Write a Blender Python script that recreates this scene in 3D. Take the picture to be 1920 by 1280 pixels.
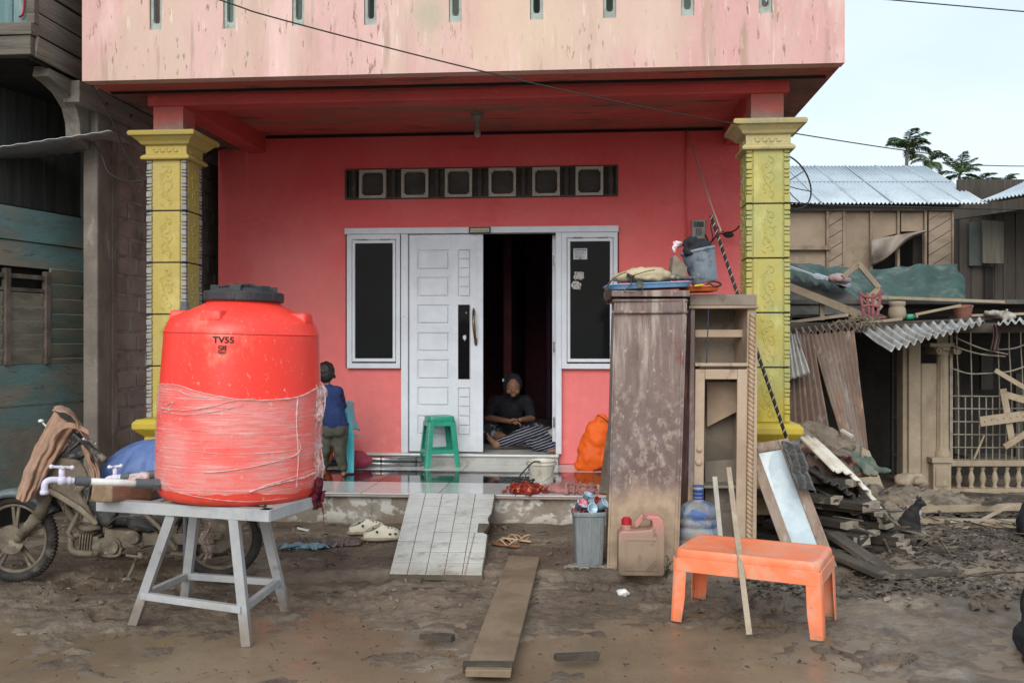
import bpy, bmesh, math, random
from mathutils import Vector, Matrix, Euler, noise
for o in list(bpy.data.objects): bpy.data.objects.remove(o)
S = bpy.context.scene
COL = S.collection
R = math.radians
random.seed(7)
# ---------------------------------------------------------------- camera, sky, sun, exposure
TH = R(4.9); CH = 1.45; F = 1800.0
cam = bpy.data.cameras.new('camera'); co = bpy.data.objects.new('camera', cam); COL.objects.link(co)
co.location = (0, 0, CH); co.rotation_euler = (R(90), 0, TH)
cam.lens = 33.75; cam.sensor_width = 36; cam.clip_end = 2000; cam.clip_start = .05
S.camera = co
S.view_settings.view_transform = 'Standard'; S.view_settings.look = 'None'
S.view_settings.gamma = 1; S.view_settings.exposure = 0.80
SUN_EL, SUN_AZ = 30, 188
w = bpy.data.worlds.new('World'); S.world = w; w.use_nodes = True
nt = w.node_tree; nt.nodes.clear()
sky = nt.nodes.new('ShaderNodeTexSky'); sky.sky_type = 'NISHITA'; sky.sun_disc = False
sky.sun_elevation = R(SUN_EL); sky.sun_rotation = R(SUN_AZ); sky.dust_density = 2; sky.air_density = 1.2
tc = nt.nodes.new('ShaderNodeTexCoord'); mp = nt.nodes.new('ShaderNodeMapping'); mp.inputs['Scale'].default_value = (1.2, 1.2, 3.5)
nz = nt.nodes.new('ShaderNodeTexNoise'); nz.inputs['Scale'].default_value = 1.6; nz.inputs['Detail'].default_value = 5
rp = nt.nodes.new('ShaderNodeValToRGB'); rp.color_ramp.elements[0].position = .3; rp.color_ramp.elements[0].color = (4.3, 5.3, 6.1, 1)
rp.color_ramp.elements[1].position = .65; rp.color_ramp.elements[1].color = (5.9, 6.5, 6.9, 1)
mx = nt.nodes.new('ShaderNodeMix'); mx.data_type = 'RGBA'; mx.inputs[0].default_value = .84
bg = nt.nodes.new('ShaderNodeBackground'); bg.inputs['Strength'].default_value = .1
ow = nt.nodes.new('ShaderNodeOutputWorld')
L_ = nt.links.new
L_(tc.outputs['Generated'], mp.inputs['Vector']); L_(mp.outputs[0], nz.inputs['Vector']); L_(nz.outputs['Fac'], rp.inputs[0])
L_(sky.outputs[0], mx.inputs[6]); L_(rp.outputs[0], mx.inputs[7]); L_(mx.outputs[2], bg.inputs[0]); L_(bg.outputs[0], ow.inputs[0])
sl = bpy.data.lights.new('sun', 'SUN'); sl.energy = 1.5; sl.angle = R(45); sl.color = (1, .97, .92)
so = bpy.data.objects.new('sun', sl); COL.objects.link(so)
so.rotation_euler = (R(90 - SUN_EL), 0, R(180 - SUN_AZ)); so.location = (-4, -6, 12)

# ---------------------------------------------------------------- points from the photograph's pixels
CT, ST = math.cos(TH), math.sin(TH)
def CX(x, D, z=0.0): return Vector((CT*x - ST*D, ST*x + CT*D, z))        # camera-aligned metres
def C(px, py, D): return CX((px-960)/F*D, D, CH + (640-py)/F*D)
def P(px, py, v):                                                        # on the plane Y = v
    dx = (px-960)/F; t = v/(CT + dx*ST)
    return Vector((t*(-ST + dx*CT), v, CH + t*(640-py)/F))
def PX(px, v): return P(px, 640, v).x
def G(px, py, z=0.0):                                                    # on the level z
    return C(px, py, (CH-z)*F/(py-640))

# ---------------------------------------------------------------- things, parts
WORLD = {}
def tag(o, label=None, cat=None, group=None, kind=None):
    if label: o['label'] = label
    if cat: o['category'] = cat
    if group: o['group'] = group
    if kind: o['kind'] = kind
    return o
def T(name, label, cat, loc, rz=0, group=None, world=True, rot=None):
    o = bpy.data.objects.new(name, None); COL.objects.link(o); o.empty_display_size = .1
    o.location = loc; o.rotation_euler = rot if rot else (0, 0, rz)
    if world: WORLD[o.name] = (Matrix.Translation(Vector(loc)) @ Euler(o.rotation_euler).to_matrix().to_4x4()).inverted()
    return tag(o, label, cat, group)
def O(name, b, m, parent=None, smooth=False, bevel=0, sub=0, solid=0, label=None, seg=2, ang=40, weld=False):
    me = bpy.data.meshes.new(name)
    if isinstance(b, B): bm = b.bm
    else: bm = b
    if weld: bmesh.ops.remove_doubles(bm, verts=bm.verts, dist=1e-4)
    bm.normal_update(); bm.to_mesh(me); bm.free()
    if smooth:
        for p in me.polygons: p.use_smooth = True
    o = bpy.data.objects.new(name, me); COL.objects.link(o)
    me.materials.append(m)
    if solid:
        k = o.modifiers.new('s', 'SOLIDIFY'); k.thickness = solid; k.offset = 0
    if bevel:
        k = o.modifiers.new('b', 'BEVEL'); k.width = bevel; k.segments = seg; k.limit_method = 'ANGLE'; k.angle_limit = R(ang)
    if sub:
        k = o.modifiers.new('u', 'SUBSURF'); k.levels = sub; k.render_levels = sub
    if parent:
        o.parent = parent
        if parent.name in WORLD: o.matrix_parent_inverse = WORLD[parent.name]
    if label: o['label'] = label
    return o
def dup(root, loc=None, rot=None, label=None, group=None):
    r = root.copy(); COL.objects.link(r)
    if loc is not None: r.location = loc
    if rot is not None: r.rotation_euler = rot
    if label: r['label'] = label
    if group: r['group'] = group
    for ch in list(root.children):
        c = ch.copy(); COL.objects.link(c); c.parent = r; c.matrix_parent_inverse = ch.matrix_parent_inverse
        for g in list(ch.children):
            d = g.copy(); COL.objects.link(d); d.parent = c
    return r

class B:
    def __init__(s): s.bm = bmesh.new()
    def box(s, c, d, rot=None, jit=0, taper=1):
        M = Matrix.Translation(Vector(c))
        if rot is not None: M = M @ (Euler(rot).to_matrix().to_4x4() if not isinstance(rot, Matrix) else rot.to_4x4())
        vs = []
        for z in (-.5, .5):
            k = taper if z > 0 else 1
            for x, y in ((-.5, -.5), (.5, -.5), (.5, .5), (-.5, .5)):
                p = Vector((x*d[0]*k, y*d[1]*k, z*d[2]))
                if jit: p += Vector([random.uniform(-jit, jit) for _ in range(3)])
                vs.append(s.bm.verts.new(M @ p))
        for f in ((3,2,1,0),(4,5,6,7),(0,1,5,4),(1,2,6,5),(2,3,7,6),(3,0,4,7)): s.bm.faces.new([vs[i] for i in f])
        return s
    def bx(s, x0, x1, y0, y1, z0, z1): return s.box(((x0+x1)/2, (y0+y1)/2, (z0+z1)/2), (abs(x1-x0), abs(y1-y0), abs(z1-z0)))
    def bar(s, p0, p1, w, h, up=(0,0,1), jit=0):                        # rectangular bar between two points
        p0, p1 = Vector(p0), Vector(p1); d = (p1-p0); L = d.length; d.normalize()
        x = d.cross(Vector(up));
        if x.length < 1e-4: x = d.cross(Vector((1,0,0)))
        x.normalize(); u = x.cross(d)
        M = Matrix((x, d, u)).transposed()
        return s.box((p0+p1)/2, (w, L, h), M, jit)
    def ring(s, c, x, y, r, n, ry=None):
        ry = r if ry is None else ry
        return [s.bm.verts.new(c + x*(r*math.cos(2*math.pi*i/n)) + y*(ry*math.sin(2*math.pi*i/n))) for i in range(n)]
    def skin(s, rings, caps=True, closed=False):
        n = len(rings[0])
        prs = list(zip(rings, rings[1:]))
        if closed: prs.append((rings[-1], rings[0]))
        for a, b in prs:
            for i in range(n):
                try: s.bm.faces.new([a[i], a[(i+1)%n], b[(i+1)%n], b[i]])
                except ValueError: pass
        if caps and not closed:
            s.bm.faces.new(rings[0][::-1]); s.bm.faces.new(rings[-1])
        return s
    def tube(s, pts, r, n=10, closed=False, flat=1.0, up=(0,0,1), caps=True):
        pts = [Vector(p) for p in pts]; m = len(pts)
        rr = r if isinstance(r, (list, tuple)) else [r]*m
        rings = []; xp = None
        for i, p in enumerate(pts):
            a = pts[(i-1)%m] if (i or closed) else p; b = pts[(i+1)%m] if (i < m-1 or closed) else p
            d = (b-a).normalized()
            if xp is None:
                x = d.cross(Vector(up))
                if x.length < .05: x = d.cross(Vector((1,0,0)))
            else: x = xp - d*xp.dot(d)
            x.normalize(); xp = x; y = x.cross(d)
            rings.append(s.ring(p, x, y, rr[i], n, rr[i]*flat))
        return s.skin(rings, caps, closed)
    def cyl(s, p0, p1, r0, r1=None, n=16): return s.tube([p0, p1], [r0, r0 if r1 is None else r1], n)
    def lathe(s, prof, c=(0,0,0), n=32, M=None, caps=True):
        c = Vector(c); rings = []
        for r, z in prof:
            rg = []
            for i in range(n):
                a = 2*math.pi*i/n; p = Vector((r*math.cos(a), r*math.sin(a), z))
                if M is not None: p = M @ p
                rg.append(s.bm.verts.new(c+p))
            rings.append(rg)
        return s.skin(rings, caps)
    def sph(s, c, r, rot=None, n=16, m=10):
        r = (r,)*3 if not isinstance(r, (tuple, list)) else r
        M = Euler(rot).to_matrix() if rot is not None else Matrix.Identity(3)
        c = Vector(c); rings = []
        top = s.bm.verts.new(c + M @ Vector((0,0,r[2]))); bot = s.bm.verts.new(c - M @ Vector((0,0,r[2])))
        for j in range(1, m):
            a = math.pi*j/m
            rings.append([s.bm.verts.new(c + M @ Vector((r[0]*math.sin(a)*math.cos(2*math.pi*i/n), r[1]*math.sin(a)*math.sin(2*math.pi*i/n), -r[2]*math.cos(a)))) for i in range(n)])
        s.skin(rings, caps=False)
        for i in range(n):
            s.bm.faces.new([bot, rings[0][(i+1)%n], rings[0][i]]); s.bm.faces.new([top, rings[-1][i], rings[-1][(i+1)%n]])
        return s
    def cap(s, p0, p1, r0, r1=None, n=14):                              # capsule
        r1 = r0 if r1 is None else r1; p0, p1 = Vector(p0), Vector(p1)
        s.cyl(p0, p1, r0, r1, n); s.sph(p0, r0, n=n, m=8); s.sph(p1, r1, n=n, m=8); return s
    def prism(s, poly, d, y=0, axis='y', M=None):                       # poly (a,b); extruded along axis
        def mk(a, b, t):
            p = {'y': Vector((a, t, b)), 'x': Vector((t, a, b)), 'z': Vector((a, b, t))}[axis]
            return s.bm.verts.new(M @ p if M is not None else p)
        f0 = [mk(a, b, y) for a, b in poly]; f1 = [mk(a, b, y+d) for a, b in poly]; n = len(poly)
        s.bm.faces.new(f0); s.bm.faces.new(f1[::-1])
        for i in range(n): s.bm.faces.new([f0[i], f1[i], f1[(i+1)%n], f0[(i+1)%n]])
        bmesh.ops.recalc_face_normals(s.bm, faces=s.bm.faces); return s
    def grid(s, fn, nu, nv):
        V = [[s.bm.verts.new(Vector(fn(i/nu, j/nv))) for j in range(nv+1)] for i in range(nu+1)]
        for i in range(nu):
            for j in range(nv): s.bm.faces.new([V[i][j], V[i+1][j], V[i+1][j+1], V[i][j+1]])
        return s
    def plate(s, x0, x1, z0, z1, holes, y0, y1, axis='y', nx=0, nz=0):  # slab with rectangular holes
        xs = sorted(set([x0, x1] + [v for h in holes for v in h[:2] if x0 < v < x1]))
        zs = sorted(set([z0, z1] + [v for h in holes for v in h[2:] if z0 < v < z1]))
        def sol(i, j):
            if i < 0 or j < 0 or i >= len(xs)-1 or j >= len(zs)-1: return False
            cx, cz = (xs[i]+xs[i+1])/2, (zs[j]+zs[j+1])/2
            return not any(h[0] < cx < h[1] and h[2] < cz < h[3] for h in holes)
        def q(pts): s.bm.faces.new([s.bm.verts.new(Vector(p) if axis == 'y' else Vector((p[1], p[0], p[2]))) for p in pts])
        for i in range(len(xs)-1):
            for j in range(len(zs)-1):
                if not sol(i, j): continue
                a, b, c, d = xs[i], xs[i+1], zs[j], zs[j+1]
                q([(a,y0,c),(b,y0,c),(b,y0,d),(a,y0,d)]); q([(b,y1,c),(a,y1,c),(a,y1,d),(b,y1,d)])
                if not sol(i-1, j): q([(a,y1,c),(a,y0,c),(a,y0,d),(a,y1,d)])
                if not sol(i+1, j): q([(b,y0,c),(b,y1,c),(b,y1,d),(b,y0,d)])
                if not sol(i, j-1): q([(a,y1,c),(b,y1,c),(b,y0,c),(a,y0,c)])
                if not sol(i, j+1): q([(a,y0,d),(b,y0,d),(b,y1,d),(a,y1,d)])
        bmesh.ops.remove_doubles(s.bm, verts=s.bm.verts, dist=1e-5)
        bmesh.ops.recalc_face_normals(s.bm, faces=s.bm.faces)
        return s

def ORG(name, b, m, parent=None, vox=.012, sm=6, disp=0, dscale=.1, label=None):
    """joined shapes melted into one continuous surface"""
    o = O(name, b, m, parent, smooth=True, label=label)
    k = o.modifiers.new('r', 'REMESH'); k.mode = 'VOXEL'; k.voxel_size = vox; k.use_smooth_shade = True
    if disp:
        t = bpy.data.textures.new(name, 'CLOUDS'); t.noise_scale = dscale
        d = o.modifiers.new('d', 'DISPLACE'); d.texture = t; d.strength = disp; d.texture_coords = 'GLOBAL'; d.mid_level = .5
    if sm:
        k = o.modifiers.new('m', 'SMOOTH'); k.iterations = sm; k.factor = .5
    return o
def fb(x, y=0, z=0, o=4): return noise.fractal(Vector((x, y, z)), 1.0, 2.0, o)
def crumple(name, fn, m, parent=None, nu=40, nv=30, amp=.02, fr=9, solid=.004, seed=0, sub=1, label=None):
    """a sheet of cloth: grid fn(u,v) pushed about by ridged folds"""
    b = B()
    def g(u, v):
        p = Vector(fn(u, v)); q = p*fr + Vector((seed, seed*2.3, -seed))
        n = noise.noise_vector(q)*amp + noise.noise_vector(q*2.3)*amp*.45
        return p + n
    b.grid(g, nu, nv)
    return O(name, b, m, parent, smooth=True, solid=solid, sub=sub, label=label)
def heap(name, c, rx, ry, h, m, parent=None, seed=0, amp=.35, n=30, fr=3.0, label=None, rz=0):
    """crumpled cloth heap: domed sheet with radial folds"""
    c = Vector(c); b = B(); cr, sr = math.cos(rz), math.sin(rz)
    def g(u, v):
        a = u*2*math.pi; r = v
        k = 1 + .25*fb(math.cos(a)*1.3+seed, math.sin(a)*1.3, seed)
        x, y = rx*r*k*math.cos(a), ry*r*k*math.sin(a)
        z = h*(1-r**2.2)
        q = Vector((x/rx*fr+seed, y/ry*fr, seed*.7))
        f = abs(noise.noise(q)) ; f2 = abs(noise.noise(q*2.7+Vector((3,1,2))))
        z = max(.004, z*(1-amp) + h*amp*(1.8*f+.9*f2)*(1-r**6) )
        wv = noise.noise_vector(q*1.5)*(.12*min(rx, ry))
        x, y = x+wv.x, y+wv.y
        return c + Vector((x*cr-y*sr, x*sr+y*cr, z))
    rn = random.Random(seed*7+1); b = B()
    b.sph(c+Vector((0,0,h*.25)), (rx*.86, ry*.86, h*.5), rot=(0,0,rz))
    vx = max(.0055, min(rx, ry)*.045); rr = max(min(rx, ry, 3*h)*.11, vx*1.6)
    for k in range(int(16+14*amp)):
        a = rn.uniform(0, 6.28); q = rn.uniform(.05, .95)**.6; p = Vector((rx*q*math.cos(a), ry*q*math.sin(a), 0)); dr = a+rn.uniform(-.9, .9)+(math.pi/2 if rn.random() < .55 else 0); pts = []
        L = rn.uniform(.5, 1.1)*min(rx, ry)
        for i in range(7):
            dr += rn.uniform(-.55, .55); e = (p.x/rx)**2+(p.y/ry)**2; z = h*(.30+.62*max(0, 1-e)**.5)+rn.uniform(-.06, .10)*h if e < 1 else h*.12
            P_ = c+Vector((p.x*cr-p.y*sr, p.x*sr+p.y*cr, max(z, rr*.5))); pts.append(P_)
            p = p+Vector((math.cos(dr), math.sin(dr), 0))*L/6
        r_ = rr*rn.uniform(.7, 1.35); b.tube(pts, [r_*.5]+[r_]*5+[r_*.4], 8, flat=rn.uniform(.6, 1.0))
    return ORG(name, b, m, parent, vox=vx, sm=2, disp=rr*1.1, dscale=rr*3.2, label=label)
def text(name, s, size, m, parent, fn, sub=0, label=None, th=0):
    cu = bpy.data.curves.new('t', 'FONT'); cu.body = s; cu.size = size; cu.align_x = 'CENTER'; cu.resolution_u = 3; cu.offset = th
    ob = bpy.data.objects.new('t', cu); COL.objects.link(ob)
    dg = bpy.context.evaluated_depsgraph_get(); me = bpy.data.meshes.new_from_object(ob.evaluated_get(dg))
    bpy.data.objects.remove(ob); bm = bmesh.new(); bm.from_mesh(me)
    for v in bm.verts: v.co = fn(v.co.x, v.co.y)
    return O(name, bm, m, parent, label=label)

# ---------------------------------------------------------------- materials
def mat(name, base, var=None, vs=2.0, lo=.4, hi=.65, rough=.8, bump=.25, bs=30, bd=.01, metal=0, spec=.35, layers=(), mud=None,
        st=(1,1,1), rvar=.12, coat=0, coords='w', sheen=0, micro=.12, wave=None, spots=()):
    m = bpy.data.materials.new(name); m.use_nodes = True; nt = m.node_tree; N = nt.nodes; N.clear(); L = nt.links.new
    out = N.new('ShaderNodeOutputMaterial'); bs_ = N.new('ShaderNodeBsdfPrincipled'); L(bs_.outputs[0], out.inputs[0])
    if coords == 'w': src = N.new('ShaderNodeNewGeometry').outputs['Position']
    else: src = N.new('ShaderNodeTexCoord').outputs['Object']
    def nz(scale, st=(1,1,1), det=6, off=0, rg=.6, dist=0):
        mp = N.new('ShaderNodeMapping'); mp.inputs['Scale'].default_value = st; mp.inputs['Location'].default_value = (off, off*.7, off*1.3)
        L(src, mp.inputs['Vector']); n = N.new('ShaderNodeTexNoise'); n.inputs['Scale'].default_value = scale
        n.inputs['Detail'].default_value = det; n.inputs['Roughness'].default_value = rg; n.inputs['Distortion'].default_value = dist
        L(mp.outputs[0], n.inputs['Vector']); return n.outputs['Fac']
    def rng(v, a, b, c=0, d=1):
        r = N.new('ShaderNodeMapRange'); r.interpolation_type = 'SMOOTHSTEP'; L(v, r.inputs[0])
        for i, x in enumerate((a, b, c, d)): r.inputs[i+1].default_value = x
        return r.outputs[0]
    def mixc(f, a, b):
        x = N.new('ShaderNodeMix'); x.data_type = 'RGBA'
        if isinstance(f, float): x.inputs[0].default_value = f
        else: L(f, x.inputs[0])
        for i, c in ((6, a), (7, b)):
            if isinstance(c, (tuple, list)): x.inputs[i].default_value = (*c[:3], 1)
            else: L(c, x.inputs[i])
        return x.outputs[2]
    def math_(op, a, b):
        x = N.new('ShaderNodeMath'); x.operation = op
        for i, c in enumerate((a, b)):
            if isinstance(c, (int, float)): x.inputs[i].default_value = c
            else: L(c, x.inputs[i])
        return x.outputs[0]
    col = mixc(rng(nz(vs, st, off=1.7), lo, hi), base, var if var else [c*.8 for c in base])
    if micro:                                                             # fine grain of the surface's own colour
        g = rng(nz(bs*1.7, st, 4, 5.1), .3, .7); col = mixc(math_('MULTIPLY', g, micro*2), col, [c*.55 for c in base])
    hts = nz(bs, st, 8, 9.2)
    rfac = []
    for i, ly in enumerate(layers):
        c, sc, s3, a, b_, k = ly[:6]
        f = math_('MULTIPLY', rng(nz(sc, s3, 8, 13.3*(i+1), .65, ly[7] if len(ly) > 7 else 0), a, b_), k)
        if len(ly) > 6 and ly[6]:                                        # (zlo, zhi) limit
            sp = N.new('ShaderNodeSeparateXYZ'); L(src, sp.inputs[0]); f = math_('MULTIPLY', f, rng(sp.outputs[2], ly[6][0], ly[6][1]))
        col = mixc(f, col, c)
    if wave:                                                              # (scale, axis, colour, strength) plank or groove lines
        wv = N.new('ShaderNodeTexWave'); wv.inputs['Scale'].default_value = wave[0]; wv.bands_direction = wave[1]; wv.inputs['Distortion'].default_value = .4
        L(src, wv.inputs['Vector']); col = mixc(math_('MULTIPLY', rng(wv.outputs['Fac'], .0, .08, 1, 0), wave[3]), col, wave[2])
    for k_, (c0, rad, sc_, kk_) in enumerate(spots):                     # stains and worn places that sit at one spot of the wall
        vd = N.new('ShaderNodeVectorMath'); vd.operation = 'DISTANCE'; L(src, vd.inputs[0]); vd.inputs[1].default_value = c0[:3]
        dn_ = math_('ADD', vd.outputs['Value'], math_('MULTIPLY', math_('SUBTRACT', nz(sc_, (1,1,1), 8, 31.7*(k_+1), .65), .5), rad*1.8))
        col = mixc(math_('MULTIPLY', rng(dn_, rad*.15, rad*1.1, 1, 0), kk_), col, c0[3])
    if mud:
        zm, soft, amp, mc, k = mud[:5]; mk_ = mud[5] if len(mud) > 5 else .7
        sp = N.new('ShaderNodeSeparateXYZ'); L(src, sp.inputs[0])
        n = math_('MULTIPLY', math_('SUBTRACT', nz(4.5, (1,1,.5), 8, 3.3), .5), amp*3)
        h = math_('ADD', sp.outputs[2], n)
        f = math_('MULTIPLY', rng(h, zm-soft, zm+soft, 1, 0), k)
        col = mixc(f, col, mixc(rng(nz(9, (1,1,1), 6, 8.8), .35, .65), mc, [c*mk_ for c in mc]))
        rfac.append(f)
    L(col, bs_.inputs['Base Color'])
    rr = rng(nz(bs*.35, st, 4, 2.2), .3, .7, max(.02, rough-rvar), min(1, rough+rvar))
    if rfac:
        x = N.new('ShaderNodeMix'); L(rfac[0], x.inputs[0]); L(rr, x.inputs[2]); x.inputs[3].default_value = .75; rr = x.outputs[0]
    L(rr, bs_.inputs['Roughness'])
    bs_.inputs['Metallic'].default_value = metal; bs_.inputs['Specular IOR Level'].default_value = spec
    if coat: bs_.inputs['Coat Weight'].default_value = coat; bs_.inputs['Coat Roughness'].default_value = .15
    if sheen: bs_.inputs['Sheen Weight'].default_value = sheen
    if bump:
        bp = N.new('ShaderNodeBump'); bp.inputs['Strength'].default_value = bump; bp.inputs['Distance'].default_value = bd
        L(hts, bp.inputs['Height']); L(bp.outputs[0], bs_.inputs['Normal'])
    return m
MUD = (.23, .17, .115); MUDG = (.20, .165, .125)
M = {}
M['mud'] = mat('mud', (.115, .085, .062), (.20, .155, .115), vs=1.3, rough=.62, rvar=.3, bump=.9, bs=14, bd=.03, layers=[((.30,.25,.19), 2.2, (1,1,1), .5, .66, .6), ((.07,.052,.04), 5, (1,1,1), .52, .66, .65)])
M['wetmud'] = mat('wetmud', (.20, .155, .105), (.27, .22, .165), vs=.9, rough=.35, rvar=.28, bump=.7, bs=9, bd=.02, layers=[((.13,.10,.075), 4, (1,1,1), .5, .65, .7), ((.31,.26,.21), 1.1, (1,1,1), .5, .7, .5)])
M['litter'] = mat('litter', (.055, .045, .036), (.12, .095, .07), vs=8, rough=.7, bump=.5, bs=60)
WSP = [((-3.0, 9.2, 2.05, (.82,.27,.26)), .75, 1.2, .55), ((-3.45, 9.2, 2.12, (.66,.055,.06)), .20, 7, .6), ((-2.45, 9.2, 1.85, (.46,.20,.15)), .28, 9, .45), ((-2.2, 9.2, .55, (.80,.34,.30)), .35, 6, .6), ((.78, 9.2, .42, (.74,.60,.50)), .16, 11, .8), ((-1.75, 9.2, .35, (.72,.58,.48)), .12, 12, .7), ((.6, 9.2, .95, (.80,.30,.28)), .30, 5, .5), ((-1.0, 9.2, 2.72, (.62,.06,.06)), .22, 6, .4), ((-3.4, 9.2, 1.2, (.58,.10,.09)), .3, 8, .4)]
BSP = [((-1.15, 6.67, 3.75, (.42,.37,.27)), .20, 5, .8), ((-.6, 6.67, 3.7, (.62,.48,.36)), .55, 3, .7), ((.35, 6.67, 3.6, (.60,.47,.37)), .4, 4, .6)]
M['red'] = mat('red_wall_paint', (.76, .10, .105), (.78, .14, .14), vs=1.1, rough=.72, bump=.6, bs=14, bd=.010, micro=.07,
    layers=[((.78,.22,.21), 1.4, (1,1,1), .53, .75, .4), ((.60,.05,.055), 2.6, (1,1,2), .58, .68, .35), ((.74,.62,.50), 13, (1,1,.8), .60, .63, .8, (.95, .35)), ((.55,.13,.10), 2.2, (1,1,.8), .56, .70, .45), ((.50,.30,.22), 22, (1,1,.8), .62, .68, .4, (1.9, 1.0)), ((.60,.40,.33), 5, (1,1,.7), .55, .66, .55, (1.6, .6)), ((.50,.06,.06), 3.2, (1,1,1.2), .60, .63, .45, (2.0,1.7))], mud=(2.2, 1.5, .10, (.78,.21,.205), .85, .93), spots=WSP)  # pinker downward: faded paint, with the wall's light-to-shade gradient painted in too
M['pinkp'] = mat('balcony_paint', (.63, .405, .375), (.59, .335, .315), vs=2, spots=BSP, st=(1,1,.35), rough=.8, bump=.3, bs=22, bd=.006, micro=.06,
    layers=[((.80,.17,.17), 3.5, (1,1,.22), .60, .72, .5), ((.56,.42,.33), 1.3, (1,1,.22), .48, .60, .8), ((.74,.52,.48), 2.4, (1,1,.3), .5, .66, .6),
            ((.20,.13,.10), 38, (1,1,.22), .60, .65, .75), ((.34,.24,.17), 9, (1,1,.08), .56, .68, .7), ((.50,.34,.28), 4.5, (1,1,.12), .52, .66, .6), ((.80,.68,.58), 30, (1,1,.12), .60, .66, .4)])
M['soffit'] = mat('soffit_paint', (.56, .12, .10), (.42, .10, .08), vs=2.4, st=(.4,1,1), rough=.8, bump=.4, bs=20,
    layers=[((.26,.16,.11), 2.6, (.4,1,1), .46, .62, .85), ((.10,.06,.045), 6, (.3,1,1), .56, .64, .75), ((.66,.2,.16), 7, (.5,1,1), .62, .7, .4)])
M['conc'] = mat('concrete', (.34, .30, .25), (.22, .185, .145), vs=3, rough=.85, bump=.6, bs=35, layers=[((.62,.60,.55), 5, (1,1,1.4), .50, .56, .8), ((.10,.075,.05), 7, (1,1,.5), .54, .64, .75)], mud=(.07, .06, .06, MUD, .8))
M['mudconc'] = mat('mudconc', (.33, .27, .20), (.25, .20, .15), vs=2, rough=.85, bump=.5, bs=30, layers=[((.44,.36,.26), 4, (1,1,.6), .5, .65, .5), ((.12,.09,.07), 9, (1,1,.4), .62, .7, .5)])
M['white'] = mat('white_frame_paint', (.66, .70, .76), (.60, .63, .69), vs=4, rough=.5, bump=.12, bs=50, micro=.05, layers=[((.34,.31,.28), 14, (1,1,.5), .67, .72, .55)], mud=(.42, .15, .12, (.5,.44,.38), .35))
M['yel'] = mat('yellow_pillar_paint', (.44, .335, .085), (.41, .335, .125), vs=2.5, rough=.6, bump=.35, bs=26, bd=.006, micro=.08, layers=[((.38,.30,.10), 9, (1,1,.4), .6, .7, .5), ((.70,.60,.20), 4, (1,1,.5), .55, .68, .4)], mud=(1.0, .25, .25, (.54,.41,.05), .5))
M['yelg'] = mat('yellow_green_pillar_paint', (.43, .365, .095), (.345, .355, .135), vs=3.0, st=(1,1,.6), rough=.62, bump=.35, bs=26, bd=.006, micro=.08, layers=[((.22,.36,.22), 3.0, (1,1,.6), .58, .70, .6), ((.62,.56,.22), 6, (1,1,.5), .55, .68, .4)], mud=(1.08, .2, .2, (.54,.42,.05), .8))
M['capg'] = mat('capital_weathered', (.50, .42, .20), (.40, .36, .20), vs=5, rough=.75, bump=.35, bs=30, layers=[((.26,.22,.14), 8, (1,1,.5), .56, .68, .6)])
M['blockg'] = mat('grey_border_blocks', (.34, .33, .31), (.26, .25, .24), vs=12, rough=.85, bump=.5, bs=60)
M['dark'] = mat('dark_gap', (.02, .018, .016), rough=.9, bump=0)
M['marble'] = mat('pale_marble_tile', (.62, .64, .62), (.54, .56, .55), vs=2.5, rough=.10, rvar=.05, bump=.02, bs=8, spec=.55, micro=0, layers=[((.42,.42,.40), 2.2, (1,2,1), .56, .6, .35, None, 1.5), ((.34,.27,.2), 7, (1,1,1), .62, .75, .5)])
M['granite'] = mat('black_granite_tile', (.014, .014, .016), (.022, .020, .020), vs=6, rough=.06, rvar=.04, bump=.01, spec=.7, micro=0, layers=[((.35,.33,.3), 2.5, (1,.5,1), .595, .605, .4, None, 2)])
M['grout'] = mat('grout', (.28, .26, .23), rough=.9, bump=.2)
M['glass'] = mat('dark_glass', (.008, .009, .010), rough=.06, rvar=.02, bump=0, spec=.10, micro=0, layers=[((.10,.10,.10), 20, (1,1,1), .74, .78, .5)])
M['black'] = mat('black_plastic', (.025, .026, .03), (.04,.04,.045), rough=.45, bump=.1, bs=60)
M['blackcloth'] = mat('black_cloth', (.012, .013, .018), (.02,.022,.028), rough=.95, bump=.4, bs=80)
M['metal'] = mat('bare_steel', (.45, .45, .46), (.3,.3,.3), vs=12, rough=.35, metal=.9, bump=.1)
M['skinD'] = mat('skin', (.26, .135, .085), (.22, .11, .07), vs=6, rough=.5, bump=.1, bs=90, bd=.002, micro=0, coords='o')
M['hair'] = mat('hair', (.012, .010, .009), (.025,.02,.018), vs=40, rough=.5, bump=.6, bs=90, st=(1,1,.25), coords='o')
# ================================================================= GROUND
def gz(x, y):                                                           # ground height
    # camera frame
    xc = x*CT + y*ST; D = -x*ST + y*CT
    z = 0.0
    if D > 5.95: z += .045
    if x > 1.5:                                                          # falls away to the right and rear
        k = min(1, (x-1.5)/1.5); z -= k*max(0, min(.48, (D-6.4)*.085))
    return z
_r = random.Random(77); FEET = []
for _k in range(60):
    _D = _r.uniform(4.3, 7.0); _p = CX(_r.uniform(-_D*.5, 1.9), _D); _a = _r.uniform(0, 3.14); FEET.append((_p.x, _p.y, math.cos(_a), math.sin(_a)))
def gnoise(x, y):
    z = .030*fb(x*.9, y*.9, 1, 5) + .020*fb(x*4, y*4, 2, 4) + .02*max(0, fb(x*1.7, y*1.7, 6, 3)) + .011*fb(x*13, y*13, 5, 3) - .012*abs(fb(x*6, y*6, 8, 2))
    for fx, fy, ca, sa in FEET:                                          # footprints trodden into the mud
        u = (x-fx)*ca+(y-fy)*sa; v = -(x-fx)*sa+(y-fy)*ca; q = (u/.15)**2+(v/.058)**2
        if q < 2.2: z += -.026 if q < .8 else .010*(2.2-q)
    return z
b = B(); bm = b.bm
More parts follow.
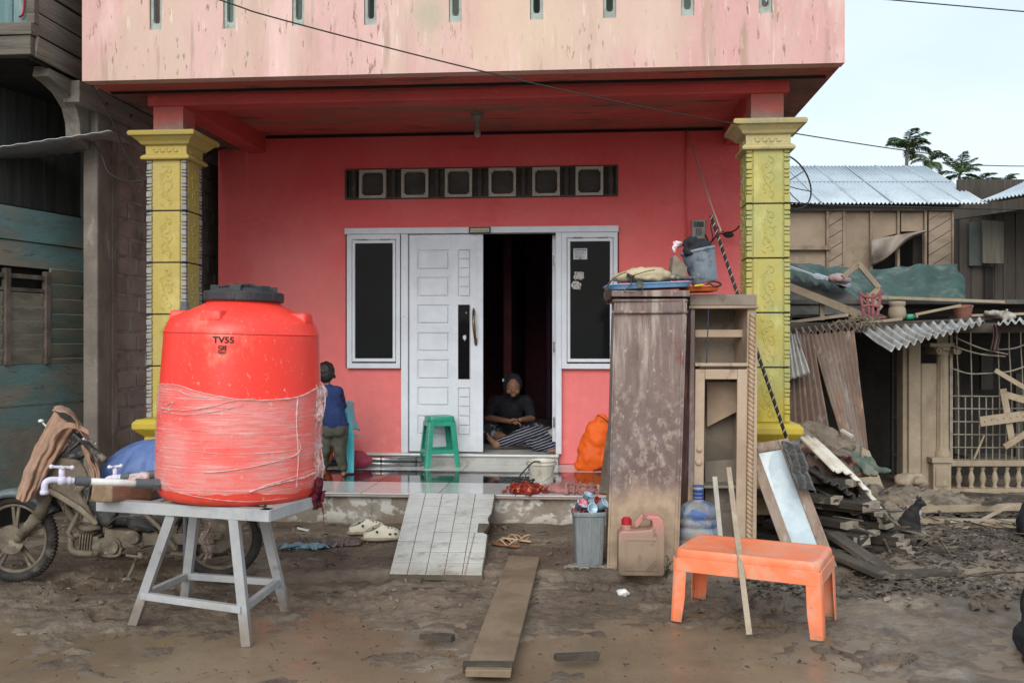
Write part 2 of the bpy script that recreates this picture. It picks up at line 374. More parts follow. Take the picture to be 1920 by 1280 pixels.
def ground_sheet(x0, x1, y0, y1, nx, ny, hole=None):
    V = [[bm.verts.new((x0+(x1-x0)*i/nx, y0+(y1-y0)*j/ny, 0)) for j in range(ny+1)] for i in range(nx+1)]
    for row in V:
        for v in row:
            x, y = v.co.x, v.co.y
            D = -x*ST + y*CT; e = .06*fb(x*1.3, 3, 0)+.02*fb(x*6, 1, 0)
            z = gz(x, y)
            if x > -4 and x < 1.6:
                t = min(1, max(0, (D-(5.86+e))/.05)); z = .045*t
            z += gnoise(x, y) * (1 if D < 5.9 or x > 1.4 else .55)
            if D < 5.5: z -= .045*min(1, (5.5-D)/.8)
            if -3.7 < x < 1.5 and y > 7.4: z = -.05
            v.co.z = z
    for i in range(nx):
        for j in range(ny):
            if hole and hole(V[i][j].co): continue
            bm.faces.new([V[i][j], V[i+1][j], V[i+1][j+1], V[i][j+1]])
ground_sheet(-7.0, 9.0, 2.0, 14.0, 640, 480)
O('ground', b, M['mud'], smooth=True)['kind'] = 'structure'
b = B()
b.grid(lambda u, v: (-400+800*u, -60+700*v, -.72 if 0 else -.62), 40, 40)
O('terrain', b, M['mud'])['kind'] = 'structure'
# shallow muddy water lying on the lane in front
M['puddle'] = mat('puddle', (.17, .12, .075), (.22, .16, .105), vs=1.2, rough=.36, rvar=.18, bump=.25, bs=14, spec=.22, micro=0, layers=[((.13,.10,.075), 3, (1,1,1), .5, .7, .5)])
b = B(); b.grid(lambda u, v: (-6+12*u, 2.0+3.5*v, -.032), 4, 4)
O('water', b, M['puddle'])['kind'] = 'structure'

# ================================================================= HOUSE
VW = 9.2; XL, XR = -3.70, 1.66
house = T('red_house', 'red and pink two storey house with yellow pillars and an overhanging balcony', 'house', (-1, VW, .28))
# openings of the front wall, from the photograph
wl = (PX(648, 9.2), PX(752, 9.2)); dr = (PX(752, 9.2), PX(1048, 9.2)); wr = (PX(1048, 9.2), PX(1160, 9.2))
ZW0, ZH = 1.19, 2.535; ZT = .375
vent = (PX(647, 9.2), PX(1159, 9.2), 2.83, 3.13)
b = B()
b.plate(XL, XR, .28, 3.52, [(wl[0], wl[1], ZW0, ZH), (dr[0], dr[1], .28, ZH), (wr[0], wr[1], ZW0, ZH), (vent[0], vent[1], vent[2], vent[3])], VW, VW+.14)
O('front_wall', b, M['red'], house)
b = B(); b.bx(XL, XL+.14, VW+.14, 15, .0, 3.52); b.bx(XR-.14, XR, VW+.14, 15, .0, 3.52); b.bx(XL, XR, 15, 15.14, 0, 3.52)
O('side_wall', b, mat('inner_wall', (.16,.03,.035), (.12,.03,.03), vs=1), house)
b = B(); b.bx(XL, XR, VW-.02, 15, 3.52, 3.66)
b.plate(XL, XR, 3.66, 6.4, [(-2.6,-1.6,3.7,5.8),(-.6,.4,4.6,5.8)], VW+.3, VW+.44)
b.bx(XL, XL+.14, VW+.44, 15, 3.66, 6.4); b.bx(XR-.14, XR, VW+.44, 15, 3.66, 6.4); b.bx(XL, XR, 15.002, 15.14, 3.66, 6.4); b.bx(XL+.14, XR-.14, VW+1.2, VW+1.25, 3.66, 6.38)
O('upper_wall', b, mat('upper_wall', (.16,.19,.17), (.12,.14,.12), vs=2), house)
b = B(); b.bx(XL-.25, XR+.25, 6.4, 15.4, 6.4, 6.5); O('roof', b, M['conc'], house)
b = B(); b.bx(XL+.14, XR-.14, VW+.02, 15, -.1, ZT-.004); 
O('inner_floor', b, M['marble'], house)
# inner partition, sofa-dark interior
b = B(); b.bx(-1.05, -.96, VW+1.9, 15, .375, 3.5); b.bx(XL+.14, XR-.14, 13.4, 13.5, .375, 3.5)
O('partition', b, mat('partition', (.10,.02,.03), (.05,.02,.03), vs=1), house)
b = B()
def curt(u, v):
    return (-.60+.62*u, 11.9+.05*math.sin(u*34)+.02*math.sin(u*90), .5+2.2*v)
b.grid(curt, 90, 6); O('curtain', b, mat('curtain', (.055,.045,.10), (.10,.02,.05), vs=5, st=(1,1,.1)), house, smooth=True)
# balcony slab, beams and soffit
VB = 6.68
b = B()
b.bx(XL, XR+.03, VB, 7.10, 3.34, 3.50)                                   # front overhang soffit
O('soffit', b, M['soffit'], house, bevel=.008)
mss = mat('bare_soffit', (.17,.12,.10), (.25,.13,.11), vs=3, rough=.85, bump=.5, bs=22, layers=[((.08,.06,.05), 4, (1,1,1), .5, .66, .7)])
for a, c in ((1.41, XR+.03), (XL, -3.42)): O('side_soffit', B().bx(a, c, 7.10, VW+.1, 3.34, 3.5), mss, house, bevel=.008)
b = B().bx(XL+.05, XR-.02, 6.985, 7.02, 3.325, 3.345); O('drip_groove', b, M['dark'], house)
b = B(); b.bx(-3.42, 1.41, 7.10, 7.29, 3.255, 3.50); b.bx(-3.40, -3.22, 7.29, VW, 3.30, 3.50); b.bx(1.22, 1.405, 7.29, VW, 3.30, 3.50)
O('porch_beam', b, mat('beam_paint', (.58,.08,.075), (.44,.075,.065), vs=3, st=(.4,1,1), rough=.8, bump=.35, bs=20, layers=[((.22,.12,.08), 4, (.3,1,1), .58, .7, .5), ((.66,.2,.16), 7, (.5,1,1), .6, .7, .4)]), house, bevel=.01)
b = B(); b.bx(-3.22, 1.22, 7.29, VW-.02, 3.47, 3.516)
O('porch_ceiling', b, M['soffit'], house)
b = B(); b.bx(-3.21, 1.21, VW-.028, VW-.002, 3.44, 3.462)
O('ceiling_joint', b, M['dark'], house)
slots = []
for px, py in zip((293,431,560,695,854,1006,1143,1289,1435), (57,55,50,48,43,38,35,31,26)):
    p = P(px, py, VB); slots.append((p.x-.045, p.x+.045, p.z, p.z+.62))
b = B(); b.plate(XL, XR+.03, 3.335, 4.62, slots, VB-.012, VB+.09)
b.bx(XL, XL+.09, VB+.09, VW+.3, 3.5, 4.62); b.bx(XR-.06, XR+.03, VB+.09, VW+.3, 3.5, 4.62)
O('balcony_parapet', b, M['pinkp'], house, bevel=.006)
b = B(); b.bx(XL-.03, XR+.06, VB-.04, VB+.12, 4.62, 4.69); O('parapet_coping', b, M['pinkp'], house, bevel=.01)
mslot = mat('vent_frame_paint', (.36,.42,.38), (.26,.29,.26), vs=12, rough=.7, layers=[((.12,.11,.09), 30, (1,1,.4), .6, .7, .5)])
for k, s_ in enumerate(slots):
    b = B(); x0, x1, z0, z1 = s_; xm = (x0+x1)/2; g = .022
    b.plate(x0+.001, x1-.001, z0+.001, z1-.001, [(x0+g, x1-g, z0+.05, z1-.05)], VB+.006, VB+.07)
    # pointed lower and upper ends of the opening
    for zz, sg in ((z0+.05, 1), (z1-.05, -1)):
        b.prism([(x0+g, zz), (x0+g, zz+sg*.022), (xm-.012, zz)], .05, VB+.012); b.prism([(x1-g, zz), (xm+.012, zz), (x1-g, zz+sg*.022)], .05, VB+.012)
    O('vent_frame', b, mslot, house, bevel=.003)
# ---- pillars
import itertools
def scrolls(b, x0, z0, w, h, pt, seed):
    """raised vine ornament of one cast block; pt(a, z, out) -> point"""
    rnd = random.Random(seed)
    def stroke(pts, r):
        m = len(pts); b.tube([pt(x0+w*a, z0+h*z, -.001) for a, z in pts], [r*(.35+.65*math.sin(math.pi*(i+.6)/(m+.2))) for i in range(m)], 6, flat=1.0)
    def spiral(cx, cz, r, a0, turn, wd):
        pts = []
        for i in range(14):
            t = i/13; a = a0 + turn*t; q = r*(1-.78*t)
            pts.append((cx+q*math.cos(a), cz+q*math.sin(a)*w/h*1.25))
        stroke(pts, wd*.62)
    stem = [(.5+.22*math.sin(z*6.5+1), z) for z in [i/16*.92+.04 for i in range(17)]]
    stroke(stem, .0045)
    for cx, cz, r, a0, tn in ((.62,.80,.20,2.6,-5), (.34,.66,.20,.4,5), (.62,.47,.26,3.0,-5.5), (.40,.27,.20,.2,5), (.64,.14,.16,2.6,-5)):
        spiral(cx, cz, r, a0, tn, .0085)
    for k in range(9):
        cz = .06+.1*k; cx = .3+.4*rnd.random(); a = rnd.uniform(-1, 1)+(0 if k % 2 else math.pi)
        stroke([(cx+.15*t*math.cos(a)*1.2, cz+.05*t*(1+.6*t)) for t in (0,.3,.6,1)], .0055)
def pillar(x0, x1, mp, mcap, mblk, name, seed):
    v0, v1 = 7.10, 7.39; w = x1-x0; xm = (x0+x1)/2; vm = (v0+v1)/2
    pl = O('pillar', (lambda bb: (bb.bx(x0+.008, x1-.008, v0+.008, v1-.008, .72, 2.86), bb)[1])(B()), mp, house, bevel=.006, label=name)
    bs = B(); js = [2.845-.396*i for i in range(6)]; js[-1] = .86
    for i in range(5):
        bs.bx(x0+.046, x1-.046, v0-.003, v0+.02, js[i+1]+.006, js[i]-.004)
        bs.bx(x1-.02, x1+.003, v0+.046, v1-.046, js[i+1]+.006, js[i]-.004); bs.bx(x0-.003, x0+.02, v0+.046, v1-.046, js[i+1]+.006, js[i]-.004)
    O('panel', bs, mp, pl, bevel=.004)
    br = B()
    for i in range(5):
        h = js[i]-js[i+1]-.03; z0 = js[i+1]+.015
        scrolls(br, x0+.07, z0, w-.14, h, lambda a, z, o: Vector((a, v0-.003-o, z)), i+seed)
        scrolls(br, 0, z0, v1-v0-.14, h, lambda a, z, o: Vector((x1+.003+o, v0+.07+a, z)), i+seed+9)
        scrolls(br, 0, z0, v1-v0-.14, h, lambda a, z, o: Vector((x0-.003-o, v0+.07+a, z)), i+seed+9)
    O('relief_ornament', br, mp, pl, smooth=True)
    bbs = {k: B() for k in ((0,0),(0,1),(1,0),(1,1))}; rnd = random.Random(seed)
    for i in range(5):
        z = js[i+1]+.008; top = js[i]-.006; k = 0
        while z < top-.012:
            h = (.042, .018, .018)[k % 3] if seed == 1 else (.05, .02, .022)[k % 3]
            h = min(h*rnd.uniform(.85, 1.15), top-z)
            o = rnd.uniform(-.002, .002)
            for sx, xx in ((1, x0), (-1, x1)):
                for yy in (v0, v1):
                    sy = 1 if yy == v0 else -1
                    a, c_ = sorted((xx-sx*(.004+o), xx+sx*.038)); d_, e_ = sorted((yy-sy*(.006+o), yy+sy*.034))
                    bbs[(sx > 0, sy > 0)].bx(a, c_, d_, e_, z, z+h)
            z += h+.008; k += 1
    for bb in bbs.values(): O('border_block', bb, mblk, pl, bevel=.004)
    for z in js[1:-1]: O('joint', B().bx(x0+.004, x1-.004, v0-.0005+.004, v1-.004, z-.006, z+.006), M['dark'], pl)
    def sq(prof):                                                        # square moulding
        q = B(); rings = []
        for o, z in prof: rings.append([q.bm.verts.new(Vector((xm+sx*(w/2+o), vm+sy*((v1-v0)/2+o), z))) for sx, sy in ((-1,-1),(1,-1),(1,1),(-1,1))])
        q.skin(rings); return q
    O('capital', sq([(.0,2.835),(.035,2.84),(.04,2.855),(.03,2.87),(.008,2.885),(.010,2.945),(.035,2.955),(.05,2.975),(.085,3.005),(.105,3.012),(.11,3.035),(.10,3.05),(-.05,3.052)]), mcap, pl, bevel=.003)
    bo = B()
    for k in range(4):
        xx = x0+.05+(w-.1)*(k+.5)/4; bo.sph((xx, v0-.010, 2.905), (.019,.008,.012), n=8, m=6); bo.sph((xx-.02, v0-.010, 2.922), (.009,.005,.007), n=8, m=6)
        yy = v0+.05+(v1-v0-.1)*(k+.5)/4; bo.sph((x1+.010, yy, 2.905), (.008,.019,.012), n=8, m=6); bo.sph((x0-.010, yy, 2.905), (.008,.019,.012), n=8, m=6)
    O('capital_ornament', bo, mcap, pl, smooth=True)
    O('base', sq([(.06,.20),(.06,.42),(.02,.44),(.02,.60),(.035,.625),(.05,.64),(.045,.67),(.02,.69),(.015,.72),(.05,.75),(.085,.785),(.085,.83),(.06,.855),(.0,.862)]), mat('base_yellow', (.50,.37,.04), (.43,.33,.05), vs=6, rough=.55, micro=.05, layers=[((.30,.22,.08), 7, (1,1,.5), .58, .70, .6)], mud=(.42,.10,.12,MUD,.9)), pl, bevel=.006)
    bn = B(); bn.bx(x0+.035, x1-.035, v0+.03, v1-.03, 3.045, 3.34)
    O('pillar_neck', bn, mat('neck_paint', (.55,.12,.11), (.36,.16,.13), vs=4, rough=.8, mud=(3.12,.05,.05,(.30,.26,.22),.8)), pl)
pillar(-3.418, -3.112, M['yel'], M['yel'], M['blockg'], 'yellow pillar with grey edge blocks behind the water tank', 1)
pillar(1.105, 1.408, M['yelg'], M['capg'], M['yelg'], 'greenish yellow pillar behind the wardrobes', 2)
# ---- porch
b = B(); b.bx(-3.7, 1.42, 7.355, VW, -.1, .245); O('porch_plinth', b, M['conc'], house, bevel=.012)
b = B(); b.bx(-3.72, 1.44, 7.31, VW, .2465, .262); O('nosing', b, mat('nosing_stone', (.30,.22,.19), (.36,.34,.31), vs=5, rough=.4), house, bevel=.004)
b = B(); b.bx(-3.71, 1.43, 7.33, VW, .2625, .268); O('tile_bed', b, M['grout'], house)
bp, bd, bq = B(), B(), B(); ts = .597
x = -3.72+.12
while x < 1.43:
    x1 = min(x+ts, 1.43)
    bp.bx(x+.002, x1-.002, 7.325, 7.93-.002, .266, .275); bq.bx(x+.002, x1-.002, 8.65+.002, VW, .266, .275)
    bd.bx(x+.002, x1-.002, 7.93+.001, 8.65-.001, .266, .2752)
    x += .6
O('pale_tiles', bp, M['marble'], house, bevel=.0015, seg=1); O('pale_tiles', bq, M['marble'], house, bevel=.0015, seg=1); O('dark_tiles', bd, M['granite'], house, bevel=.0015, seg=1)
b = B(); x0, x1 = PX(578, 9.1), PX(1046, 9.1)
b.bx(x0, x1, 9.09, VW+.30, .2755, .355); O('door_step', b, mat('step_stone', (.42,.42,.40), (.34,.34,.32), vs=4, rough=.3, layers=[((.25,.2,.15), 6, (1,1,1), .56, .7, .5)]), house)
b = B(); b.bx(x0-.01, x1+.01, 9.065, VW+.30, .3565, .3785); O('step_tread', b, M['marble'], house, bevel=.006)
# ---- windows and door frame
VF = 9.14
def px(a, v=VF): return PX(a, v)
def wz(py, v=VF, pxx=850): return P(pxx, py, v).z
def window(x0, x1, lab, marks):
    b = B(); z0, z1 = ZW0, ZH-.05
    b.plate(x0, x1, z0, z1, [(x0+.05, x1-.04, z0+.05, z1-.05)], VF, VF+.12)
    wf = O('window', b, M['white'], house, bevel=.004, label=lab)
    xa, xb = x0+.054, x1-.044
    b = B(); b.plate(xa, xb, z0+.064, z1-.054, [(xa+.028, xb-.028, z0+.064+.032, z1-.054-.032)], VF-.004, VF+.03)
    O('sash', b, M['white'], wf, bevel=.005)
    b = B(); b.bx(xa+.022, xb-.022, VF+.018, VF+.024, z0+.090, z1-.080); O('pane', b, M['glass'], wf)
    b = B()
    for xx in (xa+.10, xb-.10): b.bx(xx-.05, xx+.05, VF-.012, VF-.001, z1-.060, z1-.047); b.cyl((xx-.05, VF-.012, z1-.053), (xx+.05, VF-.012, z1-.053), .006, n=8)
    O('hinge', b, M['metal'], wf)
    return wf
w1 = window(px(650), px(750), 'left window in white frame', 0)
w2 = window(px(1053), px(1158), 'right window in white frame with paper stickers', 1)
b = B(); b.bx(px(648)-.01, px(1160), VF-.012, VF+.1, ZH-.048, ZH+.012); O('lintel_frame', b, M['white'], house, bevel=.006)
for a, c in ((752, 765), (1042, 1053)): O('door_jamb', B().bx(px(a), px(c), VF-.008, VF+.14, .379, ZH-.05), M['white'], house, bevel=.005)
# stickers on the right pane
mpap = mat('sticker_paper', (.55,.57,.60), (.46,.48,.52), vs=20, rough=.7)
mink = mat('sticker_ink', (.05,.06,.09), rough=.8, bump=0)
c0 = P(1088, 476, VF+.016); b = B(); b.bx(c0.x-.065, c0.x+.065, VF+.014, VF+.0165, c0.z-.052, c0.z+.052); st = O('sticker', b, mpap, w2)
b = B()
rn = random.Random(3)
for i in range(7):
    x = c0.x-.055+i*.0165
    b.bx(x, x+.010, VF+.0125, VF+.0135, c0.z+.028+rn.uniform(0,.006), c0.z+.044)
for j in range(6):
    z = c0.z+.017-j*.011; b.bx(c0.x-.055, c0.x+.055-rn.uniform(0,.03), VF+.0125, VF+.0135, z, z+.003)
b.bx(c0.x-.012, c0.x+.012, VF+.0122, VF+.0134, c0.z-.049, c0.z-.041)
O('sticker_print', b, mink, st)
for (qx, qy, ww, hh, sd) in ((1085, 517, .05, .042, 1), (1080, 535, .045, .04, 2)):
    c1 = P(qx, qy, VF+.016); rn = random.Random(sd); pts = []
    for i in range(18):
        a = 2*math.pi*i/18; k = rn.uniform(.72, 1.1) if i % 3 else rn.uniform(.9, 1.15); pts.append((c1.x+ww*k*math.copysign(abs(math.cos(a))**.6, math.cos(a)), c1.z+hh*k*math.copysign(abs(math.sin(a))**.6, math.sin(a))))
    b = B(); b.prism(pts, .002, VF+.014); O('torn_sticker', b, mat('torn_sticker', (.45,.44,.42), (.12,.12,.12), vs=50, lo=.5, hi=.6, rough=.8), w2)
# ---- vent strip over the door
b = B(); b.bx(vent[0], vent[1], VW+.05, VW+.09, vent[2], vent[3])
mvs = mat('vent_strip', (.055,.05,.045), (.08,.07,.06), vs=8, st=(.4,1,1), rough=.6, bump=.4, layers=[((.16,.14,.12), 9, (.2,1,1), .6, .7, .5)])
vs_ = O('vent_strip', b, mvs, house)
b = B(); b.plate(vent[0], vent[1], vent[2], vent[3], [(vent[0]+.02, vent[1]-.02, vent[2]+.022, vent[3]-.02)], VW-.012, VW+.05)
for xx in (663, 737, 818, 899, 981, 1062, 1145):
    p = P(xx, 346, VW); b.cyl((p.x, VW+.02, vent[2]+.02), (p.x, VW+.02, vent[3]-.02), .028, n=12); b.sph((p.x, VW-.002, 2.98), (.03,.02,.09), n=10, m=8)
O('vent_surround', b, mvs, vs_, bevel=.004)
mvf = mat('vent_tile_frame', (.50,.47,.41), (.42,.39,.33), vs=12, rough=.6, layers=[((.2,.17,.14), 25, (1,1,1), .62, .7, .6)])
for xx in (699, 778, 860, 942, 1024, 1105):
    p = P(xx, 347, VW); h = .138; g = .026; q = .03
    b = B(); x0, x1, z0, z1 = p.x-.132, p.x+.132, 2.98-h, 2.98+h
    b.plate(x0, x1, z0, z1, [(x0+g, x1-g, z0+g, z1-g)], VW-.022, VW+.045)
    for sx, sz in itertools.product((0, 1), (0, 1)):
        cx = x0+g if not sx else x1-g; cz = z0+g if not sz else z1-g; ux = 1 if not sx else -1; uz = 1 if not sz else -1
        b.prism([(cx-ux*.004, cz-uz*.004), (cx+ux*q, cz-uz*.004), (cx-ux*.004, cz+uz*q)], .05, VW-.018)
    O('vent_tile', b, mvf, vs_, bevel=.004)
# ---- closed door leaf
xd0, xd1 = px(766), px(905); zd0, zd1 = .39, ZH-.055
def Z(py): return P(835, py, VF).z
big = [(px(782), px(841), Z(b_), Z(a_)) for a_, b_ in ((468,505),(519,556),(571,607),(623,659),(674,711),(726,761),(779,815))]
sm1 = [(px(858), px(881), Z(555), Z(468))]; sm2 = [(px(858), px(881), Z(815), Z(727))]; gl = (px(858), px(881), Z(711), Z(571))
b = B(); b.plate(xd0, xd1, zd0, zd1, big+sm1+sm2+[gl], VF+.03, VF+.05)
for a_ in (781, 846, 880): b.bx(px(a_)-.0015, px(a_)+.0015, VF+.0285, VF+.031, zd0+.01, zd1-.01)
b.bx(xd1-.052, xd1, VF+.022, VF+.0295, zd0, zd1)
door = O('door_leaf', b, M['white'], house, bevel=.003, label='closed white panelled door leaf')
b = B(); b.bx(xd0+.002, xd1-.002, VF+.043, VF+.075, zd0+.002, zd1-.002)
O('door_core', b, M['white'], door)
for q in big:
    b = B(); g = .012; b.bx(q[0]+g, q[1]-g, VF+.028, VF+.0425, q[2]+g, q[3]-g); O('door_panel', b, M['white'], door, bevel=.008)
for q in sm1+sm2:
    h = (q[3]-q[2])/5
    for i in range(5):
        b = B(); b.bx(q[0]+.008, q[1]-.008, VF+.030, VF+.0425, q[2]+h*i+.005, q[2]+h*(i+1)-.005); O('small_door_panel', b, M['white'], door, bevel=.004)
b = B(); b.bx(gl[0], gl[1], VF+.038, VF+.042, gl[2], gl[3]); dg = O('door_glass', b, M['glass'], door)
for (qx, qy, s_, sd) in ((870, 633, .026, 5), (873, 586, .010, 8)):
    c1 = P(qx, qy, VF); rn = random.Random(sd)
    pts = [(c1.x+s_*rn.uniform(.4,1)*math.cos(2*math.pi*i/12)*.8, c1.z+s_*rn.uniform(.6,1.3)*math.sin(2*math.pi*i/12)) for i in range(12)]
    b = B(); b.prism(pts, .002, VF+.035); O('paper_scrap', b, mpap, dg)
hx = px(889); b = B(); zt, zb = Z(579), Z(646)
b.tube([(hx-.006, VF+.006, zt-.02), (hx-.004, VF-.035, zt-.06), (hx+.004, VF-.045, (zt+zb)/2), (hx+.012, VF-.035, zb+.06), (hx+.014, VF+.006, zb+.02)], [.012,.011,.016,.011,.012], 10)
b.sph((hx-.006, VF+.012, zt-.03), (.014,.012,.04), n=10, m=8); b.sph((hx+.014, VF+.012, zb+.03), (.016,.012,.04), n=10, m=8)
O('door_handle', b, mat('brass', (.22,.14,.05), (.06,.05,.04), vs=30, rough=.4, metal=.8), door, smooth=True)
# open leaf swung into the room, and its hinges
b = B(); b.bx(px(1043)-.045, px(1043), VF+.16, VF+.16+.70, zd0, zd1)
od = O('open_door_leaf', b, M['white'], house, bevel=.004, label='open white door leaf swung into the room')
b = B()
for zz in (Z(490), Z(650), Z(790)): b.bx(px(1041)-.012, px(1041), VF-.012, VF+.03, zz-.05, zz+.05); b.cyl((px(1041)-.012, VF-.012, zz-.05), (px(1041)-.012, VF-.012, zz+.05), .008, n=8)
O('hinge', b, M['metal'], od)
# ---- wires and pipe on the wall
mw = mat('dark_cable', (.03,.028,.025), rough=.6, bump=0)
def cable(name, pts, r, parent=None, m=None, n=6): 
    b = B(); b.tube(pts, r, n); return O(name, b, m or mw, parent, smooth=True)
def spl(pts, k=8):                                                       # Catmull-Rom
    pts = [Vector(p) for p in pts]; out = []
    q = [pts[0]*2-pts[1]] + pts + [pts[-1]*2-pts[-2]]
    for i in range(1, len(q)-2):
        for j in range(k):
            t = j/k; a, b_, c, d = q[i-1], q[i], q[i+1], q[i+2]
            out.append(.5*((2*b_)+(c-a)*t+(2*a-5*b_+4*c-d)*t*t+(3*b_-a-3*c+d)*t**3))
    out.append(pts[-1]); return out
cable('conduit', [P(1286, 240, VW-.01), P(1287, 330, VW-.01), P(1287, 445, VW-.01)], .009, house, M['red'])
cable('wall_cable', spl([P(378,300,8.6), P(400,285,8.9), P(425,276,9.1), P(462,266,9.17), P(474,246,9.17), P(700,240,9.17), P(1000,236,9.17), P(1284,231,9.17)]), .007, house)
# bulb
p = P(895, 200, 8.45)
bu = B(); bu.cyl((p.x, p.y, 3.47), (p.x, p.y, 3.455), .06, n=16); bu.lathe([(.055,3.455),(.04,3.43),(.025,3.40),(.020,3.36),(.02,3.34)], (p.x, p.y, 0), 16)
lamp = T('ceiling_lamp', 'dusty light bulb in a grey holder hanging from the red porch ceiling', 'lamp', (p.x, p.y, 3.46))
O('lamp_holder', bu, mat('lamp_holder', (.30,.32,.31), rough=.6), lamp, smooth=True)
bu = B(); bu.lathe([(.012,3.345),(.018,3.335),(.026,3.315),(.030,3.29),(.024,3.268),(.010,3.258)], (p.x, p.y, 0), 16)
O('bulb', bu, mat('dusty_bulb', (.42,.40,.36), rough=.4), lamp, smooth=True)
# electric meter
p = P(1309, 430, VW)
em = T('electric_meter', 'small grey electric meter box with display on the red wall above the bucket', 'meter', (p.x, VW-.05, p.z-.08))
mem = mat('meter_plastic', (.34,.34,.32), (.26,.26,.24), vs=20, rough=.6)
b = B(); b.bx(p.x-.062, p.x+.062, VW-.055, VW-.001, p.z-.095, p.z+.085); O('meter_case', b, mem, em, bevel=.008)
b = B(); b.bx(p.x-.045, p.x+.045, VW-.060, VW-.054, p.z+.015, p.z+.065); O('meter_display', b, mat('meter_display', (.05,.055,.05), rough=.3), em, bevel=.003)
b = B()
for i in range(4):
    for j in range(3): b.bx(p.x-.028+j*.02, p.x-.014+j*.02, VW-.062, VW-.054, p.z-.065+i*.018, p.z-.053+i*.018)
O('keypad', b, mat('keys', (.10,.10,.10), rough=.5), em)
cable('meter_cable', spl([P(1322,440,VW-.05), P(1332,455,VW-.1), P(1345,440,VW-.15), P(1362,438,VW-.2), P(1378,432,VW-.3), P(1386,424,VW-.4)]), .007, em)
cable('meter_cable', spl([P(1315,446,VW-.04), P(1328,462,VW-.1), P(1336,445,VW-.1), P(1333,420,VW-.1), P(1352,432,VW-.1), P(1364,440,VW-.1)]), .005, em)
b = B(); b.sph(P(1366, 440, VW-.2), (.05,.03,.03), n=10, m=8); O('cable_knot', b, mw, em)
# name plate with brushed lettering over the door
p = P(900, 432, VF)
sg = T('door_plaque', 'small framed plaque with dark curving script above the doorway', 'sign', (p.x, VF-.03, p.z-.03))
b = B(); b.plate(p.x-.105, p.x+.105, p.z-.030, p.z+.030, [(p.x-.092, p.x+.092, p.z-.019, p.z+.019)], VF-.032, VF-.013); O('plaque_frame', b, mat('plaque_frame', (.03,.025,.02), rough=.4), sg, bevel=.002)
b = B(); b.bx(p.x-.098, p.x+.098, VF-.024, VF-.014, p.z-.025, p.z+.025); O('plaque_board', b, mat('plaque_board', (.62,.58,.46), rough=.6), sg)
b = B(); rn = random.Random(12)
for i in range(9):
    x = p.x+.080-i*.020; k = [(0,.006),(-.006,-.004),(-.012,-.006),(-.016,.002),(-.019,.008 if i % 2 else -.008)]
    b.tube([(x+a, VF-.0255, p.z+z-.002) for a, z in k], [.0012,.002,.0022,.0016,.001], 5)
    b.sph((x-.008, VF-.0255, p.z+(.012 if i % 3 else -.013)), .0018, n=6, m=4)
    if i % 3 == 0: b.tube([(x-.002, VF-.0255, p.z+.014), (x-.003, VF-.0255, p.z-.005)], .0014, 5)
O('plaque_script', b, mink, sg)
# ================================================================= LEFT NEIGHBOUR
XN = -3.92
lh = T('wooden_house', 'dark grey brick and timber house with faded turquoise boards at the left edge', 'house', (-4.6, 7.6, 0))
mbrk = mat('muddy_brick', (.26, .235, .20), (.34, .305, .26), vs=4, rough=.9, bump=.6, bs=40, layers=[((.24,.21,.18), 9, (1,1,1), .62, .72, .4), ((.06,.05,.045), 3, (1,1,1), .5, .7, .5)], mud=(.5, .3, .3, (.15,.12,.09), .6))
mmor = mat('mortar', (.38, .35, .31), (.22, .20, .175), vs=9, rough=.95, bump=.9, bs=50, bd=.02)
b = B(); b.grid(lambda u, v: (XN+.010+.006*fb(u*40, v*60, 1), 7.45+3.4*u, .25+3.0*v), 60, 60); b.bx(XN-.12, XN-.02, 7.45, 11, .25, 3.25)
O('mortar_wall', b, mmor, lh)
b = B(); rn = random.Random(4); z = .27; row = 0
while z < 3.2:
    h = .158*rn.uniform(.96, 1.04); y = 7.43 - (.17 if row % 2 else 0)
    while y < 10.9:
        L = rn.uniform(.29, .37); y0 = max(y, 7.43)
        b.box((XN-.004+rn.uniform(-.004, .005), (y0+y+L-.018)/2, z+(h-.016)/2), (.05, y+L-.024-y0, h-.024*rn.uniform(.9, 1.4)), rot=(rn.uniform(-.012,.012), 0, rn.uniform(-.012,.012)))
        y += L
    z += h; row += 1
bw = O('brick_wall', b, mbrk, lh, bevel=.010)
mpl = mat('muddy_plaster', (.21, .18, .15), (.15,.125,.105), vs=3, rough=.9, bump=.5, bs=30, layers=[((.30,.28,.25), 3.5, (1,1,.35), .56, .66, .7)])
b = B(); b.bx(XN-.07, XN+.05, 7.20, 7.42, -.05, 3.45); O('corner_post', b, mpl, lh, bevel=.015)
b = B(); b.bx(XN-.02, XN+.035, 7.43, 11, .02, .27); b.bx(XN-.02, XN+.05, 7.43, 7.52, .27, 3.2); O('plinth', b, mpl, lh, bevel=.01)
b = B(); b.bx(XN-.10, XN+.045, 9.05, 9.27, .0, 3.22); O('rear_post', b, mpl, lh, bevel=.01)
mwd = mat('grey_timber', (.25, .225, .19), (.16, .14, .115), vs=3, st=(4,.35,4), rough=.85, bump=.7, bs=18, layers=[((.26,.235,.21), 5, (5,.3,5), .56, .68, .6), ((.03,.025,.02), 8, (6,.25,6), .62, .70, .7)])
mwx = mat('grey_timber_cross', (.14, .12, .10), (.08, .068, .056), vs=3, st=(.35,4,4), rough=.85, bump=.7, bs=18, layers=[((.26,.235,.20), 5, (.3,5,5), .56, .68, .5), ((.03,.025,.02), 8, (.25,6,6), .62, .70, .6)])
mwz = mat('dark_upright_boards', (.085,.088,.082), (.055,.055,.052), vs=4, st=(4,4,.3), rough=.9, bump=.5, bs=18)
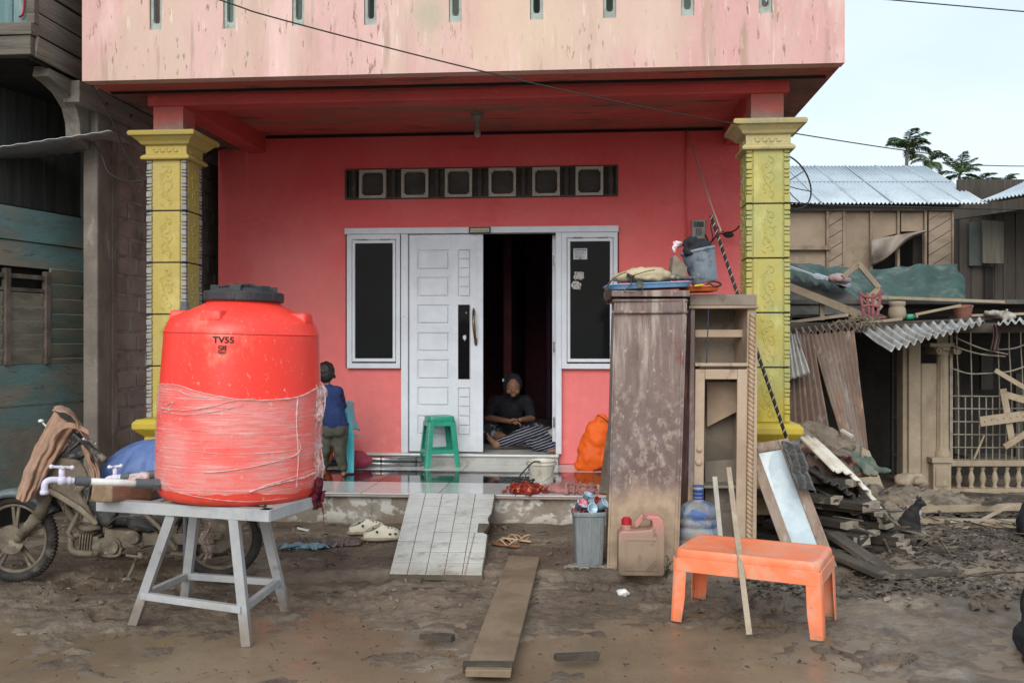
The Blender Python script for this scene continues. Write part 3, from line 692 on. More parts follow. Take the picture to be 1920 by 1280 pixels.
mtq = mat('faded_turquoise', (.14, .24, .24), (.12, .18, .165), vs=3, st=(3,.6,3), rough=.8, bump=.5, bs=24, layers=[((.24,.20,.155), 2.2, (1,.5,1.4), .44, .60, .9), ((.04,.035,.03), 7, (3,.4,3), .60, .70, .6)], mud=(.9, .5, .5, (.19,.16,.12), .55))
# fascia beams above the brick
b = B(); b.bx(XN-.06, XN+.07, 6.9, 11, 3.245, 3.41); O('fascia', b, mwd, lh, bevel=.006)
b = B()
for k in range(9): b.cyl((XN+.068, 7.3+.4*k, 3.33), (XN+.078, 7.3+.4*k, 3.33), .012, n=8)
O('bolt', b, M['dark'], lh)
# overhanging upper balcony, side boards
b = B(); rn = random.Random(8); z = 3.42
for k in range(7):
    h = .17; b.box((XN+.02+rn.uniform(-.004,.004), 6.40+1.9, z+h/2+.004), (.028, 3.8, h-.030), rot=(0, .17, rn.uniform(-.006,.006))); z += h-.004
ub = O('side_boards', b, mwd, lh, bevel=.004)
b = B(); b.bx(XN-.02, XN+.0, 6.4, 9.9, 3.42, 4.7); O('board_backing', b, M['dark'], lh)  # dark sheet behind widened gaps, drawn in as the boards' shadow lines
# balcony front: turquoise upright boards with diamond cut-outs and a red strip
pc = C(57, 60, 6.75); x1 = XN+.035
b = B(); rn = random.Random(2)
for k in range(14):
    xa = x1-.03-.125*(k+1); dz_ = 3.98+.0
    h1 = 3.66
    cx = xa+.0625; s_ = .045
    # board with a diamond notch at both edges makes the diamond hole between neighbours
    b.prism([(xa+.003,h1),(xa+.122,h1),(xa+.122,dz_-s_),(xa+.122-.05,dz_),(xa+.122,dz_+s_),(xa+.122,4.6),(xa+.003,4.6),(xa+.003,dz_+s_),(xa+.053,dz_),(xa+.003,dz_-s_)], .022, 6.37+rn.uniform(-.003,.003))
O('balcony_boards', b, mat('turquoise_upright', (.14,.24,.25), (.10,.17,.17), vs=4, st=(4,4,.4), rough=.8, bump=.5, bs=22, layers=[((.30,.33,.31), 4, (3,3,.4), .56, .7, .6), ((.07,.06,.05), 4, (4,4,.4), .57, .68, .7)]), lh, bevel=.003)
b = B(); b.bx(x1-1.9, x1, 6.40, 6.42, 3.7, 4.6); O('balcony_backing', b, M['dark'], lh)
b = B(); q = C(28, 12, 6.62); b.tube(spl([(q.x+.03, 6.355, q.z+.3), (q.x+.035, 6.355, q.z+.1), (q.x+.03, 6.352, q.z-.03), (q.x-.0, 6.352, q.z-.06)]), .012, 8, flat=.5)
O('red_trim', b, mat('red_trim', (.45,.05,.05), rough=.6), lh, smooth=True)
b = B(); b.bx(x1-1.9, x1+.005, 6.33, 6.43, 3.575, 3.66); b.bx(x1-1.9, x1-.01, 6.345, 6.43, 3.44, 3.572); b.bx(x1-.05, x1+.01, 6.36, 6.42, 3.66, 4.6)
O('balcony_sill', b, mwx, lh, bevel=.006)
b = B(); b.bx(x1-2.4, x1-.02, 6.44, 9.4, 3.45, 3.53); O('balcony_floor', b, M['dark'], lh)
# carved corbel under the side
b = B(); b.prism([(7.17,3.44),(6.62,3.44),(6.60,3.36),(6.72,3.34),(6.86,3.30),(6.98,3.22),(7.03,3.12),(7.04,3.02),(7.08,2.97),(7.17,2.94)], .12, XN-.12, axis='x')
O('corbel', b, mwd, lh, bevel=.008)
# turquoise weatherboard wall, set at a slight angle
A = C(158, 640, 8.02); A.z = 0; dA = Vector((-math.sin(R(11.8)), -math.cos(R(11.8)), 0)); nA = Vector((-dA.y, dA.x, 0)) if 1 else 0
if nA.x < 0: nA = -nA
MA = Matrix((dA, Vector((0,0,1)), nA)).transposed().to_4x4(); MA.translation = A           # local: along, up, outwards
def wb(b, s0, s1, z0, z1, n0, n1, tilt=0):
    M2 = MA @ Matrix.Translation(((s0+s1)/2, (z0+z1)/2, (n0+n1)/2)) @ Matrix.Rotation(tilt, 4, 'X')
    vs = [b.bm.verts.new(M2 @ Vector((x*(s1-s0)/2, y*(z1-z0)/2, z*(n1-n0)/2))) for z in (-1,1) for x, y in ((-1,-1),(1,-1),(1,1),(-1,1))]
    for f in ((3,2,1,0),(4,5,6,7),(0,1,5,4),(1,2,6,5),(2,3,7,6),(3,0,4,7)): b.bm.faces.new([vs[i] for i in f])
b = B(); wb(b, 0, 2.6, 2.22, 2.47, 0, .03); wb(b, .02, 2.6, 2.02, 2.215, -.01, .018)
O('upper_boards', b, mtq, lh, bevel=.004); b = B()
zz = 2.02; k = 0
while zz > 1.30:
    h = .125; wb(b, .02+rn.uniform(-.012,.012), .40+rn.uniform(-.006,.006), zz-h, zz+.012, -.006, .014, .30); zz -= h-.006; k += 1
O('weatherboard', b, mat('weathered_olive_board', (.25,.235,.175), (.15,.21,.185), vs=2.6, st=(3,.6,3), rough=.8, bump=.5, bs=24, layers=[((.13,.10,.08), 3.2, (2,.6,3), .55, .68, .7)]), lh, bevel=.004)
b = B(); wb(b, -.02, 2.6, .96, 1.27, -.005, .02); wb(b, -.02, 2.6, .30, .95, -.02, .012); O('lower_panel', b, mtq, lh, bevel=.004)
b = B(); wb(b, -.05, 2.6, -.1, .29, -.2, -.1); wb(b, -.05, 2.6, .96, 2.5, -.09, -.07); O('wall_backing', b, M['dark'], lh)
wn = B()
for s_ in (.42, .82, 1.20): wb(wn, s_, s_+.05, 1.27, 2.0, .0, .045)
wb(wn, .40, 1.9, 1.93, 1.965, 0, .03); wb(wn, .40, 1.9, 1.83, 1.86, 0, .03)
wdw = O('louvre_window', wn, mat('window_timber', (.17,.13,.105), (.07,.055,.045), vs=5, rough=.85, bump=.5), lh, bevel=.004)
b = B(); zz = 1.82
while zz > 1.3:
    for s0, s1 in ((.475,.815),(.875,1.195),(1.25,1.9)): wb(b, s0, s1, zz-.115, zz+.005, .0, .02, .16)
    zz -= .108
O('louvre_slats', b, mat('slat_timber', (.24,.215,.165), (.16,.145,.115), vs=5, st=(3,.5,3), rough=.85, bump=.5, bs=24), wdw, bevel=.003)
# dark upright boards in the recess above, and the room's blackness
b = B(); rn = random.Random(9)
for k in range(20): wb(b, -.3+.14*k, -.3+.14*k+.13, 2.3, 3.5, -.32+rn.uniform(-.01,.01), -.30)
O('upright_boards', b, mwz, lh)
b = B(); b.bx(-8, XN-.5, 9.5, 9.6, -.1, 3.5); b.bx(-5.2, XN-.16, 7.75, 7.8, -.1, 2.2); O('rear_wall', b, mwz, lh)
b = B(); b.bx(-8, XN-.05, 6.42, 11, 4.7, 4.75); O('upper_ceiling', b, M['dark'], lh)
# bent zinc awning
mzn = mat('zinc', (.46,.50,.52), (.34,.37,.38), vs=4, rough=.45, metal=.35, bump=.2, bs=20, layers=[((.18,.14,.11), 8, (1,1,1), .6, .7, .5)])
a0, a1, a2 = C(-60, 284, 6.9), C(208, 245, 7.25), C(-60, 262, 8.2)
b = B()
def aw(u, v):
    p = a0.lerp(a1, u) + Vector((-.28, .9, .10))*v; p.z += .003*math.sin(u*60) + .003*fb(u*6, v*4, 2) - .02*u*v
    return p
b.grid(aw, 60, 8)
O('zinc_awning', b, mzn, lh, solid=.006, smooth=True)
cable('house_cable', spl([C(168,152,7.2), C(205,215,7.3), C(235,285,7.4), C(262,330,7.45), C(275,337,7.45)]), .006, lh)
cable('house_cable', spl([C(170,262,7.2), C(190,290,7.3), C(205,325,7.3), C(240,340,7.35), C(276,338,7.4)]), .007, lh)

# ================================================================= RIGHT: NEIGHBOURS, YARD
def cf(name, label, cat, px, py, D, rz=0, group=None): 
    return T(name, label, cat, C(px, py, D), TH+rz, group=group, world=True)
mtan = mat('tan_boards', (.34,.26,.19), (.26,.20,.145), vs=1.5, rough=.85, bump=.4, bs=18, layers=[((.17,.12,.08), 1.2, (1,1,1), .5, .7, .6), ((.44,.35,.27), 2, (1,1,.5), .55, .7, .4)])
mtin = mat('tin_roof', (.50,.57,.62), (.42,.48,.53), vs=1.2, rough=.5, metal=.2, bump=.1, bs=8, layers=[((.30,.33,.34), 4, (1,1,1), .58, .7, .3)])
def corr(fn, nu, nv, waves, amp, nrm):
    """corrugated sheet over fn(u,v), ridges across u"""
    def g(u, v): return Vector(fn(u, v)) + Vector(nrm)*amp*math.sin(u*waves*2*math.pi)
    return g
# ---- back house with tin roof
DB = 20.0
bh = T('back_house', 'tan timber house with shiny tin roof and torn opening behind the wreckage', 'house', C(1660, 640, 20))
def XB(px, D=DB): return (px-960)/F*D
x0, x1 = XB(1380), XB(1787)
def W(px, py, D=DB): return C(px, py, D)
def q4(b, pts, th=.05):
    f = Vector((-ST, CT, 0)); vs = [b.bm.verts.new(p) for p in pts]; vs2 = [b.bm.verts.new(p+f*th) for p in pts]; n = len(pts)
    b.bm.faces.new(vs); b.bm.faces.new(vs2[::-1])
    for i in range(n): b.bm.faces.new([vs[i], vs2[i], vs2[(i+1)%n], vs[(i+1)%n]])
    bmesh.ops.recalc_face_normals(b.bm, faces=b.bm.faces)
def panel(b, pxs, D=DB, th=.05): q4(b, [C(a, c, D) for a, c in pxs], th)
b = B(); panel(b, [(1400,386),(1552,386),(1552,505),(1400,505)]); panel(b, [(1583,386),(1634,386),(1634,505),(1583,505)])
panel(b, [(1636,386),(1683,386),(1683,437),(1636,450)]); panel(b, [(1690,386),(1734,386),(1734,433),(1690,434)])
O('wall_panels', b, mtan, bh)
mdia = mat('diagonal_boards', (.33,.255,.19), (.24,.185,.14), vs=2, st=(1,1,3), rough=.85, bump=.4)
for xa, xb in ((1554, 1582), (1741, 1786)):
    b = B()
    n = 6
    for k in range(-3, n+1):
        ya, yb = 386+k*22, 386+(k+1)*22-1.5; s_ = (xb-xa)*.62
        q = [(xa, yb+s_), (xb, yb), (xb, ya), (xa, ya+s_)]
        q = [(a, min(505, max(386, c))) for a, c in q]
        if max(c for a, c in q)-min(c for a, c in q) > 3:
            vs = [b.bm.verts.new(C(a, c, DB-.03)) for a, c in q]
            b.bm.faces.new(vs)
    O('diagonal_panels', b, mdia, bh, solid=.03)
b = B()
for a in (1552, 1583, 1634, 1685, 1736, 1787): q4(b, [C(a-2.2, 384, DB-.09), C(a+2.2, 384, DB-.09), C(a+2.2, 508, DB-.09), C(a-2.2, 508, DB-.09)], .12)
q4(b, [C(1400,460,DB-.14), C(1558,460,DB-.14), C(1558,468,DB-.14), C(1400,468,DB-.14)], .08)
O('frame_posts', b, mat('stud_timber', (.30,.23,.17), (.2,.15,.11), vs=4, rough=.85), bh)
b = B(); b.grid(lambda u, v: C(1634+102*u, (449-17*u)*(1-v)+(498-66*u+4*math.sin(u*7))*v, DB-.24-.12*math.sin(v*3.1)-.08*math.sin(u*8+v*4)), 30, 12)
O('torn_sheet', b, mat('torn_sheet', (.30,.25,.21), (.20,.16,.13), vs=3, rough=.8, bump=.4), bh, smooth=True, solid=.02)
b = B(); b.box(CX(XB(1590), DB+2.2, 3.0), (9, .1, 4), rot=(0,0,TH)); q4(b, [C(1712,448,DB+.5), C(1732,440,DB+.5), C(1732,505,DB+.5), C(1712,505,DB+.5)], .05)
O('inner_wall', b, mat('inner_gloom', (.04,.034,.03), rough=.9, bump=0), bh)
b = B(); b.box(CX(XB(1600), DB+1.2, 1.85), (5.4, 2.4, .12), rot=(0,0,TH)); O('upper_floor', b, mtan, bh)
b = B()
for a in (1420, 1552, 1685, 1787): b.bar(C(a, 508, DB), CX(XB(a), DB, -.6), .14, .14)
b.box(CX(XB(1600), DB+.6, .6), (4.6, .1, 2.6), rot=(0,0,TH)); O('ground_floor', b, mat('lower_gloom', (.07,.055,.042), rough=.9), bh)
e0, e1, r0, r1 = C(1340,381,19.6), C(1852,381,19.6), C(1300,312,22.6), C(1737,312,22.6)
b = B(); b.grid(lambda u, v: e0.lerp(e1, u).lerp(r0.lerp(r1, u), v) + Vector((0,0,.022))*math.sin(u*2*math.pi*66), 528, 3)
ro = O('tin_roof', b, mtin, bh, smooth=True, solid=.01)
b = B(); r2 = Vector((0,0,0)); 
b.grid(lambda u, v: r0.lerp(r1, u).lerp((e0.lerp(e1, u)+(r0-e0)*2+Vector((0,0,-2*(r0.z-e0.z)))), v), 4, 2); O('rear_roof', b, mtin, bh)
b = B()
for k in (.13,.26,.39,.52,.65,.78,.90): b.bar(e0.lerp(e1, k)+Vector((0,0,.03)), r0.lerp(r1, k)+Vector((0,0,.03)), .035, .012)
b.bar(e0.lerp(r0,.52)+Vector((0,0,.03)), e1.lerp(r1,.52)+Vector((0,0,.03)), .03, .012)
O('sheet_overlap', b, mat('tin_seam', (.40,.45,.48), rough=.6), ro)
b = B(); b.bar(C(1345,390,19.9), C(1850,390,19.9), .06, .12); O('eave_board', b, mwx, bh)
# ---- dark house at the far right
fh = T('far_house', 'shadowy dark timber house at the right edge with a grey tin eave', 'house', C(1900, 640, 18))
mfd = mat('dark_timber', (.062,.052,.043), (.042,.035,.030), vs=2, st=(2.5,2.5,.3), rough=.9, bump=.4, layers=[((.12,.10,.08), 3, (4,4,.3), .55, .68, .6)])
b = B(); rn = random.Random(5); a = 1800
while a < 2100:
    w_ = rn.uniform(16, 24); o = rn.uniform(-.02, .02); q4(b, [C(a, 398, 18+o), C(a+w_-1, 398, 18+o), C(a+w_-1, 580, 18+o), C(a, 580, 18+o)], .04); a += w_
O('wall_boards', b, mfd, fh)
b = B(); q4(b, [C(1818,416,17.9), C(1842,416,17.9), C(1842,498,17.9), C(1818,498,17.9)], .04); O('shutter', b, mat('blue_grey_shutter', (.075,.085,.08), rough=.8), fh)
b = B(); q4(b, [C(1843,413,17.75), C(1882,415,17.6), C(1882,494,17.6), C(1843,493,17.75)], .04); O('shutter', b, mat('tan_shutter', (.13,.12,.095), (.10,.09,.07), vs=4, st=(4,4,.3), rough=.8), fh)
b = B(); q4(b, [C(1847,500,17.94), C(1862,500,17.94), C(1862,575,17.94), C(1847,575,17.94)], .02); O('doorway', b, M['dark'], fh)
b = B(); b.grid(lambda u, v: C(1838,378,17.2).lerp(C(2110,332,15.2), u).lerp(C(1880,362,21).lerp(C(2060,262,21), u), v)+Vector((0,0,.02))*math.sin(u*220), 260, 3); O('tin_roof', b, mtin, fh, smooth=True, solid=.01)
b = B(); b.bar(C(1790,402,17.4), C(2100,354,15.6), .1, .2); b.bar(C(1800,392,18), C(2100,392,18), .1, .16); O('eave_beam', b, mfd, fh)
b = B(); b.bar(C(1800,410,18.2), C(1800,600,18.2), .16, .16); b.box(CX(XB(1960,20), 20.5, 1.9), (3.2,.1,6), rot=(0,0,TH)); O('corner_post', b, mfd, fh)
# ---- green tarpaulin
mtp = mat('green_tarp', (.045,.088,.075), (.032,.065,.056), vs=3, rough=.6, bump=.4, bs=14, layers=[((.20,.22,.19), 2.5, (1,1,.6), .5, .7, .6), ((.16,.12,.08), 2, (1,1,1), .55, .7, .5)])
tp = crumple('green_tarpaulin', lambda u, v: C(1478+320*u + 18*v*u, 493+8*math.sin(u*3.1)+ (58+22*u)*v, 17.6-1.6*v+.16*math.sin(u*30+v*2)*(1-.3*v)), mtp, nu=90, nv=20, amp=.07, fr=1.8, solid=.01)
tag(tp, 'dusty green tarpaulin stretched below the back house opening', 'tarpaulin')
# ---- palms
mfr = mat('palm_leaf', (.045,.085,.028), (.075,.11,.04), vs=.6, rough=.6, bump=0)
mtk = mat('palm_trunk', (.12,.11,.09), rough=.9, st=(1,1,6))
def palm(px, py, D, size, lab, seed, nf=15, grp='palms behind the tin roofs', droop=1.0):
    rn = random.Random(seed); c = C(px, py, D); t = T('palm_tree', lab, 'palm tree', (c.x, c.y, -.6), group=grp)
    b = B(); b.tube([(c.x+.1*math.sin(i), c.y, -.6+(c.z+.6)*i/6) for i in range(7)], [.17*size,.14*size,.12*size,.11*size,.10*size,.10*size,.08*size], 10); O('trunk', b, mtk, t, smooth=True)
    b = B()
    for k in range(nf):
        az = k*2.4+rn.uniform(-.3,.3); el = rn.uniform(.1, 1.3) if k > 2 else rn.uniform(1.1, 1.4); L = size*rn.uniform(1.15,1.55)
        h = Vector((math.cos(az), math.sin(az), 0)); pts = []; p = Vector(c)
        for i in range(13):
            s_ = i/12; e = el-1.5*droop*s_**1.3; p = p + (h*math.cos(e)+Vector((0,0,math.sin(e))))*L/12; pts.append(p.copy())
        b.tube([c]+pts, [.03*size]*3+[.014*size]*11, 4)
        side = Vector((-h.y, h.x, 0))
        for i in range(2, 13):
            d = (pts[i]-pts[i-1]).normalized(); ll = size*.44*math.sin(math.pi*(i/13)**.75)+.12*size
            for j in range(5):
                o = pts[i-1].lerp(pts[i], j/5)
                for sg_ in (-1, 1):
                    dr_ = (side*sg_*.75 + d*.65 + Vector((0,0,-.25+rn.uniform(-.25,.2)))).normalized()
                    w_ = d*.026*size; e1_ = o+dr_*ll*rn.uniform(.8,1.05); m_ = o+dr_*ll*.5+Vector((0,0,.02*size))
                    vs = [b.bm.verts.new(v) for v in (o-w_*.5, o+w_*.5, m_+w_*.6, e1_+Vector((0,0,-.12*ll)), m_-w_*.6)]
                    b.bm.faces.new(vs)
    O('crown', b, mfr, t)
palm(1702, 284, 46, .92, 'tallest feathery palm rising over the middle of the tin roof', 1, 13)
palm(1744, 306, 50, .75, 'smaller palm close beside the tallest palm over the tin roof', 2, 12)
palm(1800, 328, 44, .78, 'loose palm over the sloping gable end of the tin roof', 3, 11, droop=.7)
palm(1832, 352, 40, .62, 'dense dark low palm in the notch between the two tin roofs', 4, 16)
palm(1885, 346, 60, .75, 'tiny distant palm tip over the right tin roof', 5, 9)
palm(1805, 470, 26, .75, 'palm seen in the gap between the back house and the dark house', 6, 14)
# ---- satellite dish
dc = C(1478, 340, 11.5); ds = T('satellite_dish', 'large wire mesh satellite dish rim beside the greenish pillar', 'satellite dish', dc)
ax = (CX(.55, -1, .35)).normalized(); ux = ax.cross(Vector((0,0,1))).normalized(); uy = ux.cross(ax)
rr_ = .36
b = B(); b.tube([dc+ux*rr_*math.cos(i*math.pi/20)+uy*rr_*math.sin(i*math.pi/20) for i in range(40)], .010, 6, closed=True); O('rim', b, mw, ds, smooth=True)
b = B()
for i in range(8):
    a = i*math.pi/4+.3; e = dc+(ux*math.cos(a)+uy*math.sin(a))*rr_; m_ = dc-ax*.06+(ux*math.cos(a)+uy*math.sin(a))*rr_*.5
    b.tube([dc-ax*.09, m_, e], .006, 5)
O('ribs', b, mw, ds)
b = B(); b.cyl((dc-ax*.09), (dc.x, dc.y, 1.4), .02, n=8); O('mast', b, mw, ds)
# ---- overhead wires
def wire(name, lab, pts, r, grp=None): tag(cable(name, spl(pts, 10), r), lab, 'cable', grp)
wire('overhead_cable', 'thin cable crossing down over the pink balcony and past the right pillar', [C(-1100,-480,4.9), C(-300,-228,5.2), C(380,-10,5.6), C(520,35,5.7), C(880,128,6.1), C(1200,200,6.5), C(1500,252,7.2), C(1740,288,8.0), C(1960,312,9.0), C(2800,300,14)], .0045)
wire('overhead_cable', 'thin cable high in the sky at the top right corner', [C(400,-111,7.0), C(1000,-58,8.0), C(1600,-6,9), C(2200,47,10), C(2800,100,11)], .006)
wire('overhead_cable', 'pale sagging cable strung along the eave of the back house', [C(1300,372,14), C(1480,380,14), C(1560,385,14), C(1700,388,14), C(1960,392,13), C(2600,380,12)], .010)
# ================================================================= RUINED VERANDA (right)
DR = 12.0
vr = T('ruined_veranda', 'mud caked collapsed veranda with ionic column, baluster rail and bent grille', 'building', C(1765, 920, DR))
mcs = mat('mud_caked_stone', (.36,.29,.205), (.29,.23,.165), vs=3, rough=.9, bump=.5, bs=25, layers=[((.22,.17,.12), 4, (1,1,.4), .52, .68, .7), ((.45,.40,.32), 6, (1,1,1), .6, .7, .4), ((.10,.08,.06), 12, (1,1,.3), .66, .72, .6)])
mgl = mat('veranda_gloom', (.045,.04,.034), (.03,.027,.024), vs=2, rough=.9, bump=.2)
def rect(b, xa, xb, ya, yb, D, th): q4(b, [C(xa,ya,D), C(xb,ya,D), C(xb,yb,D), C(xa,yb,D)], th)
b = B(); rect(b, 1704, 1727, 612, 930, DR-.15, .2); O('veranda_post', b, mcs, vr, bevel=.012)
b = B(); rect(b, 1693, 1703, 622, 930, DR-.1, .2); O('veranda_post', b, mcs, vr, bevel=.012)
b = B(); rect(b, 1727.5, 1760, 681, 930, DR, .16); O('broken_wall', b, mcs, vr, bevel=.02)
cx = C(1767, 920, DR)
def lz(py): return CH+(640-py)/F*DR
s_ = DR/F
col = B(); n = 40
prof = [(14.5,856),(14.5,850),(13,845),(12.2,838),(11.5,760),(11,690),(10.5,668),(12.5,664),(12.5,660),(14.5,656)]
rings = []
for r, py in prof:
    rg = []
    for i in range(n):
        a = 2*math.pi*i/n; k = 1-.09*(.5+.5*math.cos(a*10))*(1 if 668 < py < 845 else 0); rg.append(col.bm.verts.new((cx.x+r*s_*k*math.cos(a), cx.y+r*s_*k*math.sin(a), lz(py))))
    rings.append(rg)
col.skin(rings)
cl = O('column', col, mcs, vr)
b = B(); rect(b, 1748, 1786, 920, 935, DR-.17, .3); rect(b, 1750, 1784, 868, 920, DR-.14, .25); rect(b, 1748, 1786, 858, 868, DR-.17, .3); rect(b, 1755, 1779, 876, 912, DR-.155, .02)
O('pedestal', b, mcs, cl, bevel=.008)
b = B(); rect(b, 1744, 1790, 643, 650, DR-.17, .3); rect(b, 1757, 1778, 620, 643, DR-.1, .18)
f_ = Vector((-ST, CT, 0))
for xx in (1751, 1783):
    c0 = C(xx, 657, DR); b.cyl(c0-f_*.17, c0+f_*.14, 7.5*s_, n=18); b.cyl(c0-f_*.19, c0-f_*.16, 3*s_, n=12)
    b.tube([c0-f_*.178+Vector((CT,ST,0))*(6.5*s_*math.cos(t))+Vector((0,0,6.5*s_*math.sin(t))) for t in [i*math.pi/8 for i in range(17)]], 1.1*s_, 6)
rect(b, 1752, 1782, 650, 656, DR-.14, .25); O('capital', b, mcs, cl, bevel=.004)
b = B(); rect(b, 1783, 2050, 863, 874, DR-.08, .18); O('handrail', b, mcs, vr, bevel=.008)
b = B(); rect(b, 1783, 2050, 916, 935, DR-.08, .18); O('base_rail', b, mcs, vr, bevel=.008)
for xx in (1797.5,1821,1842.5,1865,1888,1910,1933,1956):
    c0 = C(xx, 640, DR); b = B(); b.lathe([(r*s_, lz(py)) for r, py in ((4.5,917),(5,912),(3,908),(5.5,900),(5.8,894),(3.8,886),(2.6,882),(4.5,878),(4.8,873))], (c0.x, c0.y, 0), 12); O('baluster', b, mcs, vr, smooth=True)
b = B(); mgr = mat('grille_bar', (.30,.26,.21), (.2,.17,.13), vs=9, rough=.8)
b.bar(C(1783,628,DR-.05), C(1783,864,DR-.05), .035, .035)
for xx in (1797,1810,1822,1836,1849,1861,1874,1886,1897,1910,1922,1935): b.tube([C(xx,742,DR-.05), C(xx+.4,800,DR-.05), C(xx,864,DR-.05)], .008, 5)
for py in (742,765.6,790,814,838): b.tube([C(1783,py,DR-.06), C(1860,py+.8,DR-.07), C(1950,py-1,DR-.06)], .008, 5)
for xx, o in ((1797,-3),(1822,-2),(1874,-3),(1896,-4),(1918,-4)): b.tube(spl([C(xx+.2,742,DR-.05), C(xx+o*.4,690,DR-.10), C(xx+o,650,DR-.2), C(xx+o,622,DR-.25)]), .009, 5)
O('grille', b, mgr, vr)
b = B()
for p0, p1 in (((1785,648),(1885,668)),((1790,632),(1890,664)),((1870,655),(1935,640)),((1783,690),(1850,700)),((1850,700),(1935,682))): b.tube(spl([C(*p0,DR-.2), C((p0[0]+p1[0])/2,(p0[1]+p1[1])/2+5,DR-.3), C(*p1,DR-.2)]), .009, 5)
O('bent_wire', b, mgr, vr)
b = B(); rect(b, 1480, 2100, 606, 624, DR-.25, .25); O('lintel', b, mat('lintel_timber', (.09,.07,.052), (.05,.042,.035), vs=4, rough=.9, bump=.5), vr, bevel=.01)
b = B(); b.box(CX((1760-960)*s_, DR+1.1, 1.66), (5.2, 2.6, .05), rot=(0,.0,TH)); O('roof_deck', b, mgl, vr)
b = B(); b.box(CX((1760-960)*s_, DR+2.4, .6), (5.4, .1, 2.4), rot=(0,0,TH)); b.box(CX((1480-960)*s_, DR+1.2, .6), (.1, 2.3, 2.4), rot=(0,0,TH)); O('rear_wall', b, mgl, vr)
b = B(); mfw = mat('faint_frame', (.09,.08,.068), rough=.9)
for xx in (1672, 1700): rect(b, xx, xx+4, 640, 900, DR+1.9, .05)
for py in (700, 780, 850): rect(b, 1676, 1700, py, py+3, DR+1.9, .05)
rect(b, 1790, 1800, 690, 860, DR+1.6, .06); rect(b, 1905, 1918, 700, 860, DR+1.7, .06); rect(b, 1815, 1905, 856, 860, DR+.9, .4); rect(b, 1840, 1862, 660, 730, DR+2, .06)
O('inner_frame', b, mfw, vr)
# broken boards nailed over the grille: things of their own
mtimb = mat('muddy_board', (.36,.285,.20), (.28,.22,.155), vs=5, rough=.85, bump=.4, bs=24, layers=[((.16,.12,.085), 6, (1,1,1), .56, .68, .6)])
mtimbd = mat('dark_wet_board', (.055,.043,.033), (.09,.072,.055), vs=4, rough=.8, bump=.6, bs=20, layers=[((.28,.24,.19), 5, (1,1,1), .56, .68, .6), ((.03,.025,.02), 6, (1,1,1), .58, .68, .7)])
def board(p0, p1, w_, h, lab, m=None, name='board', cat='board', grp=None, up=(0,0,1), nails=0, jit=.003):
    t = B(); t.bar(p0, p1, w_, h, up, jit)
    if nails:
        d = Vector(p1)-Vector(p0)
        for i in range(nails): c = Vector(p0)+d*((i+.7)/nails); t.sph(c-f_*(h/2+.004)+Vector((0,0,.01*(i%2))), .012, n=6, m=4)
    return tag(O(name, t, m or mtimb, bevel=.003), lab, cat, grp)
up_ = tuple(f_)
board(C(1837,790,DR-.4), C(1945,776,DR-.35), .12, .03, 'thick pale board with a row of nail heads across the grille', up=up_, nails=9)
board(C(1880,729,DR-.34), C(1899,836,DR-.33), .08, .025, 'upright board crossing behind the nailed thick board at the grille', up=up_)
board(C(1866,694,DR-.3), C(1940,738,DR-.3), .06, .025, 'slanting board high on the grille, dropping to the right', up=up_)
board(C(1887,740,DR-.30), C(1940,755,DR-.32), .08, .025, 'short board running right from the top of the upright one', up=up_)
board(C(1883,838,DR-.38), C(1945,798,DR-.4), .07, .025, 'low board rising to the right beneath the thick nailed board', up=up_)
board(C(1826,860,DR-.2), C(1845,815,DR-.22), .02, .02, 'thin stick leaning on the lower grille behind the boards', up=up_, name='stick', cat='stick')
# ---- zinc on the veranda roof
def zsheet(name, lab, p00, p10, p01, p11, waves, amp, m, nu=None, nv=10, curl=0, sol=.006, rag=0):
    p00, p10, p01, p11 = map(Vector, (p00, p10, p01, p11)); N_ = (p10-p00).cross(p01-p00).normalized()
    def g(u, v):
        vv = v*(1+rag*fb(u*14, 3, 1)) if rag else v
        p = p00.lerp(p10, u).lerp(p01.lerp(p11, u), vv); return p + N_*(amp*math.sin(u*waves*2*math.pi)+curl*math.sin(math.pi*v)*(.5+u) + .012*fb(u*4, v*3, 5))
    b = B(); b.grid(g, nu or int(waves*10), nv); return tag(O(name, b, m, smooth=True, solid=sol), lab, 'metal sheet')
mzd = mat('dirty_zinc', (.50,.50,.48), (.40,.38,.35), vs=4, rough=.5, metal=.3, bump=.3, bs=16, layers=[((.20,.16,.12), 4, (1,1,1), .55, .68, .8)])
mrs = mat('rusty_sheet', (.17,.115,.085), (.24,.19,.16), vs=2.5, st=(1,1,.5), rough=.85, bump=.4, bs=22, layers=[((.30,.16,.09), 3.0, (1.5,1.5,.6), .52, .66, .7), ((.34,.31,.28), 4.5, (1.6,1.6,.5), .55, .68, .6), ((.05,.035,.03), 5, (1,1,.5), .58, .7, .7)])
zsheet('corrugated_sheet', 'curled pale zinc sheet hanging over the edge of the veranda roof', C(1614,619,11.6), C(1840,598,11.7), C(1668,656,10.6), C(1846,604,11.0), 13, .028, mzd, curl=.03)
zsheet('corrugated_sheet', 'short bent zinc sheet edge on the veranda roof at far right', C(1872,602,11.9), C(1960,594,11.8), C(1870,606,11.2), C(1960,603,11.2), 6, .025, mzd)
zsheet('corrugated_sheet', 'muddy rusted sheet edge lying along the roof left of the zinc', C(1470,622,11.8), C(1600,600,12.2), C(1472,632,10.9), C(1612,614,11.2), 11, .03, mrs)
zsheet('corrugated_sheet', 'rusty brown sheet standing behind the yellow pillar', C(1470,628,10.4), C(1522,626,10.5), C(1470,830,10.0), C(1556,812,9.9), 7, .022, mrs, nv=12, rag=.04)
zsheet('corrugated_sheet', 'pale zinc offcut overlapping the rusty sheet by the pillar', C(1470,627,10.2), C(1494,628,10.2), C(1468,716,9.95), C(1519,700,9.95), 5, .024, mzd)
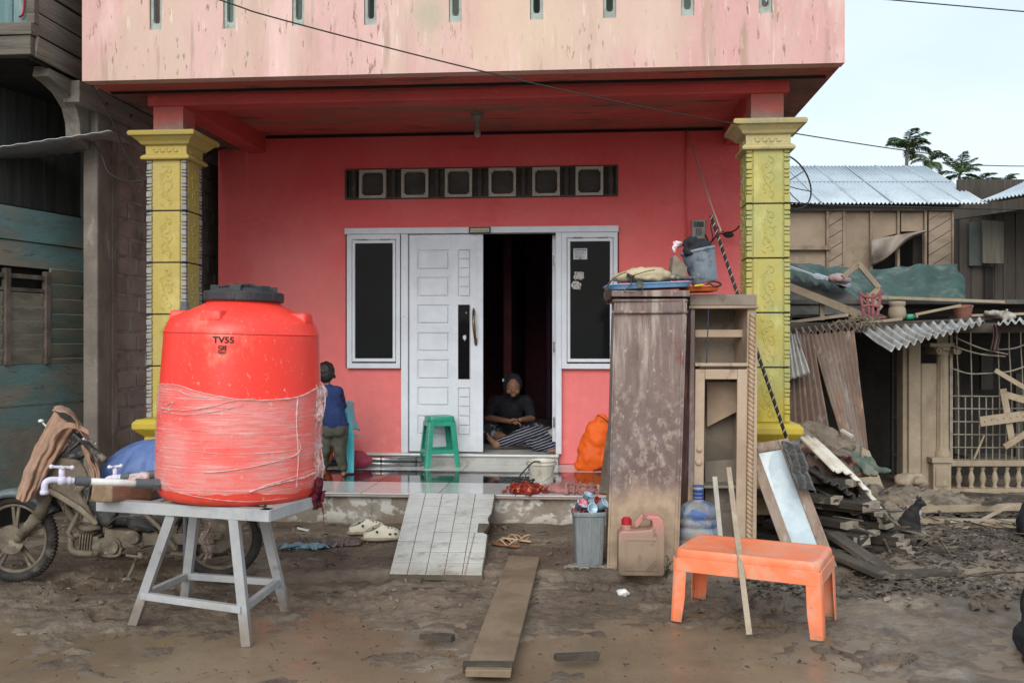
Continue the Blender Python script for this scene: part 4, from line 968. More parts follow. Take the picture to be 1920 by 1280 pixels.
zsheet('corrugated_sheet', 'wide rusty sheet slanting beside the dark doorway', C(1521,628,10.5), C(1600,620,10.9), C(1588,850,9.8), C(1626,850,10.4), 9, .024, mrs, nv=12, rag=.03)
# dark sloping roof sheets behind
mdr = mat('dark_roof_sheet', (.07,.068,.062), (.12,.115,.105), vs=3, rough=.7, bump=.4, layers=[((.25,.25,.24), 5, (1,1,1), .6, .7, .5)])
b = B(); q = [C(1420,478,14.5), C(1560,527,14), C(1650,592,13.4), C(1420,592,13.4)]
vs = [b.bm.verts.new(p) for p in q]; b.bm.faces.new(vs)
t_ = T('fallen_roof', 'dark fallen roof slope dropping from behind the pillar to the veranda roof', 'roof', C(1500,592,13.4))
O('roof_sheet', b, mdr, t_, solid=.05)
b = B(); b.bar(C(1478,500,14.0), C(1545,524,13.7), .10, .05); b.bar(C(1530,515,13.9), C(1592,536,13.6), .12, .05); O('ridge_flashing', b, mtin, t_, bevel=.005)
b = B(); b.bar(C(1470,533,13.2), C(1618,592,12.8), .10, .10); b.bar(C(1540,560,13.1), C(1541,600,13.1), .06, .06); O('rafter', b, mtimb, t_)
b = B(); b.grid(lambda u, v: C(1478+110*u, 503+28*u+5*math.sin(u*30)*v+14*v, 13.8-.25*v), 60, 4); O('torn_lining', b, mat('torn_lining', (.07,.10,.085), rough=.8), t_, smooth=True)
b = B(); b.box(CX((1760-960)*13.6/F, 14.6, 1.95), (4.6, 2.2, .06), rot=(R(-3), 0, TH)); 
t2 = T('sagging_roof', 'low dark sagging roof below the green tarpaulin with a pale front board', 'roof', C(1760,575,13.6)); O('roof_sheet', b, mdr, t2)
b = B(); b.bar(C(1640,557,13.4), C(1882,566,13.4), .06, .04); O('front_board', b, mtimb, t2)
# tan wall strip under the fallen roof
b = B(); rect(b, 1440, 1560, 535, 640, 15.5, .1); tag(O('wall', b, mtan), 'tan wall visible under the fallen roof behind the pillar', 'wall')
# ---- things lying on the roof
# red plastic chair upside down
ch = T('plastic_chair', 'dusty red plastic chair upturned on the veranda roof', 'chair', C(1630, 600, 12.2))
mrc = mat('dusty_red_plastic', (.27,.055,.075), (.33,.12,.12), vs=6, rough=.6)
b = B(); D_ = 12.2
for p0, p1 in (((1612,546),(1620,592)),((1625,550),(1630,592)),((1637,550),(1636,592)),((1652,544),(1645,592))): b.bar(C(*p0,D_), C(*p1,D_), .035, .02, up=up_)
O('legs', b, mrc, ch, bevel=.004)
b = B(); b.tube(spl([C(1611,549,D_), C(1622,556,D_), C(1640,556,D_), C(1653,547,D_)]), .02, 6); b.tube(spl([C(1616,575,D_), C(1630,572,D_), C(1648,575,D_)]), .02, 6); O('rim', b, mrc, ch, smooth=True)
b = B(); b.box(C(1633,594,D_+.2), (.26,.3,.02), rot=(.1,0,TH)); O('seat', b, mrc, ch)
p = C(1682, 600, 12.2)
b = B(); b.lathe([(.075,0),(.105,.03),(.11,.08),(.10,.15),(.085,.17),(.10,.185),(.105,.215),(.10,.235),(.05,.24)], p, 24); tag(O('clay_pot', b, mcs, smooth=True), 'squat mud covered pot on the veranda roof beside the red chair', 'pot')
p = C(1707, 594, 12.0)
bo = T('plastic_bottle', 'small green plastic bottle lying on the veranda roof by the pot', 'bottle', p)
b = B(); ex = Vector((CT,ST,.02)); b.tube([p-ex*.05, p-ex*.045, p+ex*.03, p+ex*.05, p+ex*.07], [.02,.035,.035,.015,.012], 12); O('bottle_body', b, mat('green_bottle', (.05,.38,.24), rough=.35), bo, smooth=True)
b = B(); b.cyl(p+ex*.07, p+ex*.09, .018); O('cap', b, mat('cap_white', (.6,.6,.58), rough=.5), bo)
b = B(); p = C(1806, 600, 12.1); b.lathe([(.08,0),(.115,.14),(.125,.17),(.13,.175),(.11,.17),(.08,.03)], p, 24, M=Euler((.15,-.1,0)).to_matrix()); tag(O('plant_pot', b, mat('terracotta', (.30,.12,.085), (.22,.11,.09), vs=6, rough=.8)), 'terracotta flower pot tilted on the right part of the veranda roof', 'flower pot')
b = B(); b.sph(C(1874,590,11.9), (.18,.12,.05)); b.sph(C(1860,587,11.8), (.09,.08,.04)); b.sph(C(1890,594,11.8), (.10,.08,.045)); b.box(C(1886,592,11.75), (.03,.05,.16), rot=(0,.1,0)); tag(ORG('cloth_bundle', b, mat('pale_rag', (.42,.39,.34), (.24,.2,.16), vs=9, rough=.9, bump=.6), vox=.02, sm=2, disp=.05, dscale=.06), 'flattened pale rag bundle at the right end of the veranda roof', 'bundle')
b = B(); b.grid(lambda u, v: C(1860+12*u+3*math.sin(v*4), 607+50*v, 11.6+.06*math.sin(u*9)), 12, 12); tag(O('hanging_rag', b, mat('brown_rag', (.14,.09,.08), rough=.95, bump=.5), smooth=True, solid=.01), 'dark brown rag hanging down from the veranda roof edge over the grille', 'rag')
b = B(); rn = random.Random(6)
for k in range(60):
    p0 = C(rn.uniform(1585,1640), rn.uniform(592,612), 11.8+rn.uniform(-.3,.3)); a = rn.uniform(-.9,.9); p1 = p0+Vector((rn.uniform(-.25,.25), rn.uniform(-.1,.1), -abs(rn.gauss(0,.09)))); b.tube([p0, p0.lerp(p1,.5)+Vector((0,0,.04)), p1], .006, 4)
tag(O('straw', b, mat('straw', (.25,.20,.14), rough=.95)), 'tangle of straw and twigs on the roof below the red chair', 'straw', kind='stuff')
fr = T('loose_frame', 'pale wooden frame tipped on its corner against the green tarpaulin', 'frame', C(1612,560,13.2))
q_ = [(1609,494),(1648,540),(1620,566),(1580,520)]
for i in range(4):
    if i == 2: continue
    b = B(); b.bar(C(*q_[i],13.0), C(*q_[(i+1)%4],13.0), .07, .04, up=up_); O('rail', b, mtimb, fr, bevel=.004)
b = B(); b.bar(C(1622,552,12.95), C(1652,578,12.95), .07, .04, up=up_); O('rail', b, mtimb, fr)
b = B(); b.sph(C(1570,522,13.4), (.14,.1,.07)); b.sph(C(1583,526,13.3), (.10,.1,.05)); tag(ORG('pink_rag', b, mat('pink_rag', (.5,.36,.36), rough=.9), vox=.02, sm=2, disp=.05, dscale=.06), 'pale pink rag on the fallen roof left of the wooden frame', 'rag')
for p0, p1, lab in (((1480,604),(1590,590),'long grey beam lying on the rusted roof sheets by the pillar'), ((1560,612),(1690,598),'thin bare pole lying along the roof under the clay pot'), ((1715,590),(1800,572),'thin stick rising toward the terracotta flower pot'), ((1820,592),(1920,588),'thin lath lying beside the pale rag bundle on the roof'), ((1640,607),(1860,597),'thin dark pole along the roof above the curled zinc sheet')):
    board(C(*p0,11.9), C(*p1,11.9), .05, .03, lab, mtimb if 'dark' not in lab else mtimbd, name='pole', cat='pole', jit=.006)

# ================================================================= YARD DEBRIS
# floor boards and beams
for p0, p1, w_, h, lab, mm in (
    (C(1690,978,8.0), C(1960,981,7.8), .10, .06, 'long pale beam lying across the yard behind the cat', mtimb),
    (C(1660,957,8.6), C(1960,948,8.9), .08, .05, 'grey brown beam lying just behind the long pale beam', mtimb),
    (C(1640,936,9.3), C(1770,930,9.6), .12, .03, 'deck plank farthest from the camera in the broken decking', mtimb),
    (C(1640,944,9.0), C(1765,938,9.2), .12, .03, 'middle deck plank in the broken decking left of the cat', mtimb),
    (C(1642,953,8.8), C(1750,948,8.9), .11, .03, 'nearest deck plank in the broken decking left of the cat', mtimb),
    (C(1790,999,7.5), C(1892,948,8.2), .025, .02, 'thin pale stick leaning over the long pale beam', mtimb),
    (C(1788,998,7.6), C(1789,975,7.75), .05, .03, 'short upright peg in front of the long pale beam', mtimb),
    (C(1846,944,8.5), C(1885,932,9.2), .05, .03, 'splintered lath pointing up beside the long beams', mtimbd),
    (C(1770,965,8.1), C(1810,978,7.9), .06, .02, 'dark short lath lying on the long pale beam', mtimbd),
    (C(1800,925,9.8), C(1920,930,9.6), .07, .03, 'muddy board on the ground before the balusters', mtimbd)):
    board(p0, p1, w_, h, lab, mm, jit=.006)
cH = C(1578,915,8.0)
def mound(x, y, h=.38, rx=.58, ry=.60):
    q = (x/rx)**2+(y/ry)**2
    return h*max(0, 1-q)**.8+.07*fb(x*3.3, y*3.3, 4)+.035*fb(x*11, y*11, 2)-.03*abs(fb(x*7, y*7, 9)) if q < 1.3 else -.1
def cH_z(x, y): return cH.z-.34+mound(x, y)
# stacked planks, ends towards the camera
rn = random.Random(21)
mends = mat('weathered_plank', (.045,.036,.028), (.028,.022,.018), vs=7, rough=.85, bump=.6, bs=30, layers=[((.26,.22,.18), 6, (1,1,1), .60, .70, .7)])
mlit = mat('lit_end', (.30,.255,.205), (.20,.165,.13), vs=14, rough=.85, bump=.5, bs=60)  # paler ends paint in the light that falls on them; sides stay dark
stack = [  # end px, py, D, width, thickness, length, yaw
 (1604,905,6.75,.13,.05,1.0,.9),(1640,950,6.5,.17,.055,1.1,.75),(1575,938,6.6,.13,.045,.8,1.0),(1660,962,6.5,.15,.03,1.1,.8),(1598,985,6.4,.12,.04,.7,.55),(1640,1000,6.3,.11,.03,1.0,.6),
 (1622,1014,6.15,.10,.05,.9,.5),(1700,1018,6.35,.14,.028,1.1,.85),(1705,1030,6.30,.13,.03,1.2,.95),(1712,1041,6.25,.13,.03,1.1,.9),(1716,1052,6.2,.12,.03,1.2,.8),(1722,1062,6.15,.14,.03,1.1,.9),
 (1745,1035,6.5,.12,.025,1.0,.85),(1750,1046,6.45,.12,.025,1.0,.95),(1756,1056,6.4,.12,.026,1.1,.85),(1762,1066,6.3,.13,.026,1.0,.9),(1724,1074,6.05,.13,.03,1.0,.75),(1690,1008,6.4,.12,.03,1.0,.9),
 (1668,985,6.5,.13,.03,1.0,.8),(1735,1003,6.7,.2,.025,.6,.9)]
desc = ['nailed batten end sticking out beside the mirror towel','broad plank end jutting under the white sheet','narrow batten end just right of the mirror','plank end close under the black corrugated sheet','short block end low beside the mirror','plank end poking out in the middle of the pile',
 'light squared beam end at the left of the pile','topmost plank of the neat right hand stack','second plank down in the neat right hand stack','third plank down in the neat right hand stack','fourth plank down in the neat right hand stack','fifth plank down in the neat right hand stack',
 'topmost plank of the rightmost small stack','second plank of the rightmost small stack','third plank of the rightmost small stack','lowest plank of the rightmost small stack','lowest plank of the neat right hand stack','plank resting above the neat right hand stack','plank end beneath the lower black corrugated sheet','wide thin board the cat stands on']
for (px_, py_, D, w_, h, L, yaw), ds_ in zip(stack, desc):
    e = C(px_, py_, D); a = yaw+rn.uniform(-.06,.06)
    d = CX(-math.sin(a), math.cos(a)*.9, 0); d.z = rn.uniform(-.03,.04)
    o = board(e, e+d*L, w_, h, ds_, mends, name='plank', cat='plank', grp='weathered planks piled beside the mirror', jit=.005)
    du_ = d.normalized(); t = B(); t.bar(e-du_*.004, e+du_*.05, w_+.004, h+.004, jit=.003); O('lit_end', t, mlit, o, bevel=.004)
for p0, p1, lab in ((C(1560,1000,6.2), C(1680,1082,5.75), 'dark plank sloping down to the mud in front of the pile'), (C(1545,1030,6.1), C(1660,1080,5.7), 'second dark plank sloping down beside the mirror foot'), (C(1670,1078,5.8), C(1800,1070,6.0), 'flat plank lying at the foot of the pile'), (C(1560,930,6.9), C(1690,1010,6.6), 'dark beam buried diagonally inside the pile')):
    board(p0, p1, .10, .035, lab, mtimbd, name='plank', cat='plank', jit=.005)
rn = random.Random(91)
for k in range(34):                                                      # dark boards wedged between the planks
    px_ = rn.uniform(1560, 1735); py_ = 925+ (px_-1560)*.42 + rn.uniform(0, 1)*(1075-(925+(px_-1560)*.42)); D = 6.95-(py_-925)*.0052+rn.uniform(0,.12)
    e = C(px_, py_, D); a = rn.uniform(.4, 1.15); d = CX(-math.sin(a), math.cos(a), 0); d.z = rn.uniform(-.06,.12)
    board(e, e+d*rn.uniform(.35,.8), rn.uniform(.05,.12), rn.uniform(.012,.03), 'dark splintered board wedged in the plank pile', mtimbd, name='board', cat='board', grp='dark boards wedged in the plank pile', jit=.008)
for k in range(16):
    x, y = rn.uniform(-.42,.42), rn.uniform(-.42,.1); z = cH_z(x, y)+.02; a = rn.uniform(0, 3.14); L = rn.uniform(.12,.4); p = Vector((cH.x+x, cH.y+y, z)); d = Vector((math.cos(a), math.sin(a)*.6, rn.uniform(-.3,.5)))*L
    board(p-d*.5, p+d*.5, rn.uniform(.02,.06), .015, 'broken lath sticking out of the rubbish mound', mtimb if k % 3 == 0 else mtimbd, name='lath', cat='stick', grp='broken laths in the rubbish mound', jit=.005)
b = B(); b.sph(C(1585,1000,7.3), (.34,.4,.26)); b.sph(C(1630,1045,6.9), (.38,.35,.13)); b.sph(C(1545,965,7.1), (.22,.35,.36))
tag(ORG('debris_heap', b, mat('black_muck', (.014,.012,.010), (.03,.024,.018), vs=5, rough=.85, bump=.9, bs=16, bd=.03), vox=.03, sm=3, disp=.25, dscale=.16), 'black mucky heap under the planks and corrugated sheets', 'heap')
# white and black corrugated sheets
mwhs = mat('white_fibre_sheet', (.66,.62,.54), (.56,.50,.42), vs=6, rough=.7, bump=.3, layers=[((.30,.23,.16), 5, (1,1,1), .58, .68, .6)])
mbls = mat('black_sheet', (.022,.020,.018), (.035,.03,.027), vs=6, rough=.55, bump=.3)
def cs(name, lab, pts, D0, dz_, back, m, waves, amp, sol):
    pp = [C(a, c, D0-.2*i/(len(pts)-1)) for i, (a, c) in enumerate(pts)]; pp = spl(pp, 12); n_ = len(pp)-1
    def g(u, v):
        i = min(n_-1, int(u*n_)); f = u*n_-i; p = pp[i].lerp(pp[i+1], f); up2 = Vector((.55, 0, .83))
        return p + CX(-.1, back, dz_)*v + up2*amp*math.sin(u*waves*2*math.pi)*(1-.1*v)
    b = B(); b.grid(g, waves*10, 8); return tag(O(name, b, m, smooth=True, solid=sol), lab, 'roofing sheet')
cs('corrugated_sheet', 'white wavy fibre sheet sliding down the plank pile', [(1562,884),(1592,888),(1625,918),(1655,958),(1672,982)], 6.80, .20, .50, mwhs, 8, .012, .012)
cs('corrugated_sheet', 'upper black wavy sheet directly under the white one', [(1540,898),(1575,912),(1610,940),(1650,980),(1690,1002)], 6.72, .10, .8, mbls, 10, .016, .012)
cs('corrugated_sheet', 'lower black wavy sheet above the plank ends near the cat', [(1550,930),(1600,960),(1650,1000),(1700,1005)], 6.64, .08, .8, mbls, 8, .016, .012)
# sacks and rags
def sack(lab, px_, py_, D, r, m, seed, rot=(0,0,0), name='sack', cat='sack'):
    rn = random.Random(seed); b = B(); c = C(px_, py_, D); b.sph(c, r, rot=rot)
    for k in range(5): b.sph(c+Vector((rn.uniform(-.6,.6)*r[0], rn.uniform(-.4,.4)*r[1], rn.uniform(-.4,.4)*r[2])), (r[0]*.55, r[1]*.6, r[2]*.6))
    return tag(ORG(name, b, m, vox=.018, sm=3, disp=.10, dscale=.09), lab, cat)
msk = mat('muddy_sack', (.16,.125,.09), (.23,.185,.135), vs=8, rough=.75, bump=.8, bs=30, bd=.015, layers=[((.06,.05,.038), 7, (1,1,1), .52, .64, .7)])
sack('topmost bulging muddy sack beside the pillar base', 1528, 812, 8.3, (.22,.2,.09), msk, 1, (0,.2,0))
sack('second wet muddy sack lying below the topmost one', 1546, 832, 8.1, (.24,.2,.09), msk, 2, (0,.1,0))
sack('left muddy sack tucked against the yellow pillar base', 1500, 838, 8.0, (.15,.2,.16), msk, 3)
sack('crumpled muddy sack at the right of the upper two', 1590, 850, 8.4, (.12,.15,.13), msk, 4)
mgrg = mat('green_rag', (.075,.11,.085), (.20,.19,.15), vs=9, rough=.9, bump=.7, bs=20)
o = heap('rag_heap', C(1575,885,7.7), .28, .25, .16, mgrg, seed=3, amp=.6, fr=6); tag(o, 'wet greenish rags piled between the sacks and the concrete shard', 'rags')
mbr = mat('brown_rags', (.17,.13,.095), (.26,.21,.16), vs=7, rough=.9, bump=.9, bs=22, bd=.02, layers=[((.06,.045,.035), 6, (1,1,1), .5, .62, .8)])
b = B()
b.grid(lambda u, v: (cH.x-.95+1.9*u, cH.y-.85+1.7*v, cH.z-.62+mound(-.95+1.9*u, -.85+1.7*v)+.28), 90, 80)
tag(O('rubbish_mound', b, mbr, smooth=True), 'big brown mound of mud soaked rubbish below the sacks', 'rubbish')
for k, (dx_, dy_, sz, rz_, mm, lab) in enumerate((( -.15,-.35,.34,.3,mbr,'wrinkled brown cloth spread over the front of the rubbish mound'),(.25,-.2,.30,1.2,msk,'wrinkled dark cloth sliding down the right of the rubbish mound'),(-.3,-.05,.26,2.0,mgrg,'greenish wet cloth near the top of the rubbish mound'),(.05,.1,.28,.8,mat('pale_film_rag', (.34,.30,.25), (.2,.17,.13), vs=12, rough=.6, bump=.6),'pale film like rag across the rubbish mound'))):
    def fn(u, v, k=k, dx_=dx_, dy_=dy_, sz=sz, rz_=rz_):
        x, y = (u-.5)*sz*2, (v-.5)*sz*1.4; X, Y = dx_+x*math.cos(rz_)-y*math.sin(rz_), dy_+x*math.sin(rz_)+y*math.cos(rz_)
        return Vector((cH.x+X, cH.y+Y, cH_z(X, Y)+.035+.03*math.sin(x*26+3*math.sin(y*9))))
    tag(crumple('wet_cloth', fn, mm, nu=44, nv=36, amp=.055, fr=9, solid=.006, seed=k*3), lab, 'cloth')
o = heap('rag_heap', C(1540,900,7.4), .28, .3, .25, mat('red_brown_rags', (.17,.085,.07), (.14,.11,.085), vs=7, rough=.9, bump=.9, bs=22), seed=8, amp=.6, fr=6); tag(o, 'reddish brown rags behind the towel on the mirror', 'rags')
b = B(); b.grid(lambda u, v: C(1600,905,9.4)+Vector((-.2+1.5*u, -.5+1.0*v, -.20+.13*math.sin(math.pi*u)*math.sin(math.pi*v)+.06*fb(u*7,v*5,2)+.03*fb(u*24,v*18,7))), 60, 40); tag(O('mud_mound', b, msk, smooth=True), 'low mound of mud and cloth spilling from the dark doorway', 'mud')
b = B(); b.prism([(-.12,0),(.12,.02),(.02,.36),(-.09,.42),(-.14,.40)], .07, M=Matrix.Translation(C(1634,920,8.6)) @ Euler((-.25,0,TH)).to_matrix().to_4x4()); tag(O('concrete_shard', b, mcs, bevel=.01), 'upright slab of tan broken concrete in front of the dark doorway', 'concrete slab')
b = B(); b.sph(C(1706,899,10.6), (.17,.14,.08)); b.sph(C(1722,903,10.5), (.10,.1,.06)); tag(ORG('boulder', b, mcs, vox=.02, sm=1, disp=.09, dscale=.12), 'smooth muddy boulder at the foot of the tan post', 'boulder')
b = B(); b.sph(C(1930,985,7.2), (.09,.12,.13)); b.sph(C(1938,965,7.25), (.08,.10,.12)); tag(ORG('black_bag', b, M['blackcloth'], vox=.02, sm=2, disp=.08, dscale=.1), 'black crumpled bag at the right edge beyond the mud', 'bag')
b = B(); b.cap(C(1962,1130,4.95), C(1985,1270,4.35), .12, .15); b.sph(C(1960,1200,4.6), (.14,.14,.12))
tag(ORG('dark_sack', b, M['blackcloth'], vox=.02, sm=3, disp=.035, dscale=.05), 'tall dark sack mostly cut off by the lower right edge', 'sack')
# white cup and pale tube bits on the heap
b = B(); c = C(1571,878,7.3); b.sph(c, (.03,.03,.035)); b.sph(c+Vector((.03,0,.0)), .022); tag(O('doll_foot', b, mat('pink_beige', (.5,.28,.2), rough=.6), smooth=True), 'small pinkish knotted scrap at the top end of the white sheet', 'scrap')
b = B(); b.bar(C(1578,806,8.2), C(1598,818,8.1), .03, .02); tag(O('white_lath', b, mat('white_lath', (.6,.58,.52), rough=.7)), 'short white lath poking out of the sacks', 'lath')
# splinters, laths and shreds tangled through the wreckage: uncountable
b = B(); rn = random.Random(41)
for k in range(420):
    if k < 240: D = rn.uniform(6.2, 7.6); px_ = rn.uniform(1560, 1800); py_ = rn.uniform(max(930, 900+(px_-1560)*.5), 1080)
    else: D = rn.uniform(7.4, 9.8); px_ = rn.uniform(1600, 1920); py_ = 0
    p = C(px_, 640, D); g0 = gz(p.x, p.y)+.02
    if k < 240: p.z = max(g0, CH+(640-py_)/F*D-.02); p.z = min(p.z, .36)
    else: p.z = g0+rn.uniform(0,.05)
    a = rn.uniform(0, 3.14); L = rn.uniform(.05,.32); d = Vector((math.cos(a), math.sin(a), rn.uniform(-.25,.25)))*L
    b.bar(p-d*.5, p+d*.5, rn.uniform(.006,.03), rn.uniform(.003,.010), jit=.003)
tag(O('splinters', b, mat('splinters', (.17,.135,.10), (.045,.036,.028), vs=6, lo=.42, hi=.58, rough=.85, bump=.4)), 'splintered laths and shreds tangled through the wreckage at the right', 'splinters', kind='stuff')
# ---- leaf and chip litter over the mud: uncountable
def gh(x, y): return gz(x, y)+gnoise(x, y)*(1 if x > 1.4 else .6)
b = B(); rn = random.Random(33)
def chip(x, y, s_, z=None):
    z = gh(x, y) if z is None else z
    a = rn.uniform(0, 6.28); t = rn.uniform(-.5,.5); e = rn.uniform(1.2, 3.2)
    M2 = Matrix.Translation((x, y, z+s_*.25)) @ Euler((t, rn.uniform(-.5,.5), a)).to_matrix().to_4x4()
    vs = [b.bm.verts.new(M2 @ Vector(p)) for p in ((-s_*e*.5,0,0),(0,-s_*.4,s_*.12),(s_*e*.5,0,-s_*.1),(0,s_*.4,.0))]
    b.bm.faces.new(vs)
for k in range(9500):
    D = rn.uniform(5.4, 11.5); x = rn.uniform(1.35, D*.56); p = CX(x, D)
    if D > 9.5 and x < 3.4: continue
    chip(p.x, p.y, rn.uniform(.008,.035))
for k in range(2600):
    D = rn.uniform(4.0, 7.2); x = rn.uniform(-D*.56, 1.5); p = CX(x, D)
    if p.y > 7.2: continue
    chip(p.x, p.y, rn.choice((.004,.005,.007,.010,.016)))
for k in range(1600):
    x, y = rn.uniform(-.52,.52), rn.uniform(-.55,.5); chip(cH.x+x, cH.y+y, rn.uniform(.008,.03), cH_z(x, y)+.005)
tag(O('leaf_litter', b, M['litter']), 'dark rotting leaves and chips scattered over the mud', 'leaf litter', kind='stuff')
b = B()
for k in range(900):
    D = rn.uniform(5.3, 11); x = rn.uniform(1.5, D*.56) if rn.random() < .8 else rn.uniform(-D*.5, 1.2); p = CX(x, D)
    if D > 9.5 and x < 3.4 or p.y > 7.2 and x < 1.5: continue
    chip(p.x, p.y, rn.uniform(.006,.02))
for k in range(700):
    x, y = rn.uniform(-.5,.5), rn.uniform(-.5,.4); chip(cH.x+x, cH.y+y, rn.uniform(.006,.022), cH_z(x, y)+.005)
tag(O('pale_litter', b, mat('pale_chip', (.36,.32,.27), (.2,.17,.13), vs=9, rough=.8)), 'pale chips and scraps scattered over the mud', 'litter', kind='stuff')
b = B()
for k in range(420):
    D = rn.uniform(5.6, 10.5); x = rn.uniform(1.5, D*.56) if rn.random() < .75 else rn.uniform(-D*.5, 1.2); p = CX(x, D)
    if D > 9.5 and x < 3.4 or p.y > 7.2 and x < 1.5: continue
    a = rn.uniform(0,6.28); L = rn.uniform(.05,.28); z = gh(p.x,p.y)+.012; d = Vector((math.cos(a),math.sin(a),rn.uniform(-.1,.25)))*L
    q = p+Vector((0,0,z)); b.tube([q, q+d*.5+Vector((0,0,.01)), q+d], rn.uniform(.002,.006), 4)
tag(O('twigs', b, mtimbd), 'thin twigs strewn over the mud', 'twigs', kind='stuff')
# clods
b = B()
for k in range(1500):
    D = rn.uniform(5.2, 10); x = rn.uniform(-D*.55, D*.55); p = CX(x, D)
    if p.y > 7.2 and x < 1.5: continue
    s_ = rn.choice((.006,.008,.010,.014,.02)); b.box((p.x,p.y,gh(p.x,p.y)+s_*.1), (s_*rn.uniform(1,2),s_*rn.uniform(1,2),s_), rot=(rn.random(),rn.random(),rn.random()*6), jit=s_*.25)
tag(O('mud_clods', b, M['mud'], bevel=.003), 'small clods of mud scattered on the ground', 'mud clods', kind='stuff')
# ================================================================= WATER TANK on its stand
tcx, tD = -1.422, 5.0
tc_ = CX(tcx, tD, 0)
tank = T('water_tank', 'bright orange red plastic water tank half wrapped in clear film, on a metal stand', 'water tank', (tc_.x, tc_.y, .655))
prof = [(.30,.655),(.36,.655),(.385,.662),(.402,.69),(.410,.74),(.413,.90),(.410,1.10),(.400,1.30),(.391,1.46),(.390,1.49),(.387,1.498),(.382,1.52),(.368,1.548),(.345,1.572),(.30,1.592),(.26,1.610),(.215,1.632),(.193,1.643),(.186,1.650),(.186,1.675),(.12,1.68)]
mtk_ = mat('orange_red_plastic', (.86,.045,.030), (.82,.055,.038), vs=1.5, rough=.38, rvar=.08, bump=.03, bs=14, spec=.4, micro=.02, layers=[((.80,.42,.33), 26, (1,1,1), .63, .66, .7, (1.42,1.2)), ((.62,.22,.14), 3.5, (1,1,.7), .56, .68, .5), ((.78,.30,.24), 60, (1,1,.5), .62, .66, .5)], mud=(.72,.04,.06,(.55,.12,.07),.35))
def trad(z):
    for (r0_, z0_), (r1_, z1_) in zip(prof, prof[1:]):
        if z0_ <= z <= z1_ and z1_ > z0_: return r0_+(r1_-r0_)*(z-z0_)/(z1_-z0_)
    return .40
b = B(); b.lathe(prof, tc_, 96)
for a in (-100, -172, -10, 90, 45, -55-80):
    a = R(a)+TH; r = .315; c = tc_+Vector((math.cos(a)*r, math.sin(a)*r, 1.575))
    if abs(math.degrees(a)-TH) > 400: continue
    if round(math.degrees(a-TH)) in (-100, -172, -10, 90): b.box(c, (.10,.115,.055), rot=(0,0,a), taper=.86)
tb = O('tank_body', b, mtk_, tank, smooth=True, bevel=.012, ang=55, seg=3)
b = B(); b.lathe([(.391,1.486),(.3945,1.491),(.388,1.498)], tc_, 96); O('seam', b, mtk_, tb, smooth=True)
b = B(); b.lathe([(.17,1.652),(.200,1.655),(.204,1.662),(.204,1.698),(.198,1.706),(.165,1.710),(.15,1.720),(.06,1.733),(.01,1.735)], tc_, 64)
for k in range(12): a = k*math.pi/6+.1; b.box(tc_+Vector((.203*math.cos(a), .203*math.sin(a), 1.680)), (.006,.02,.036), rot=(0,0,a))
for k in range(8): a = k*math.pi/4+.2; b.bar(tc_+Vector((.05*math.cos(a), .05*math.sin(a), 1.742)), tc_+Vector((.14*math.cos(a), .14*math.sin(a), 1.725)), .012, .012)
for a in (200, 275, 330, 20, 100): a = R(a); b.box(tc_+Vector((.145*math.cos(a), .145*math.sin(a), 1.722)), (.045,.06,.030), rot=(0,0,a))
b.cyl(tc_+Vector((0,0,1.735)), tc_+Vector((0,0,1.75)), .05, n=24)
O('tank_lid', b, M['black'], tank, bevel=.003)
def onT(px_, py_, off=.0):                                               # where the ray meets the tank's side
    z = 1.2
    for _ in range(12):
        r = trad(z)+off; dx = (px_-960)/F
        # |(dx*D - tcx, D - tD)| = r
        A_ = dx*dx+1; B_ = -2*(dx*tcx+tD); C_ = tcx*tcx+tD*tD-r*r; q = max(0, B_*B_-4*A_*C_); D = (-B_-math.sqrt(q))/(2*A_)
        z = CH+(640-py_)/F*D
    return CX(dx*D, D, z)
pt_ = onT(411, 637); a0_ = math.atan2(pt_.y-tc_.y, pt_.x-tc_.x)
def tw(cx_px, cy_px, off=.0015):
    p = onT(cx_px, cy_px); a0_ = math.atan2(p.y-tc_.y, p.x-tc_.x)
    def f(x, y):
        z = p.z+y; r = trad(z)+off; a = a0_+x/r; return Vector((tc_.x+r*math.cos(a), tc_.y+r*math.sin(a), z))
    return f
mprint = mat('black_print', (.015,.012,.012), rough=.6, bump=0, micro=0)
f1 = tw(411, 642); text('print_lettering', 'TV55', .042, mprint, tb, lambda x, y: f1(x*1.12, y), th=.0012)
f2 = tw(409, 648)                                                        # certification mark: S, N and I run together with a bar
b = B()
def stroke2(pts, w_):
    for (x0_, y0_), (x1_, y1_) in zip(pts, pts[1:]):
        d = Vector((x1_-x0_, y1_-y0_)); L = d.length; d /= L; n_ = Vector((-d.y, d.x))*w_/2; k = 3
        P_ = [(Vector((x0_, y0_))+d*(t*(L+w_)-w_/2)) for t in (0, .5, 1)]
        for p_, q_2 in zip(P_, P_[1:]):
            b.bm.faces.new([b.bm.verts.new(f2(*v)) for v in (p_-n_, q_2-n_, q_2+n_, p_+n_)])
stroke2([(-.002,.0),(-.016,.0),(-.016,-.010),(-.004,-.010),(-.004,-.021),(-.018,-.021)], .005)
stroke2([(.003,-.021),(.003,.0),(.010,-.018),(.010,.0)], .004); stroke2([(.017,.0),(.017,-.021)], .006); stroke2([(-.018,-.030),(.018,-.030)], .005); stroke2([(-.014,-.036),(.014,-.036)], .003)
O('print_mark', b, mprint, tb)
